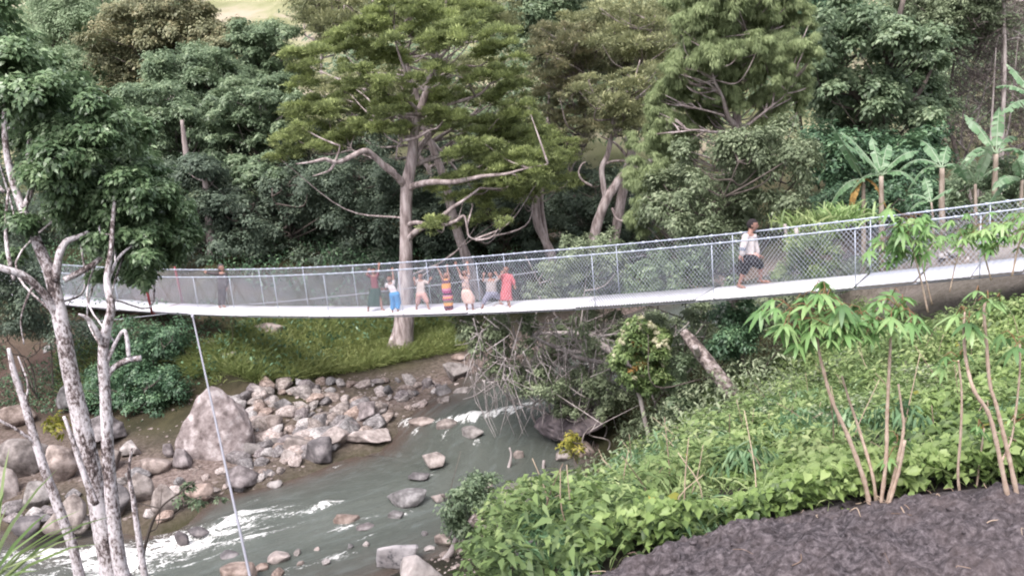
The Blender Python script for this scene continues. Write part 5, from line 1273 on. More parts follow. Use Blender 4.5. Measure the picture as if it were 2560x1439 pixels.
def slope_weeds():
    rng = np.random.default_rng(43)
    # ferny weeds on the slope down to the water
    P = world_scatter(-1.2, 8, 3.5, 20, 150000, rng)
    d, w, _ = river_sd(P[:, 0], P[:, 1]); e2 = -d - w
    fz = field_z(P[:, 0], P[:, 1])
    keep = ((P[:, 2] < fz - .55) | (P[:, 0] < np.interp(P[:, 1], [4, 5, 8, 10, 13], [.4, .6, .95, 1.4, 2.4]))) & ~bare_soil(P) & (e2 > 1.6) & (rng.random(len(P)) < .85) & (P[:, 0] > np.interp(P[:, 1], [5, 8, 10, 13, 17, 20], [-.45, -.38, -.15, .55, 1.5, 2.7]))
    keep &= fnoise(P * [1, 1, 0], .8, 3, 71) + .5 * vnoise(P * [1, 1, 0], 2.3, 74) > -.16
    P = P[keep]; n = len(P)
    h = rng.uniform(.03, .40, n) * np.clip(1 + 1.3 * fnoise(P * [1, 1, 0], .5, 2, 72), .3, 1.6); P[:, 2] += h
    up = np.array([0, 0, 1.0]); rnd = unit(rng.normal(size=(n, 3)))
    D = unit(rnd * [1, 1, .4] + up * .1); N = unit(up + rnd[:, [1, 2, 0]] * .6)
    t = np.clip(.38 + .25 * h + .3 * fnoise(P * [1, 1, 0], .4, 2, 73) + rng.normal(size=n) * .18, 0, 1)
    V, F, tt = leaf_cards(P, D, N, rng.uniform(.05, .15, n), rng.uniform(.025, .05, n), t, .1, 'diamond', .35)
    mb = MB(); mb.add(V, F, tt)
    tag(mb.build('slope_weeds', M['leaf_weed']), kind='stuff')
    # bushy clumps of mixed weeds break the slope up
    def clumpy(name, mat, n, x0, x1, y0, y1, rr, leaves, L, W, lift, thr, seed, style='broad'):
        r2 = np.random.default_rng(seed); C = []
        while len(C) < n:
            x = r2.uniform(x0, x1); y = r2.uniform(y0, y1)
            if x < np.interp(y, [5, 8, 10, 13, 17, 20], [-.22, -.12, .1, .8, 1.8, 2.9]): continue
            dd, ww, _ = river_sd([x], [y])
            if -dd[0] - ww[0] < 1.5 or dd[0] > 0: continue
            q = np.array([[x, y, 0.]])
            if bare_soil(q)[0] or fnoise(q, .8, 2, seed)[0] < thr: continue
            if x > 6.6 and y > 12: continue
            r = r2.uniform(*rr) * np.clip(y / 9, .5, 1.3)
            C.append((x, y, tz(x, y) + r * lift, r, r2.uniform(.6, 1.0)))
        V, F, tt = crown_leaves(C, leaves, L, W, style, 7, r2, .25)
        mb = MB(); mb.add(V, F, tt); tag(mb.build(name, mat), kind='stuff')
    clumpy('slope_weeds', M['leaf_weed'], 260, -.6, 7, 6, 18, (.14, .36), 52000, .085, .04, .6, -.3, 201)
    clumpy('slope_weeds', M['leaf_cassava2'], 190, -.6, 4.5, 4.2, 15, (.12, .30), 34000, .14, .03, .7, -.2, 202, 'droop')
    clumpy('slope_weeds', M['leaf_greygreen'], 90, 0, 6, 8, 18, (.14, .32), 13000, .07, .035, .6, -.2, 203)
    clumpy('vine_ground_cover', M['leaf_vine'], 130, 1.2, 8, 4.5, 13, (.10, .22), 30000, .06, .05, .4, -.1, 204)
    # wisps of grass among the weeds
    r2 = np.random.default_rng(206); n = 16000
    P = world_scatter(-.4, 8, 4.5, 17, n, r2)
    dd, ww, _ = river_sd(P[:, 0], P[:, 1])
    k = (fnoise(P * [1, 1, 0], .9, 2, 207) > .08) & (P[:, 0] > np.interp(P[:, 1], [5, 8, 10, 13, 17], [-.35, -.25, 0, .7, 1.7])) & ~bare_soil(P) & (-dd - ww > 1.6) & ~((P[:, 0] > 6.6) & (P[:, 1] > 12.5))
    P = P[k]; n = len(P)
    V, F, tt = leaf_cards(P, unit(r2.normal(size=(n, 3)) * [.6, .6, .1] + [0, 0, 1.0]), unit(r2.normal(size=(n, 3)) * [1, 1, .2]), r2.uniform(.22, .6, n), r2.uniform(.007, .016, n), np.clip(r2.normal(.6, .22, n), 0, 1), 0, 'blade', .5)
    mb = MB(); mb.add(V, F, tt); tag(mb.build('slope_grass', M['leaf_weed']), kind='stuff')
    # dry stalks sticking out of the weeds
    r3 = np.random.default_rng(205); mb = MB()
    for k in range(240):
        x = r3.uniform(-.3, 7); y = r3.uniform(5, 16)
        if x < np.interp(y, [5, 8, 10, 13, 17], [-.3, -.3, -.1, .6, 1.5]): continue
        if bare_soil(np.array([[x, y, 0.]]))[0]: continue
        p = np.array([x, y, tz(x, y)]); dv = np.array([r3.normal() * .35, r3.normal() * .2, 1]) * r3.uniform(.25, .75)
        Vt, Ft = tube(catmull(np.array([p, p + dv * .5 + r3.normal(size=3) * .03, p + dv + r3.normal(size=3) * .08]), 3), np.linspace(.007, .003, 7), 4); mb.add(Vt, Ft, r3.uniform(.3, 1))
    tag(mb.build('dry_stalks', M['litter']), kind='stuff')
    # grey-green brush lower down, upstream side
    P = world_scatter(0.5, 16, 15, 33, 60000, rng)
    d, w, _ = river_sd(P[:, 0], P[:, 1]); e2 = -d - w
    keep = (d < 0) & (e2 > .8) & (fnoise(P * [1, 1, 0], .5, 3, 75) > -.25)
    keep &= ~(np.hypot((P[:, 0] - 11.5) / 6, (P[:, 1] - 18) / 4.5) < 1)
    P = P[keep]; n = len(P); h = rng.uniform(.05, .8, n) * np.clip(1 + fnoise(P * [1, 1, 0], .5, 2, 76), .3, 1.7); P[:, 2] += h
    rnd = unit(rng.normal(size=(n, 3))); D = unit(rnd + up * .1); N = unit(up + rnd[:, [1, 2, 0]] * .7)
    t = np.clip(.3 + .3 * h + .35 * fnoise(P * [1, 1, 0], .35, 2, 77) + rng.normal(size=n) * .18, 0, 1)
    V, F, tt = leaf_cards(P, D, N, rng.uniform(.08, .18, n), rng.uniform(.03, .06, n), t, .1, 'diamond', .3)
    mb = MB(); mb.add(V, F, tt)
    tag(mb.build('bank_brush', M['leaf_greygreen']), kind='stuff')

def grasses():
    rng = np.random.default_rng(45)
    # grassy bank across the river
    P = scatter_ground([(560, 860), (640, 800), (1100, 790), (1160, 880), (1100, 890), (900, 930), (760, 950), (640, 960), (560, 930), (480, 950), (440, 900)], 36000, rng)
    n = len(P)
    keep = fnoise(P * [1, 1, 0], .5, 2, 81) > -.45; P = P[keep]; n = len(P)
    D = unit(rng.normal(size=(n, 3)) * [.55, .55, .1] + [0, -.1, 1.0]); N = unit(rng.normal(size=(n, 3)) * [1, 1, .2])
    t = np.clip(.45 + .35 * fnoise(P * [1, 1, 0], .6, 2, 82) + rng.normal(size=n) * .18, 0, 1)
    V, F, tt = leaf_cards(P, D, N, rng.uniform(.45, 1.0, n), rng.uniform(.012, .026, n), t, 0, 'blade', .4)
    mb = MB(); mb.add(V, F, tt); tag(mb.build('bank_grass', M['grass']), kind='stuff')
    P = scatter_ground([(130, 860), (330, 840), (560, 900), (560, 960), (440, 980), (300, 1010), (150, 990)], 9000, rng)
    P = P[fnoise(P * [1, 1, 0], .8, 2, 83) > -.1]; n = len(P)
    D = unit(rng.normal(size=(n, 3)) * [.6, .6, .1] + [0, -.1, 1.0]); N = unit(rng.normal(size=(n, 3)) * [1, 1, .2])
    V, F, tt = leaf_cards(P, D, N, rng.uniform(.2, .5, n), rng.uniform(.015, .03, n), np.clip(rng.normal(.35, .2, n), 0, 1), 0, 'blade', .45)
    mb = MB(); mb.add(V, F, tt); tag(mb.build('bank_grass', M['grass']), kind='stuff')
    P = scatter_ground([(-40, 800), (200, 790), (500, 850), (520, 960), (330, 1040), (-40, 1040)], 9000, rng)
    P = P[fnoise(P * [1, 1, 0], .5, 3, 84) > .02]; n = len(P); P[:, 2] += rng.uniform(0, .3, n)
    rnd = unit(rng.normal(size=(n, 3))); up = np.array([0, 0, 1.0])
    V, F, tt = leaf_cards(P, unit(rnd + up * .3), unit(up + rnd[:, [1, 2, 0]] * .7), rng.uniform(.08, .16, n), rng.uniform(.04, .07, n), np.clip(rng.normal(.4, .2, n), 0, 1), .1, 'diamond', .2)
    mb = MB(); mb.add(V, F, tt); tag(mb.build('forest_undergrowth', M['leaf_dark']), kind='stuff')
    # undergrowth on the far bank in shade
    P = world_scatter(-38, 14, 27, 52, 70000, rng)
    d, w, _ = river_sd(P[:, 0], P[:, 1]); e = d - w
    keep = (d > 0) & (e > 5.0) & (fnoise(P * [1, 1, 0], .3, 3, 85) > -.15) & ~((P[:, 0] < -13) & (e < 9))
    P = P[keep]; n = len(P); h = rng.uniform(0, .7, n); P[:, 2] += h
    rnd = unit(rng.normal(size=(n, 3))); up = np.array([0, 0, 1.0])
    t = np.clip(.35 + .3 * h + rng.normal(size=n) * .18, 0, 1)
    V, F, tt = leaf_cards(P, unit(rnd + up * .3), unit(up + rnd[:, [1, 2, 0]] * .7), rng.uniform(.1, .22, n), rng.uniform(.05, .1, n), t, .1, 'diamond', .2)
    mb = MB(); mb.add(V, F, tt); tag(mb.build('forest_undergrowth', M['leaf_dark']), kind='stuff')
    def tuft(label, px, py, n, L, W, spread, mat, droop=.5, depth=None, lean=(0, 0, 0), cat='grass tuft'):
        b = ground_px(px, py) if depth is None else at(px, py, depth)
        t = thing('grass_tuft', label, cat, b)
        P = b + rng.normal(size=(n, 3)) * np.array([spread, spread, 0])
        D = unit(rng.normal(size=(n, 3)) * [.5, .5, .12] + np.array([0, 0, 1.0]) + np.array(lean)); N = unit(rng.normal(size=(n, 3)) * [1, 1, .2])
        V, F, tt = leaf_cards(P, D, N, rng.uniform(.55, 1.1, n) * L, W * rng.uniform(.7, 1.2, n), rng.uniform(.2, .95, n), 0, 'blade', droop)
        mb = MB(); mb.add(V, F, tt); mb.build('blades', mat, t, b)
    tuft('tall light-green grass clump under the banana plants', 2100, 560, 260, 1.15, .05, .35, M['grass_near'], depth=22)
    tuft('light-green grass clump leaning over behind the far handrail', 2010, 570, 140, 1.1, .045, .3, M['leaf_weed'], depth=21.5)
    tuft('broad-bladed grass clump beside the flowering tree trunk', 1715, 1040, 150, .85, .045, .16, M['leaf_weed'])
    tuft('broad-bladed grass clump at the upper end of the river slope', 1800, 1010, 120, .8, .045, .16, M['leaf_weed'])
    tuft('tuft of long bright grass blades in the corner below the lichen trunks', -60, 1490, 22, .85, .016, .05, M['leaf_weed'], .35, 4.3, (.75, 0, .0))
    tuft('single arching grass spray nearest the corner', -30, 1440, 12, .8, .02, .03, M['grass_near'], .25, 4.1, (.3, 0, .2))

vines(); slope_weeds(); grasses()

def soil():
    m, nt, out = nodes_of('dug_soil')
    v = texco(nt)
    n1 = noise_node(nt, 3, 6, .6, v); n2 = noise_node(nt, 30, 6, .7, v)
    c = ramp(nt, [(.36, (.028, .024, .026)), (.5, (.074, .064, .069)), (.64, (.16, .14, .148))], n2)
    c2 = mixc(nt, ramp(nt, [(.4, (0, 0, 0)), (.75, (.55, .55, .55))], n1), c, (.125, .10, .098))
    principled(nt, out, c2, .95, .15, 0, n2, .9, .02)
    M['soil'] = m
    xs = np.arange(-1.2, 8, .02); ys = np.arange(1.4, 6.6, .02)
    def zf(X, Y):
        P = np.stack([X, Y, X * 0], -1).reshape(-1, 3)
        z = terrain(X, Y).ravel()
        edge = np.interp(P[:, 0], EDGE[:, 0], EDGE[:, 1]) + .1
        k = np.clip((edge - P[:, 1]) / .5, -.4, 1)
        cl = np.abs(vnoise(P, 6, 3)) * .06 + np.abs(vnoise(P, 11, 4)) * .045 + np.abs(vnoise(P, 17, 5)) * .035 + vnoise(P, 37, 6) * .012 + .06 * fnoise(P, 1.6, 2, 9)
        rows = .05 * np.sin(P[:, 1] * 3.1 + P[:, 0] * .8)
        return (z + .012 + (.05 + cl + rows) * np.maximum(k, 0) - .25 * np.maximum(-k, 0)).reshape(X.shape)
    V, F = grid_mesh(xs, ys, zf)
    tag(link('dug_soil', new_mesh('dug_soil', V, F, mats=[m])), kind='structure')
    # loose clods
    rng = np.random.default_rng(51)
    bV, bF = rock_shape(5, 3, 3, .3, .7)
    mb = MB()
    for k in range(900):
        x = rng.uniform(-.2, 5); y = rng.uniform(2.2, 5.2)
        if y > np.interp(x, EDGE[:, 0], EDGE[:, 1]) - .02: continue
        r = .009 + .024 * rng.random() ** 2.5
        a = rng.uniform(0, 6.28); ca, sa = math.cos(a), math.sin(a)
        Rm = np.array([[ca, -sa, 0], [sa, ca, 0], [0, 0, 1]])
        z = float(zf(np.array([[x]]), np.array([[y]]))[0, 0])
        mb.add((bV * r * rng.uniform(.7, 1.2, 3)) @ Rm.T + [x, y, z + r * .3], bF)
    tag(mb.build('soil_clods', m), kind='stuff')
    mb = MB()
    for k in range(190):
        x = rng.uniform(-.2, 5); y = rng.uniform(2.2, 5.6)
        if y > np.interp(x, EDGE[:, 0], EDGE[:, 1]) + .15: continue
        z = float(zf(np.array([[x]]), np.array([[y]]))[0, 0]) + .012
        a = rng.uniform(0, 6.28); l = rng.uniform(.03, .12)
        d = np.array([math.cos(a), math.sin(a), rng.uniform(-.1, .3)]) * l
        c = np.array([x, y, z])
        V, F = tube(catmull(np.array([c - d / 2, c + rng.normal(size=3) * .012 + [0, 0, .01], c + d / 2]), 3), .0014 + .0022 * rng.random(), 4)
        mb.add(V, F, rng.random())
    tag(mb.build('plant_litter', M['litter']), kind='stuff')
soil()

# ------------------------------------------------------------------ cassava
def palmate(mb, p, d, size, rng, droop=.5, lobes=7):
    """one hand-shaped leaf on a stalk end p, outward direction d"""
    up = np.array([0, 0, 1.0])
    N = unit(up * .8 - d * .1 + rng.normal(size=3) * .25); d = unit(d - N * (d @ N))
    s = np.cross(d, N)
    A = np.linspace(-2.2, 2.2, lobes) * 1.0
    D = np.array([d * math.cos(a) + s * math.sin(a) - up * .35 for a in A])
    L = size * (1 - .35 * (np.abs(A) / 2.2) ** 2) * rng.uniform(.85, 1.1, lobes)
    V, F, t = leaf_cards(np.repeat(p[None], lobes, 0), D, np.repeat(N[None], lobes, 0) + rng.normal(size=(lobes, 3)) * .1, L, L * .25, np.clip(rng.normal(.5, .2) + rng.normal(size=lobes) * .07, 0, .88), .25, 'blade', droop)
    mb.add(V, F, t)

def cassava(label, stems, Y, leafspec, size, group=None, seed=0, stalk=.22, leafmat='leaf_cassava'):
    rng = np.random.default_rng(700 + seed)
    b = px_line(stems[0], Y)[0][0]
    t = thing('cassava_plant', label, 'cassava', b, group)
    for s in stems:
        P, r = px_line(s, Y)
        r = .6 * r * (1 + .2 * (np.arange(len(r)) % 3 == 0))
        mb = MB(); V, F = tube(P, r, 8, .08, seed); mb.add(V, F); mb.build('stem', M['stem_cassava'], t, b)
    lf = MB(); st = MB()
    for (x, y, dY, spread, n) in leafspec:
        c = at(x, y, Y + dY)
        for k in range(n):
            a = rng.uniform(0, 2 * PI); el = rng.uniform(-.35, .7)
            d = np.array([math.cos(a), math.sin(a), el]); d = unit(d)
            o = c + rng.normal(size=3) * spread * .25
            e = o + d * stalk * rng.uniform(.5, 1.3) * (spread / .12) ** .5 - np.array([0, 0, .03])
            V, F = tube(np.array([o, (o + e) / 2 + [0, 0, .03], e]), .0028, 4); lf.add(V, F, 1.0)
            palmate(lf, e, d * [1, 1, .2], size * rng.uniform(.7, 1.15), rng, droop=.42)
    lf.build('foliage', M[leafmat], t, b)
M['stalk_red'] = flat_mat('leaf_stalk', (.30, .17, .09), .6, .3)

def cassavas():
    g = ground_px(2190, 1268); Y = g[1]
    m = Y / FPX
    W = lambda px: px * m / 2
    cassava('leafy cassava clump with five fanning beige stems rooted in the dug soil', [
        [(2178, 1285, 0, W(22)), (2160, 1200, 0, W(21)), (2120, 1090, 0, W(18)), (2080, 1000, 0, W(15)), (2060, 930, 0, W(14)), (2048, 880, 0, W(12)), (2040, 800, 0, W(9))],
        [(2192, 1278, .05, W(16)), (2182, 1190, .05, W(15)), (2150, 1080, .15, W(13)), (2120, 990, .2, W(10)), (2105, 940, .2, W(8))],
        [(2200, 1275, -.02, W(18)), (2215, 1150, -.02, W(17)), (2218, 1030, 0, W(15)), (2224, 900, 0, W(13)), (2226, 860, 0, W(11)), (2224, 800, 0, W(9))],
        [(2212, 1275, 0, W(15)), (2235, 1190, 0, W(14)), (2258, 1080, 0, W(13)), (2254, 1020, 0, W(10)), (2246, 960, 0, W(8))],
        [(2218, 1272, -.06, W(16)), (2246, 1180, -.06, W(15)), (2262, 1100, -.08, W(13))]],
        Y, [(2040, 800, 0, .16, 13), (2010, 770, .05, .16, 9), (2080, 780, 0, .16, 9), (2048, 840, -.05, .12, 5), (2224, 790, 0, .14, 9), (2260, 800, .05, .12, 5), (2190, 810, 0, .1, 4), (2240, 1110, .05, .06, 3), (2000, 810, 0, .15, 8), (2120, 770, .05, .15, 8), (1985, 770, 0, .1, 5), (2060, 740, 0, .14, 8), (2150, 800, 0, .12, 5), (2250, 760, 0, .12, 6)], .125, seed=1, stalk=.13)
    g = ground_px(2530, 1300); Y2 = g[1]; m2 = Y2 / FPX; W2 = lambda px: px * m2 / 2
    cassava('bare-stemmed cassava with two tall crossing knobby stems beside the soil edge', [
        [(2535, 1310, 0, W2(26)), (2515, 1220, 0, W2(22)), (2490, 1100, 0, W2(19)), (2470, 1030, 0, W2(18)), (2435, 975, 0, W2(16)), (2415, 900, .05, W2(14)), (2410, 830, .05, W2(12)), (2412, 780, .05, W2(8))],
        [(2556, 1310, 0, W2(24)), (2535, 1200, 0, W2(21)), (2510, 1090, 0, W2(18)), (2490, 1010, 0, W2(16)), (2475, 960, 0, W2(15)), (2466, 860, 0, W2(14)), (2460, 780, 0, W2(12)), (2465, 750, 0, W2(8))],
        [(2505, 1150, 0, W2(10)), (2530, 1090, .1, W2(9)), (2548, 950, .1, W2(9)), (2550, 860, .1, W2(8))]],
        Y2, [(2464, 745, 0, .1, 5), (2410, 790, .05, .08, 4), (2550, 850, .1, .08, 4), (2540, 1050, 0, .08, 3)], .11, seed=2, stalk=.1)
    g = ground_px(2395, 1235); Y3 = g[1]; m3 = Y3 / FPX; W3 = lambda px: px * m3 / 2
    cassava('thin single-stemmed cassava standing between the two cassava clumps', [
        [(2400, 1240, 0, W3(13)), (2395, 1180, 0, W3(12)), (2402, 1080, 0, W3(11)), (2404, 980, 0, W3(9)), (2396, 900, 0, W3(7))], [(2440, 1230, .05, W3(10)), (2450, 1150, .05, W3(9)), (2460, 1070, .05, W3(6))]],
        Y3, [(2396, 890, 0, .08, 4), (2460, 1060, .05, .05, 3)], .10, seed=3, stalk=.08)
    # cassava plants in front of the bridge end
    for k, (lb, stems, Yq, ls) in enumerate((
        ('dense leafy cassava in front of the mesh, covering the handrails', [[(2320, 780, 0, .022), (2300, 690, 0, .02), (2275, 600, 0, .015), (2270, 560, 0, .01)], [(2330, 760, .1, .02), (2310, 680, .1, .015), (2290, 610, .1, .012)]], 12.2,
         [(2265, 560, 0, .34, 22), (2245, 600, .1, .3, 14), (2300, 600, -.1, .3, 14), (2270, 640, 0, .22, 8), (2250, 535, 0, .2, 8)]),
        ('sparser cassava between the dense one and the frame edge', [[(2478, 700, 0, .02), (2462, 640, 0, .018), (2450, 580, 0, .014), (2448, 560, 0, .01)], [(2374, 730, .1, .016), (2392, 650, .1, .012), (2420, 590, .1, .01)]], 12.2,
         [(2448, 560, 0, .3, 14), (2430, 590, 0, .26, 10), (2400, 590, .1, .24, 6), (2470, 560, 0, .2, 6)]),
        ('cassava cut off by the right frame edge above the vines', [[(2530, 690, 0, .022), (2545, 620, 0, .018), (2565, 560, 0, .012)]], 11.8, [(2560, 570, 0, .3, 16), (2545, 600, 0, .24, 8), (2590, 540, 0, .3, 10)]))):
        cassava(lb, stems, Yq, ls, .2, seed=10 + k, stalk=.18)
    # small broad weeds at the front edge of the vines
cassavas()

# ------------------------------------------------------------------ bananas
def banana_leaf(P0, d, L, W, rng, arch=.6, up=.9):
    d = unit(np.array([d[0], d[1], 0.0]))
    n = 14; u = np.linspace(0, 1, n)
    z = up * u * L * .8 - arch * L * u ** 2.2
    x = L * (u * .75)
    C = P0 + d[None] * x[:, None] + np.array([0, 0, 1.0]) * z[:, None]
    s = np.cross(d, [0, 0, 1.0])
    w = W * np.interp(u, [0, .1, .2, .55, .85, 1], [.04, .06, .75, 1, .75, .05])
    roll = rng.uniform(-.4, .4); sv = unit(s + np.array([0, 0, roll]))
    V = []; F = []; T = []
    for side in (1, -1):
        for i in range(2, n - 1):
            tear = .10 if rng.random() < .45 else 0.0
            a, b = C[i], C[i + 1] * (1 - tear) + C[i] * tear
            dz = np.array([0, 0, -.25 * w[i]]) * rng.uniform(.2, 1.6)
            dz2 = np.array([0, 0, -.25 * w[i]]) * rng.uniform(.6, 1.2) if tear else dz
            k = len(V)
            V += [a, b, b + side * sv * w[i + 1] * .5 + dz2, a + side * sv * w[i] * .5 + dz]
            F.append([k, k + 1, k + 2, k + 3] if side > 0 else [k, k + 3, k + 2, k + 1])
            T += [.5 + rng.normal() * .12] * 4
    V2, F2 = tube(C, np.linspace(.022, .006, n), 5)
    return np.array(V), np.array(F), np.clip(np.array(T), 0, 1), V2, F2

def bananas():
    rng = np.random.default_rng(61)
    S = [  # stem px base, top, Y, leaves [(azimuth deg from picture-right, length m, up, arch)], label
        ((2205, 560), (2203, 440), 23, [(170, 1.25, 1.25, .25), (135, 1.4, 1.5, .3), (20, 1.3, 1.2, .5), (-20, 1.2, .6, .7), (60, 1.3, 1.2, .35), (200, 1.1, .5, .8), (85, .9, 1.6, .1)], 'tall banana plant with smooth tan stem and upright torn leaves', .075),
        ((2155, 560), (2158, 450), 23.3, [(150, 1.5, 1.5, .12), (120, 1.3, 1.6, .2), (190, 1.2, .3, .8), (30, 1.1, 1.0, .5), (230, 1.0, .3, .9)], 'banana plant with a long upright leaf and a drooping browned one', .065),
        ((2362, 540), (2355, 420), 24, [(160, 1.6, .8, .7), (60, .9, 1.3, .4), (200, 1.2, .5, .9), (20, 1.3, .5, .8), (110, 1.2, 1.3, .4)], 'banana plant with broad arching leaves beside the light grass', .085),
        ((2435, 530), (2438, 460), 23.5, [(100, 1.0, 1.6, .1), (150, .9, 1.2, .2), (40, .8, 1.1, .3)], 'young yellow-green banana plant with few upright leaves', .05),
        ((2495, 480), (2490, 385), 26, [(165, 1.9, .7, .65), (110, 1.5, 1.4, .3), (40, 1.6, 1.0, .6), (10, 1.8, .5, .7), (70, 1.4, 1.6, .3), (200, 1.5, .5, .9)], 'big banana plant with wide spreading crown near the edge of view', .09),
        ((2620, 420), (2600, 260), 26, [(175, 1.8, .5, .5), (110, 1.4, 1.4, .2), (140, 1.6, 1.1, .5), (60, 1.4, 1.0, .5)], 'tallest banana plant at the right edge, only its arching leaves in view', .1),
        ((2330, 545), (2328, 505), 22.5, [(150, .8, .8, .4), (30, .7, 1.0, .3), (80, .7, 1.4, .2), (200, .7, .4, .6)], 'small banana sucker at the foot of the broad-leaved plant', .035),
        ((2560, 500), (2555, 450), 24, [(160, 1.3, .6, .6), (120, 1.2, 1.2, .4), (60, 1.2, 1.2, .4), (190, 1.2, .3, .8)], 'low banana plant at the right edge under the big crown', .06)]
    for (bpx, tpx, Y, lv, lb, r) in S:
        p = at(*bpx, Y); top = at(*tpx, Y); g = tz(p[0], p[1])
        b = np.array([p[0], p[1], min(g, p[2])])
        t = thing('banana_plant', lb, 'banana plant', b, None)
        mb = MB(); Q = catmull(np.array([b, (b + top) / 2 + rng.normal(size=3) * .03, top]), 6)
        V, F = tube(Q, np.linspace(r * 1.2, r * .75, len(Q)), 10, .08); mb.add(V, F); mb.build('stem', M['stem_banana'], t, b)
        for (az, L, u, ar) in lv:
            a = math.radians(az + rng.uniform(-12, 12)); d = np.array([math.cos(a), math.sin(a) * rng.choice([-1, 1]) * .9, 0])
            V, F, T, V2, F2 = banana_leaf(top, d, L * .95, .34 * (L / 1.3) ** .5, rng, ar, u)
            lm = MB(); lm.add(V, F, T + (.25 if 'yellow' in lb else 0)); lm.add(V2, F2, .9)
            lm.build('leaf', M['leaf_banana'], t, b, smooth=False)
        if 'browned' in lb:
            for az in (215, 320):
                a = math.radians(az); V, F, T, V2, F2 = banana_leaf(top, np.array([math.cos(a), math.sin(a), 0]), .8, .22, rng, 1.2, .3)
                lm = MB(); lm.add(V, F, T); lm.add(V2, F2, .5); o = lm.build('leaf', M['leaf_dry'], t, b, smooth=False); o['label'] = 'drooping withered brown leaf'
bananas()
# ------------------------------------------------------------------ suspension bridge
BA = .6271
BU = np.array([math.cos(BA), -math.sin(BA)]); BN = np.array([math.sin(BA), math.cos(BA)])
BX, BY, BW, BZ = .3029, 21.8028, 1.12, CAMZ - 5.2517
def deck_z(s):
    s = np.asarray(s, float)
    return BZ + .1037 * s + .0024 * s * s
def rail_h(s):
    return 1.248 - .015 * np.maximum(np.asarray(s, float), 0)
def bridge(s, t, h=0.0):
    s = np.asarray(s, float)
    return np.stack([BX + BU[0] * s + BN[0] * t, BY + BU[1] * s + BN[1] * t, deck_z(s) + h], -1)
_S = np.linspace(-40, 20, 3001)
def s_of_px(px, t=-BW / 2, h=0.0):
    P = bridge(_S, t, h) - CAM; d = P @ FW; x = 1280 + FPX * (P @ RT) / d
    k = np.argsort(x); return float(np.interp(px, x[k], _S[k]))
def on_deck(px, py):
    d = ray(px, py); t = np.linspace(10, 45, 4000); P = CAM + d[None] * t[:, None]
    s = (P[:, 0] - BX) * BU[0] + (P[:, 1] - BY) * BU[1]
    k = int(np.argmax(P[:, 2] < deck_z(s))); return P[k]

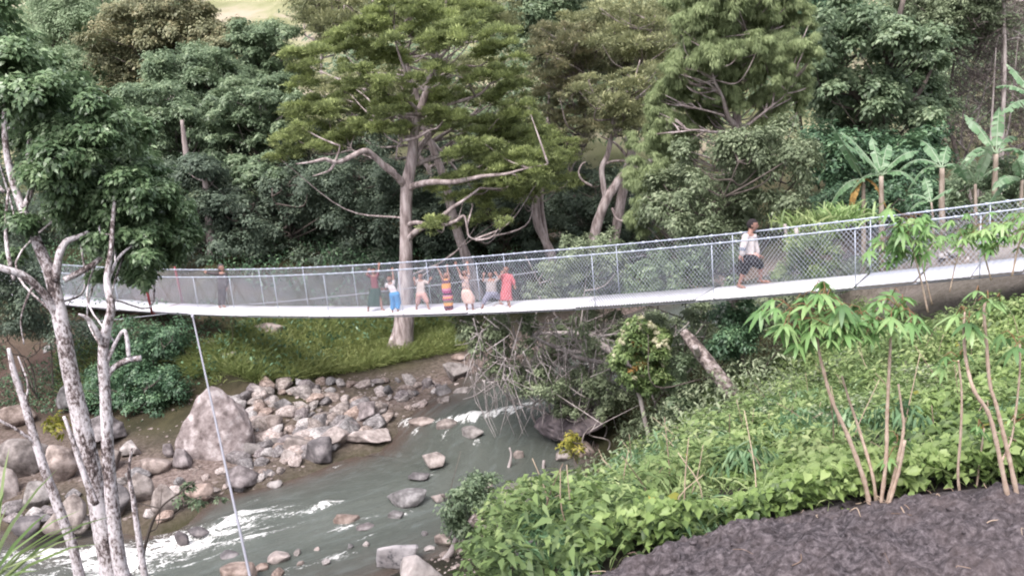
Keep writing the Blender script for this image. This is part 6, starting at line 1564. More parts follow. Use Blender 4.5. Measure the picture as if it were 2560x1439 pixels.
def build_bridge():
    root = thing('suspension_bridge', 'long narrow suspension footbridge with white deck plates and chain-link sides spanning the river', 'bridge', bridge(0, 0))
    o = bridge(0, 0)
    px = [2560, 2430, 2290, 2140, 1740, 1440, 1170, 970, 770, 620, 470, 383, 290, 225, 160, 60, -60]
    sb = [17.0] + [s_of_px(p) for p in px] + [-33.0, -37.0]
    kinds = ['grey', 'grey', 'grey', 'grey', 'white', 'stripe', 'white', 'lilac', 'lilac2', 'white2', 'white', 'lilac', 'white2', 'white2', 'lilac', 'lilac', 'lilac', 'lilac', 'lilac']
    mk = {'grey': 'deck_grey', 'white': 'deck_white', 'white2': 'deck_white', 'stripe': 'deck_stripe', 'lilac': 'deck_lilac', 'lilac2': 'deck_lilac2'}
    for k in range(len(sb) - 1):
        s1, s0 = sb[k], sb[k + 1]
        S = np.arange(s0 + .012, s1 - .012, .06) if s1 - s0 < 12 else np.linspace(s0, s1, 60)
        lift = .012 if k % 2 else 0.0
        top = MB()
        n = len(S)
        # saw-toothed long edges of the expanded-metal plates
        tooth = np.where(np.arange(n) % 2 == 0, .022, 0.0) if kinds[k] in ('stripe', 'white', 'grey') else np.zeros(n)
        rows = []
        for tt, hh in ((-1, 0), (1, 0), (1, -.035), (-1, -.035)):
            P = bridge(S, 0, lift + hh)
            P[:, 0] += BN[0] * tt * (BW / 2 + tooth); P[:, 1] += BN[1] * tt * (BW / 2 + tooth)
            rows.append(P)
        V = np.stack(rows, 1).reshape(-1, 3)
        i = np.arange(n - 1)[:, None] * 4; j = np.arange(4); j2 = (j + 1) % 4
        F = np.stack([i + j, i + 4 + j, i + 4 + j2, i + j2], -1).reshape(-1, 4)
        F = np.vstack([F, [[0, 1, 2, 3]], [[(n - 1) * 4 + 3, (n - 1) * 4 + 2, (n - 1) * 4 + 1, (n - 1) * 4]]])
        top.add(V, F)
        p = top.build('deck_panel', M[mk[kinds[k]]], root, o, smooth=False)
        if kinds[k] == 'stripe': p['label'] = 'grey grid deck panel with fine stripes'
    # rails and deck cables
    S = np.linspace(-37, 17, 140)
    for t in (-1, 1):
        P = bridge(S, t * (BW / 2 + .03)); P[:, 2] += rail_h(S)
        mb = MB(); V, F = tube(P, .0155, 6); mb.add(V, F)
        # wire ties wound round the rail
        rng = np.random.default_rng(4 + t)
        for s in np.arange(-36, 16.5, .34):
            q = bridge(s, t * (BW / 2 + .03)) + [0, 0, float(rail_h(s))]
            d = np.array([*BU, .1]) * .03
            V, F = tube(np.array([q - d, q + d]), .023 + .007 * rng.random(), 6); mb.add(V, F)
        mb.build('handrail_cable', M['steel'], root, o)
        P = bridge(S, t * (BW / 2 - .05), -.07); mb = MB(); V, F = tube(P, .018, 6); mb.add(V, F); mb.build('deck_cable', M['cable'], root, o)
    # suspenders and chain link, panel by panel
    ss = [17.0, 14.2]
    for p in (2450, 2140, 1786, 1490, 1205, 1010, 825, 700, 590, 500, 300, 225, 160, 60, -60): ss.append(s_of_px(p))
    ss += [-30.5, -33, -37]
    r = .0024
    for t in (-1, 1):
        for s in ss[1:-1]:
            q = bridge(s, t * (BW / 2 + .03)); mb = MB()
            V, F = tube(np.array([q - [0, 0, .08], q + [0, 0, float(rail_h(s)) - .025]]), .0085, 6); mb.add(V, F)
            mb.build('suspender', M['steel'], root, o)
        for k in range(len(ss) - 1):
            s1, s0 = ss[k], ss[k + 1]
            mb = MB()
            for dirn in (1, -1):
                for s in np.arange(s0, s1, .088):
                    h = float(rail_h(s)); e = s + dirn * h * .8
                    f = 1.0
                    if e > s1: f = (s1 - s) / (e - s)
                    if e < s0: f = (s - s0) / (s - e)
                    if f < .03: continue
                    u = np.linspace(0, f, 3)
                    P = bridge(s + (e - s) * u, t * (BW / 2 + .03)); P[:, 2] += u * rail_h(s + (e - s) * u)
                    V, F = tube(P, r if s < 0 else r * .78, 3, cap=False); mb.add(V, F)
                    # part of the wire that enters from the panel's edge
                    if dirn == 1:
                        pass
                # wires entering from the low edge of the panel
                edge = s0 if dirn == 1 else s1
                for off in np.arange(.088, float(rail_h(edge)) * .8, .088):
                    u0 = off / (float(rail_h(edge)) * .8)
                    u = np.linspace(u0, 1, 3); sA = edge + dirn * (u - u0) * float(rail_h(edge)) * .8
                    P = bridge(sA, t * (BW / 2 + .03)); P[:, 2] += u * rail_h(sA)
                    V, F = tube(P, r, 3, cap=False); mb.add(V, F)
            mb.build('mesh_panel', M['wire'], root, o)
    # red portal frame
    s = s_of_px(383)
    fr = MB()
    for t in (-1, 1):
        q = bridge(s, t * (BW / 2 + .07)); lean = np.array([-BU[0], -BU[1], 0]) * .05
        V, F = box(q + np.array([0, 0, .62]) + lean * .5, np.array([BU[0], BU[1], 0]) * .03, np.array([BN[0], BN[1], 0]) * .03, np.array([lean[0], lean[1], .72])); fr.add(V, F)
    q = bridge(s, 0, -.09); V, F = box(q, np.array([BU[0], BU[1], 0]) * .03, np.array([BN[0], BN[1], 0]) * (BW / 2 + .04), np.array([0, 0, .03])); fr.add(V, F)
    q = bridge(s, 0, .016); V, F = box(q, np.array([BU[0], BU[1], 0]) * .025, np.array([BN[0], BN[1], 0]) * (BW / 2), np.array([0, 0, .004])); fr.add(V, F)
    p = fr.build('portal_frame', M['red_paint'], root, o, smooth=False); p['label'] = 'dark red steel frame around the walkway'
    # guy cables
    A = bridge(s_of_px(480), -BW / 2) - [0, 0, .05]; B = at(636, 1490, 14.6)
    t = np.linspace(0, 1, 14)[:, None]
    mb = MB(); V, F = tube(A * (1 - t) + B * t - np.array([0, 0, 1.]) * (t * (1 - t)) * .25, .028, 8); mb.add(V, F, .5)
    V2, F2 = tube(np.array([A - [0, 0, .0], A + unit(B - A) * .25]), .055, 8); mb.add(V2, F2)
    tag(mb.build('guy_cable', M['cable']), 'thick pale guy cable running steeply from the deck edge down to the near bank', 'cable', 'guy cables of the bridge')
    A = bridge(s_of_px(560, BW / 2), BW / 2) - [0, 0, .04]; B = at(1905, 590, 23.0)
    mb = MB(); V, F = tube(A * (1 - t) + B * t - np.array([0, 0, 1.]) * (t * (1 - t)) * .8, .014, 6); mb.add(V, F)
    tag(mb.build('guy_cable', M['cable']), 'thin guy cable rising gently behind the far mesh past the children', 'cable', 'guy cables of the bridge')
    A = bridge(s_of_px(420), -BW / 2) - [0, 0, .05]; B = at(-60, 822, 30.0)
    mb = MB(); V, F = tube(A * (1 - t) + B * t - np.array([0, 0, 1.]) * (t * (1 - t)) * .3, .014, 6); mb.add(V, F)
    tag(mb.build('guy_cable', M['cable']), 'thin guy cable from the red frame down past the lichen trunks', 'cable', 'guy cables of the bridge')
M['deck_lilac2'] = deck_mat('deck_lilac2', (.76, .75, .80))
build_bridge()

# ------------------------------------------------------------------ people
def capsule(p, q, r1, r2, sides=12):
    p = np.asarray(p, float); q = np.asarray(q, float)
    ax = q - p; L = np.linalg.norm(ax) + 1e-6; ax = ax / L
    a = np.linspace(-PI / 2, 0, 5); b = np.linspace(0, PI / 2, 5)
    along = np.concatenate([r1 * np.sin(a), L + r2 * np.sin(b)]); rad = np.concatenate([r1 * np.cos(a), r2 * np.cos(b)])
    rad = np.maximum(rad, 1e-4)
    ref = np.array([0, 0, 1.0]) if abs(ax[2]) < .9 else np.array([1.0, 0, 0])
    n = unit(np.cross(ax, ref)); m = np.cross(ax, n)
    th = np.linspace(0, 2 * PI, sides, endpoint=False)
    V = (p + ax * along[:, None])[:, None] + rad[:, None, None] * (np.cos(th)[None, :, None] * n + np.sin(th)[None, :, None] * m)
    k = len(along); V = V.reshape(-1, 3)
    i = np.arange(k - 1)[:, None] * sides; j = np.arange(sides); j2 = (j + 1) % sides
    F = np.stack([i + j, i + j2, i + sides + j2, i + sides + j], -1).reshape(-1, 4)
    F2 = [np.arange(sides)[::-1][None], (np.arange(sides) + (k - 1) * sides)[None]]
    return V, [F, np.vstack(F2)]

def fuse(name, mb, mat, parent, origin, voxel, smooth=4, fac=.5):
    """fuse the collected volumes into one continuous skin"""
    o = mb.build('tmp_fuse', mat, None, origin)
    md = o.modifiers.new('r', 'REMESH'); md.mode = 'VOXEL'; md.voxel_size = voxel; md.use_smooth_shade = True
    sm = o.modifiers.new('s', 'SMOOTH'); sm.iterations = smooth; sm.factor = fac
    dg = bpy.context.evaluated_depsgraph_get(); dg.update()
    me = bpy.data.meshes.new_from_object(o.evaluated_get(dg))
    me.name = name
    if not len(me.materials): me.materials.append(mat)
    old = o.data
    bpy.data.objects.remove(o); bpy.data.meshes.remove(old)
    return link(name, me, parent)

def add_ell(mb, c, ax, rx, ry, rz, sub=3):
    V, F = ICO[sub]
    X, Y, Z = ax
    mb.add(c + V[:, :1] * rx * X + V[:, 1:2] * ry * Y + V[:, 2:] * rz * Z, F)

def head_shape(c, f, up, r):
    """skull with jaw, brow, nose, lips, chin; f face direction"""
    f = unit(f); x = unit(np.cross(f, up)); up = np.cross(x, f)
    V, F = ICO[4]; V = V.copy()
    z = V[:, 2].copy(); y = V[:, 1].copy()          # y forward (face)
    V[:, 0] *= .80 * np.interp(z, [-1, -.6, 0, .5, 1], [.62, .80, .98, 1.0, .95])
    V[:, 1] *= np.interp(z, [-1, -.4, .3, 1], [.86, .90, 1.0, .95])
    V[:, 1] += np.where(y > 0, .10 * np.clip(-z, 0, 1), .10 * np.clip(z, 0, 1) * 0 + .16 * np.clip(-z - .1, 0, 1))
    V[:, 2] *= 1.12
    # eye sockets and brow
    for sx in (-1, 1):
        dd = np.exp(-(((V[:, 0] - sx * .32) / .2) ** 2 + ((V[:, 2] - .02) / .16) ** 2)) * (y > .2)
        V[:, 1] -= .10 * dd
    dd = np.exp(-((V[:, 2] - .22) / .12) ** 2) * np.exp(-(V[:, 0] / .5) ** 2) * (y > .2); V[:, 1] += .04 * dd
    W = lambda P: c + r * (P[:, :1] * x + P[:, 1:2] * f + P[:, 2:] * up)
    return W(V), F, (x, f, up)

def hand(mb, wrist, d, pn, s, curl=.15, spread=.22, side=1):
    """palm, four unequal bent fingers, thumb from the side of the palm"""
    d = unit(d); pn = unit(pn - d * (pn @ d)); x = np.cross(d, pn) * side
    L = s
    palm = wrist + d * L * .30
    for k in (-1.2, -.4, .4, 1.2):
        V, F = capsule(wrist + x * k * L * .09 + d * L * .05, wrist + d * L * .50 + x * k * L * .155, L * .10, L * .10, 8); mb.add(V, F)
    for k, (ln) in zip((-1.5, -.5, .5, 1.5), (.40, .48, .45, .34)):
        b = wrist + d * L * .52 + x * k * L * .13
        fd = unit(d + x * k * spread * .5)
        p1 = b + fd * L * ln * .5
        fd2 = unit(fd + pn * curl); p2 = p1 + fd2 * L * ln * .33
        fd3 = unit(fd2 + pn * curl); p3 = p2 + fd3 * L * ln * .25
        for a, q, r1, r2 in ((b, p1, .062, .056), (p1, p2, .056, .052), (p2, p3, .052, .044)):
            V, F = capsule(a, q, L * r1, L * r2, 8); mb.add(V, F)
    b = wrist + d * L * .20 - x * L * .17
    td = unit(d * .7 - x * .75 + pn * .2); p1 = b + td * L * .24; p2 = p1 + unit(td + d * .4) * L * .20
    V, F = capsule(b, p1, L * .085, L * .07, 8); mb.add(V, F); V, F = capsule(p1, p2, L * .07, L * .05, 8); mb.add(V, F)

def loft(rings, folds=7, amp=.06, seed=0, sides=40):
    """rings: (centre, half width vec, half depth vec); cloth tube with folds growing downward"""
    th = np.linspace(0, 2 * PI, sides, endpoint=False); V = []
    R_ = catmull(np.array([np.concatenate(r) for r in rings]), 5); n = len(R_)
    for i, q in enumerate(R_):
        k = 1 + amp * (i / n) * np.sin(th * folds + seed + 1.3 * np.sin(th * 2 + seed))
        V.append(q[:3] + (np.cos(th) * k)[:, None] * q[3:6] + (np.sin(th) * k)[:, None] * q[6:9])
    V = np.concatenate(V)
    i = np.arange(n - 1)[:, None] * sides; j = np.arange(sides); j2 = (j + 1) % sides
    F = np.stack([i + j, i + sides + j, i + sides + j2, i + j2], -1).reshape(-1, 4)
    caps = np.vstack([np.arange(sides)[None], (np.arange(sides)[::-1] + (n - 1) * sides)[None]])
    return V, [F, caps]

def cloth_mat(name, col, col2=None, scale=9, stripes=None):
    dull = lambda c: tuple(.78 * x + .22 * sum(c) / 3 * .9 for x in c)
    col = dull(col); col2 = dull(col2) if col2 else None
    if stripes: stripes = (stripes[0], [(q, dull(c)) for q, c in stripes[1]])
    m, nt, out = nodes_of(name)
    v = texco(nt)
    if stripes:
        sx = nt.nodes.new('ShaderNodeSeparateXYZ'); nt.links.new(v, sx.inputs[0])
        z = math_node(nt, 'ADD', math_node(nt, 'DIVIDE', sx.outputs[2], stripes[0]), math_node(nt, 'MULTIPLY', noise_node(nt, 6, 3, .5, v), .05))
        c = ramp(nt, stripes[1], z, 'CONSTANT')
    else:
        n = noise_node(nt, scale, 4, .6, v)
        c = ramp(nt, [(.4, col), (.6, col2 or tuple(np.array(col) * .75))], n)
    principled(nt, out, c, .9, .15, 0, noise_node(nt, 14, 4, .6, v), .35, .02)
    return m

M['skin'] = noise_mat('skin', [(.3, (.20, .108, .085)), (.7, (.29, .165, .13))], 8, .55, .05, .002, spec=.4)
M['hair'] = noise_mat('hair', [(.3, (.012, .010, .012)), (.7, (.035, .028, .03))], 40, .9, .5, .01)
M['eye'] = flat_mat('eye_dark', (.05, .04, .04), .3, .5)
M['lip'] = flat_mat('lips', (.16, .06, .055), .5, .3)
CLOTH = {'maroon': cloth_mat('cloth_maroon', (.19, .055, .07)), 'darkgreen': cloth_mat('cloth_dark_green', (.03, .06, .05), (.045, .085, .07)), 'white': cloth_mat('cloth_white', (.55, .50, .52), (.42, .37, .39)),
         'blue': cloth_mat('cloth_blue', (.045, .26, .55), (.03, .20, .45)), 'tan': cloth_mat('cloth_tan', (.46, .38, .36), (.33, .28, .26)), 'pink': cloth_mat('cloth_pink', (.52, .30, .26), (.38, .20, .18)), 'peach': cloth_mat('cloth_peach', (.62, .42, .36), (.50, .31, .27), 5),
         'patch': cloth_mat('cloth_patterned', (.50, .33, .27), (.17, .14, .17), 11), 'grey': cloth_mat('cloth_grey', (.32, .28, .28), (.24, .21, .21)), 'greyblue': cloth_mat('cloth_grey_blue', (.22, .22, .30), (.16, .16, .22)),
         'red': cloth_mat('cloth_red', (.50, .11, .13), (.40, .09, .11)), 'coat': cloth_mat('cloth_charcoal', (.055, .045, .05), (.08, .068, .072)), 'cream': cloth_mat('cloth_cream', (.50, .45, .45), (.38, .34, .35)), 'black': cloth_mat('cloth_black', (.035, .033, .042)), 'bluestripe': cloth_mat('cloth_blue_band', (.17, .22, .33))}

ZK = lambda ox, oy, s: (lambda x, y: (ox + x / s, oy + y / s))
KID = ZK(860, 600, 5.12); MAN = ZK(130, 620, 3.3247); BOY = ZK(1780, 520, 5.995)

class Person:
    def __init__(s, label, conv, foot, toes_mean=None):
        s.conv = conv
        fx, fy = conv(*foot)
        s.base = on_deck(fx, fy)
        s.dep = (s.base - CAM) @ FW
        s.k = s.dep / FPX / 1.0
        s.zs = s.dep / FPX / (conv(1, 0)[0] - conv(0, 0)[0]) ** -1    # metres per crop pixel
        s.zs = s.dep / FPX * (conv(1, 0)[0] - conv(0, 0)[0])
        s.t = thing('person', label, 'person', s.base)
        s.body = MB()
    def P(s, x, y, off=0.0):
        px, py = s.conv(x, y)
        return CAM + ray(px, py) * (s.dep + off)
    def foot(s, x, y):
        """point on the deck under a crop pixel"""
        px, py = s.conv(x, y); return on_deck(px, py)
    def limb(s, mb, pts, rads):
        for a, b, r1, r2 in zip(pts[:-1], pts[1:], rads[:-1], rads[1:]):
            V, F = capsule(a, b, r1, r2); mb.add(V, F)
    def head(s, x, y, rpx, f, tilt=(0, 0), off=0.0, hair=True, hood=None):
        c = s.P(x, y, off); r = rpx * s.zs; s.hr = r
        up = unit(np.array([0, 0, 1.0]) + RT * tilt[0] + FW * tilt[1])
        V, F, (ax, fd, u) = head_shape(c, f, up, r)
        s.body.add(V, F); s.hc = c; s.hax = (ax, fd, u)
        q = lambda a, b, d: c + r * (ax * a + fd * b + u * d)
        V2, F2 = capsule(q(0, .88, .08), q(0, 1.02, -.18), r * .07, r * .13, 8); s.body.add(V2, F2)      # nose
        for sx in (-1, 1):
            add_ell(s.body, q(sx * .80, -.05, -.05), (ax, fd, u), r * .07, r * .16, r * .24)
        V2, F2 = capsule(q(-.17, .86, -.48), q(.17, .86, -.48), r * .07, r * .07, 8); s.body.add(V2, F2)   # mouth ridge
        s.face = []
        for sx in (-1, 1):
            mb = MB(); add_ell(mb, q(sx * .31, .80, .04), (ax, fd, u), r * .12, r * .07, r * .075); s.face.append(('eye', mb, M['eye']))
        mb = MB(); V2, F2 = capsule(q(-.16, .925, -.475), q(.16, .925, -.475), r * .035, r * .035, 8); mb.add(V2, F2); s.face.append(('mouth', mb, M['lip']))
        if hair:
            V, F = ICO[4]; hv, _, _ = head_shape(c, f, up, r)
            cen = V[F].mean(1)
            hairline = (cen[:, 2] > .52) | ((cen[:, 1] < .12) & (cen[:, 2] > -.35))
            sc = c + (hv - c) * (1.045 + .03 * vnoise(V, 9, 3))[:, None]
            mb = MB(); mb.add(sc, F[hairline]); s.face.append(('hair', mb, hood or M['hair']))
    def finish(s, voxel=.0055):
        o = fuse('body', s.body, M['skin'], s.t, s.base, voxel, 3)
        for n, mb, m in s.face: mb.build(n, m, s.t, s.base)
    def cloth(s, name, mb, col, voxel=.012):
        fuse(name, mb, CLOTH[col], s.t, s.base, voxel, 5)
    def leg(s, hip, knee, ankle, toe, H, offs=(0, 0), hold=0.0):
        """leg ending in a foot flat on the deck"""
        g = s.foot(*ankle); dfoot = (g - CAM) @ FW - s.dep
        Ph = s.P(*hip, offs[0]); Pa = g + np.array([0, 0, .05 * H]); Pk = s.P(*knee, dfoot * .55 + offs[1])
        s.limb(s.body, [Ph, Pk, Pa], [.060 * H, .040 * H, .024 * H])
        s.limb(s.body, [Pk + (Pa - Pk) * .12, Pk + (Pa - Pk) * .35], [.038 * H, .040 * H])
        tx, ty = toe; px, py = s.conv(tx, ty); d = ray(px, py)
        gt = s.foot(*toe); v = gt - g; L = np.linalg.norm(v)
        v = unit(v + 1e-6) * np.clip(L, .10 * H, .15 * H); v[2] = 0
        sk = float(deck_z(((g + v)[0] - BX) * BU[0] + ((g + v)[1] - BY) * BU[1])); tip = g + v; tip[2] = sk
        heel = g - unit(v) * .035 * H
        s.limb(s.body, [heel + [0, 0, .024 * H], g + v * .5 + [0, 0, .026 * H], tip + [0, 0, .018 * H]], [.024 * H, .027 * H, .02 * H])
        side = unit(np.cross(v, [0, 0, 1.0]))
        for k, l in zip((-1, -.5, 0, .5, 1), (1.0, .95, .9, .82, .72)):
            a = tip + side * k * .022 * H + [0, 0, .012 * H] - unit(v) * .015 * H
            V, F = capsule(a, a + unit(v) * .032 * H * l, .009 * H, .007 * H, 8); s.body.add(V, F)
        return Ph, Pk, Pa
    def arm(s, sh, el, wr, hd, H, offs=(0, 0, 0, 0), pn=None, curl=.15, side=1, size=.1):
        A, B, C, D = [s.P(*p, o) for p, o in zip((sh, el, wr, hd), offs)]
        s.limb(s.body, [A, B, C], [.033 * H, .026 * H, .017 * H])
        hand(s.body, C, D - C, pn if pn is not None else -FW, size * H, curl, side=side)
        return A, B, C
    def torso(s, nk, wa, hp, shl, shr, H, off=0.0, depthk=.62):
        """chest, waist, pelvis, neck"""
        N, W_, Hp = s.P(*nk, off), s.P(*wa, off), s.P(*hp, off); L, R_ = s.P(*shl, off), s.P(*shr, off)
        sw = np.linalg.norm(L - R_) / 2
        for a in (-.55, 0, .55):
            s.limb(s.body, [N + (R_ - L) * a * .42 - [0, 0, .05 * H], W_ + (R_ - L) * a * .36, Hp + (R_ - L) * a * .36], [sw * .48, sw * .46, sw * .52])
        s.limb(s.body, [L, N - [0, 0, .03 * H], R_], [.036 * H, .045 * H, .036 * H])
        s.limb(s.body, [N - [0, 0, .02 * H], s.hc - s.hax[2] * s.hr * .55 - s.hax[1] * s.hr * .12], [.036 * H, .034 * H])
        return N, W_, Hp, L, R_, sw
    def shirt(s, col, nk, hem, shl, shr, H, sleeves, off=0.0, flare=1.0, name='shirt', k=1.0):
        mb = MB(); N, E = s.P(*nk, off), s.P(*hem, off); L, R_ = s.P(*shl, off), s.P(*shr, off); sw = np.linalg.norm(L - R_) / 2
        for a in (-.6, -.2, .2, .6):
            s.limb(mb, [N + (R_ - L) * a * .46 - [0, 0, .055 * H], (N + E) / 2 + (R_ - L) * a * .44 * (1 + flare) / 2, E + (R_ - L) * a * .46 * flare], [sw * .50 * k, sw * .52 * k, sw * .54 * k])
        s.limb(mb, [L + (N - L) * .1, N - [0, 0, .052 * H], R_ + (N - R_) * .1], [.042 * H, .046 * H, .042 * H])
        for A, B, r1, r2 in sleeves: s.limb(mb, [A, B], [r1 * H, r2 * H])
        s.cloth(name, mb, col)
    def skirt(s, name, col, rings, folds=7, amp=.08, off=0.0, dk=.6, seed=0):
        rg = []
        for (x, y, hw) in rings:
            rg.append((s.P(x, y, off), RT * hw * s.zs, unit(np.cross(RT, UP)) * hw * s.zs * dk))
        V, F = loft(rg, folds, amp, seed)
        mb = MB(); mb.add(V, F); mb.build(name, CLOTH[col], s.t, s.base)

def people():
    F0 = -FW + np.array([0, 0, .1])
    # 1 maroon shirt and long dark-green skirt
    H = 1.12
    p = Person('child in maroon shirt and long dark-green skirt, one arm raised, leftmost of the waving row', KID, (395, 912))
    p.head(375, 398, 40, F0 + RT * .3)
    p.torso((378, 448), (395, 600), (396, 655), (335, 462), (422, 462), H)
    a = p.arm((335, 462), (292, 440), (308, 402), (318, 385), H, (0, -.05, 0, 0)); b = p.arm((424, 460), (440, 390), (447, 335), (450, 300), H)
    p.leg((368, 660), (335, 770), (312, 905), (300, 925), H); p.leg((425, 660), (465, 770), (490, 900), (525, 908), H)
    p.finish()
    p.shirt('maroon', (378, 452), (400, 632), (335, 462), (424, 462), H, [(a[0], a[0] * .3 + a[1] * .7, .042, .036), (b[0], b[0] * .45 + b[1] * .55, .042, .036)])
    p.skirt('skirt', 'darkgreen', [(400, 615, 58), (398, 680, 74), (395, 760, 84), (392, 850, 88)], 8, .10)
    # 2 white shirt, blue trousers
    H = 1.05
    p = Person('child in white shirt and bright blue trousers with one hand raised high', KID, (655, 925))
    p.head(580, 495, 42, F0 + RT * -.1)
    p.torso((590, 548), (635, 670), (645, 700), (548, 566), (634, 550), H)
    a = p.arm((548, 566), (532, 628), (508, 628), (488, 622), H, (0, 0, -.1, -.12)); b = p.arm((636, 548), (628, 455), (620, 392), (617, 345), H)
    l = p.leg((618, 705), (628, 800), (620, 920), (622, 940), H); r = p.leg((675, 700), (695, 790), (690, 910), (690, 930), H)
    p.finish()
    p.shirt('white', (592, 556), (640, 672), (550, 566), (636, 552), H, [(a[0], a[0] * .5 + a[1] * .5, .042, .04), (b[0], b[0] * .7 + b[1] * .3, .04, .038)])
    mb = MB()
    for g in (l, r):
        e = g[1] * .35 + g[2] * .65; p.limb(mb, [g[0], g[1], e], [.082 * H, .072 * H, .066 * H])
    p.limb(mb, [p.P(618, 700), p.P(676, 692)], [.085 * H, .085 * H]); p.cloth('trousers', mb, 'blue')
    # 3 tan dress and pinkish shorts
    H = 1.08
    p = Person('child in long pale tan top and pinkish shorts with both elbows bent', KID, (1005, 892))
    p.head(977, 460, 38, F0 + RT * .1)
    p.torso((978, 508), (985, 650), (988, 700), (935, 525), (1032, 525), H)
    a = p.arm((935, 525), (908, 570), (900, 515), (898, 480), H, (0, -.06, -.12, -.12)); b = p.arm((1034, 525), (1080, 552), (1098, 510), (1112, 485), H, (0, -.04, -.1, -.1))
    l = p.leg((958, 705), (945, 800), (930, 885), (925, 910), H); r = p.leg((1022, 705), (1062, 780), (1082, 885), (1115, 900), H)
    p.finish()
    p.shirt('tan', (978, 512), (985, 690), (935, 525), (1034, 525), H, [(a[0], a[0] * .3 + a[1] * .7, .044, .044), (b[0], b[0] * .25 + b[1] * .75, .044, .044)], flare=1.25)
    mb = MB()
    for g in (l, r): p.limb(mb, [g[0], g[0] * .1 + g[1] * .9], [.076 * H, .066 * H])
    p.limb(mb, [p.P(958, 700), p.P(1022, 700)], [.08 * H, .08 * H]); p.cloth('shorts', mb, 'pink')
    # 4 striped dress
    H = 1.06
    p = Person('child in orange, magenta and black striped dress with both arms up, head tipped back', KID, (1335, 905))
    p.head(1303, 452, 37, F0 + np.array([0, 0, .75]) - RT * .3, tilt=(.2, .1))
    p.torso((1305, 500), (1318, 640), (1325, 700), (1266, 508), (1345, 500), H)
    p.arm((1264, 500), (1236, 425), (1206, 365), (1192, 338), H); p.arm((1346, 494), (1330, 415), (1322, 355), (1320, 320), H)
    p.leg((1300, 710), (1308, 800), (1315, 895), (1305, 915), H); p.leg((1352, 710), (1358, 800), (1362, 890), (1358, 912), H)
    p.finish()
    hgt = np.linalg.norm(p.P(1310, 480) - p.base)
    O, PK, MG, DK, GR, RD = (.62, .27, .05), (.50, .16, .28), (.30, .03, .14), (.035, .025, .05), (.14, .13, .10), (.20, .03, .05)
    CLOTH['striped'] = cloth_mat('cloth_striped', O, stripes=(hgt, [(0, DK), (.06, RD), (.11, DK), (.16, RD), (.19, O), (.25, O), (.27, GR), (.33, GR), (.345, MG), (.405, O), (.455, PK), (.50, DK), (.555, MG), (.61, MG), (.63, PK), (.70, O), (.84, (.12, .05, .10)), (.93, O)]))
    p.skirt('dress', 'striped', [(1305, 492, 26), (1308, 520, 46), (1308, 560, 58), (1312, 640, 58), (1328, 690, 60), (1330, 750, 64), (1338, 830, 56), (1342, 890, 52)], 7, .08)
    V, F = ICO[4]; mb = MB(); add_ell(mb, p.hc - p.hax[1] * p.hr * .55 - p.hax[2] * p.hr * .2, p.hax, p.hr * .75, p.hr * .75, p.hr * 1.0); mb.build('long_hair', M['hair'], p.t, p.base)
    # 5 peach skirt
    H = 1.14
    p = Person('child with both open hands raised, patterned top and peach skirt with dark folds', KID, (1610, 900))
    p.head(1545, 418, 38, F0 + RT * .05)
    p.torso((1550, 470), (1560, 600), (1568, 660), (1505, 488), (1602, 486), H)
    p.arm((1504, 482), (1470, 395), (1437, 320), (1424, 278), H, (0, 0, -.04, -.06)); p.arm((1604, 480), (1594, 395), (1582, 318), (1575, 275), H)
    p.leg((1545, 670), (1565, 780), (1575, 890), (1568, 918), H); p.leg((1600, 670), (1640, 770), (1652, 880), (1655, 895), H)
    p.finish()
    p.shirt('patch', (1552, 476), (1562, 615), (1505, 488), (1602, 488), H, [(p.P(1505, 486), p.P(1490, 450), .04, .038), (p.P(1603, 484), p.P(1600, 440), .04, .038)])
    p.skirt('skirt', 'peach', [(1562, 628, 48), (1572, 665, 68), (1590, 735, 84), (1600, 790, 72), (1602, 815, 56)], 6, .10, seed=2)
    # 6 grey shirt, straddling
    H = 1.10
    p = Person('child in grey shirt and grey-blue trousers standing with legs wide apart and fists up', KID, (1880, 850))
    p.head(1872, 442, 38, F0)
    p.torso((1880, 500), (1885, 640), (1890, 690), (1820, 520), (1950, 514), H)
    a = p.arm((1820, 520), (1778, 520), (1788, 455), (1792, 425), H, (0, -.05, -.1, -.1), curl=.9); b = p.arm((1952, 514), (1984, 492), (1955, 440), (1940, 418), H, (0, -.03, 0, 0), curl=.9)
    l = p.leg((1855, 700), (1805, 765), (1775, 870), (1755, 888), H); r = p.leg((1925, 695), (1985, 725), (2000, 818), (2038, 828), H)
    p.finish()
    p.shirt('grey', (1882, 506), (1888, 672), (1820, 520), (1952, 516), H, [(a[0], a[0] * .45 + a[1] * .55, .05, .046), (b[0], b[0] * .5 + b[1] * .5, .05, .046)], flare=.95)
    mb = MB(); p.limb(mb, [l[0], l[1], l[1] * .55 + l[2] * .45], [.086 * H, .07 * H, .052 * H]); p.limb(mb, [r[0], r[1], r[1] * .75 + r[2] * .25], [.086 * H, .066 * H, .05 * H])
    p.limb(mb, [p.P(1855, 692), p.P(1925, 690)], [.088 * H, .088 * H]); p.cloth('trousers', mb, 'greyblue')
    # 7 red dress
    H = 1.12
    p = Person('child in plain red dress holding a hand to the mouth, rightmost of the waving row', KID, (2118, 850))
    p.head(2075, 372, 42, F0 - RT * .15)
    p.torso((2078, 432), (2085, 580), (2088, 650), (2022, 455), (2132, 455), H)
    a = p.arm((2020, 458), (1990, 490), (2012, 430), (2035, 402), H, (0, -.12, -.14, -.14), curl=.5); b = p.arm((2136, 460), (2172, 530), (2176, 575), (2184, 600), H, curl=.4)
    p.leg((2065, 680), (2095, 760), (2122, 850), (2122, 868), H); p.leg((2100, 680), (2112, 760), (2104, 822), (2106, 842), H)
    p.finish()
    p.skirt('dress', 'red', [(2078, 428, 30), (2078, 448, 56), (2080, 500, 66), (2084, 570, 64), (2078, 640, 66), (2075, 700, 74), (2082, 772, 76)], 7, .06, seed=4)
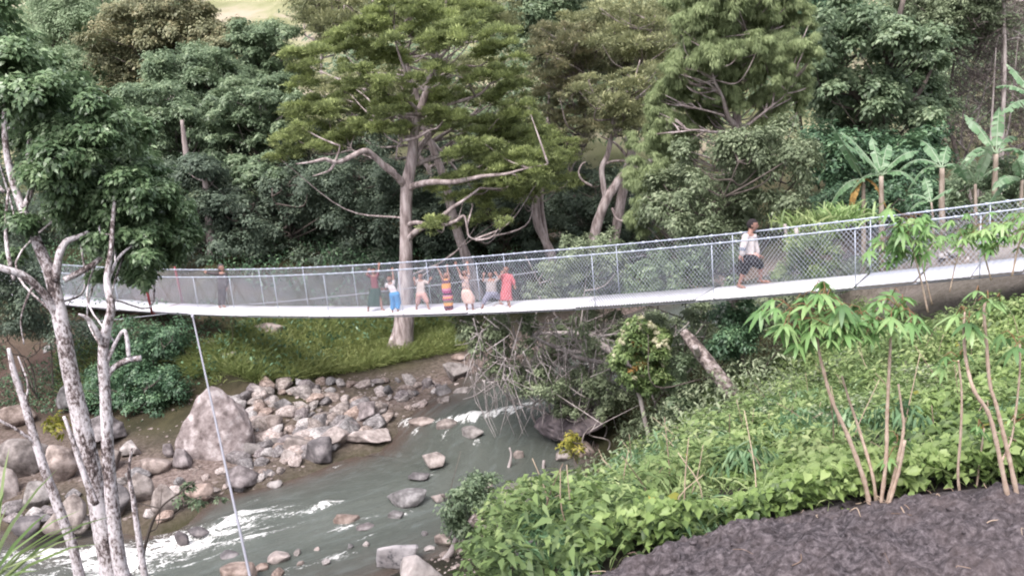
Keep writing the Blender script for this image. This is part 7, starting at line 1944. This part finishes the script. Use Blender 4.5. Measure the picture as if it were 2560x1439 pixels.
    mb = MB(); p.limb(mb, [a[0], a[0] * .4 + a[1] * .6], [.05 * H, .046 * H]); p.limb(mb, [b[0], b[1], b[1] * .4 + b[2] * .6], [.05 * H, .042 * H, .036 * H]); p.cloth('sleeves', mb, 'red')
    # man with hooded dark coat
    H = 1.5
    p = Person('man in dark hooded coat standing alone, one arm stretched along the rail', MAN, (1415, 498))
    p.head(1405, 163, 30, RT * .9 - FW * .6 + np.array([0, 0, .1]), hood=CLOTH['coat'])
    p.torso((1405, 200), (1412, 300), (1412, 330), (1378, 212), (1440, 214), H)
    a = p.arm((1380, 212), (1332, 212), (1294, 203), (1272, 194), H, (0, .05, .1, .12)); b = p.arm((1440, 218), (1452, 272), (1448, 318), (1446, 335), H)
    l = p.leg((1400, 335), (1400, 410), (1394, 490), (1402, 502), H); r = p.leg((1424, 335), (1428, 410), (1424, 488), (1452, 500), H)
    p.finish(.007)
    p.shirt('coat', (1405, 206), (1412, 338), (1378, 214), (1441, 216), H, [(a[0], a[1], .05, .042), (a[1], a[2], .042, .036), (b[0], b[1], .05, .042), (b[1], b[2], .042, .036)], name='coat', flare=1.1)
    mb = MB()
    for g in (l, r): p.limb(mb, [g[0], g[1], g[1] * .15 + g[2] * .85], [.066 * H, .05 * H, .042 * H])
    p.cloth('trousers', mb, 'coat')
    mb = MB(); add_ell(mb, p.hc - p.hax[1] * p.hr * .3 - p.hax[2] * p.hr * .55, p.hax, p.hr * .95, p.hr * .8, p.hr * .6); mb.build('hood', CLOTH['coat'], p.t, p.base)
    # walking boy
    H = 1.5
    p = Person('boy in cream long-sleeved jumper and black shorts walking barefoot along the deck', BOY, (620, 1185))
    p.head(605, 255, 84, RT * 1.0 - FW * .25 + np.array([0, 0, -.05]))
    p.torso((560, 375), (560, 640), (560, 740), (500, 420), (625, 425), H)
    a = p.arm((505, 430), (462, 590), (450, 720), (455, 780), H, (-.12, -.16, -.14, -.12), pn=RT, curl=.5)
    b = p.arm((620, 430), (660, 590), (690, 700), (722, 720), H, (.10, .12, .08, .06), pn=RT, curl=.5)
    l = p.leg((505, 780), (485, 940), (408, 1190), (525, 1215), H, (-.04, -.04)); r = p.leg((620, 780), (725, 860), (728, 1120), (850, 1120), H, (.06, .06))
    p.finish(.007)
    p.shirt('cream', (560, 392), (545, 690), (480, 430), (640, 432), H, [(a[0], a[1], .052, .046), (a[1], a[1] * .3 + a[2] * .7, .046, .04), (b[0], b[1], .05, .045), (b[1], b[1] * .3 + b[2] * .7, .045, .038)], name='jumper', flare=1.22, k=.95)
    mb = MB(); p.limb(mb, [l[0], l[1]], [.085 * H, .062 * H]); p.limb(mb, [r[0], r[0] * .12 + r[1] * .88], [.085 * H, .066 * H]); p.limb(mb, [p.P(510, 770), p.P(615, 770)], [.085 * H, .085 * H]); p.cloth('shorts', mb, 'black')
    mb = MB()
    q0, q1 = a[1], a[1] * .3 + a[2] * .7; d = unit(q1 - q0)
    for u in (.02, .30):
        c = q0 + (q1 - q0) * u; V, F = tube(np.array([c, c + d * .022]), .048 * H, 20); mb.add(V, F)
    mb.build('sleeve_bands', CLOTH['bluestripe'], p.t, p.base)
    mb = MB(); p.limb(mb, [p.P(470, 740, .02), p.P(640, 735, .02)], [.07 * H, .07 * H]); p.cloth('shirt_tail', mb, 'pink')
people()

# ------------------------------------------------------------------ light, world, camera
w = bpy.data.worlds.new('World'); scene.world = w; w.use_nodes = True
nt = w.node_tree; nt.nodes.clear()
out = nt.nodes.new('ShaderNodeOutputWorld'); bg = nt.nodes.new('ShaderNodeBackground')
sky = nt.nodes.new('ShaderNodeTexSky'); sky.sky_type = 'NISHITA'; sky.sun_disc = False
SUN_EL, SUN_AZ = math.radians(58), math.radians(205)
sky.sun_elevation = SUN_EL; sky.sun_rotation = SUN_AZ; sky.dust_density = 4; sky.air_density = 1.2
hs = nt.nodes.new('ShaderNodeHueSaturation'); hs.inputs['Saturation'].default_value = .35
nt.links.new(sky.outputs[0], hs.inputs['Color'])
tint = mixc(nt, 1.0, hs.outputs[0], (1.0, .965, 1.0), 'MULTIPLY')
nt.links.new(tint, bg.inputs['Color']); bg.inputs['Strength'].default_value = .38
nt.links.new(bg.outputs[0], out.inputs['Surface'])
sun = bpy.data.lights.new('sun', 'SUN'); sun.energy = 3.0; sun.angle = math.radians(25); sun.color = (1, .96, .92)
so = bpy.data.objects.new('sun', sun); COL.objects.link(so)
d = Vector((math.sin(SUN_AZ) * math.cos(SUN_EL), math.cos(SUN_AZ) * math.cos(SUN_EL), math.sin(SUN_EL)))
so.rotation_euler = d.to_track_quat('Z', 'Y').to_euler(); so.location = (0, 0, 60)

cam = bpy.data.cameras.new('camera'); cam.sensor_width = 36; cam.sensor_fit = 'HORIZONTAL'; cam.lens = 36 * FPX / 2560
cam.clip_start = .05; cam.clip_end = 2000
co = bpy.data.objects.new('camera', cam); COL.objects.link(co)
from mathutils import Matrix
mw = Matrix(((RT[0], UP[0], -FW[0], 0), (RT[1], UP[1], -FW[1], 0), (RT[2], UP[2], -FW[2], CAMZ), (0, 0, 0, 1)))
co.matrix_world = mw
scene.camera = co
scene.view_settings.view_transform = 'Standard'; scene.view_settings.look = 'None'
scene.view_settings.exposure = 0; scene.view_settings.gamma = 1
cy = scene.cycles
cy.use_denoising = True
cy.max_bounces = 7; cy.diffuse_bounces = 5; cy.glossy_bounces = 2; cy.transmission_bounces = 5; cy.transparent_max_bounces = 6
cy.pixel_filter_type = 'BLACKMAN_HARRIS'; cy.filter_width = 2.0
print('faces', sum(len(m.polygons) for m in bpy.data.meshes))
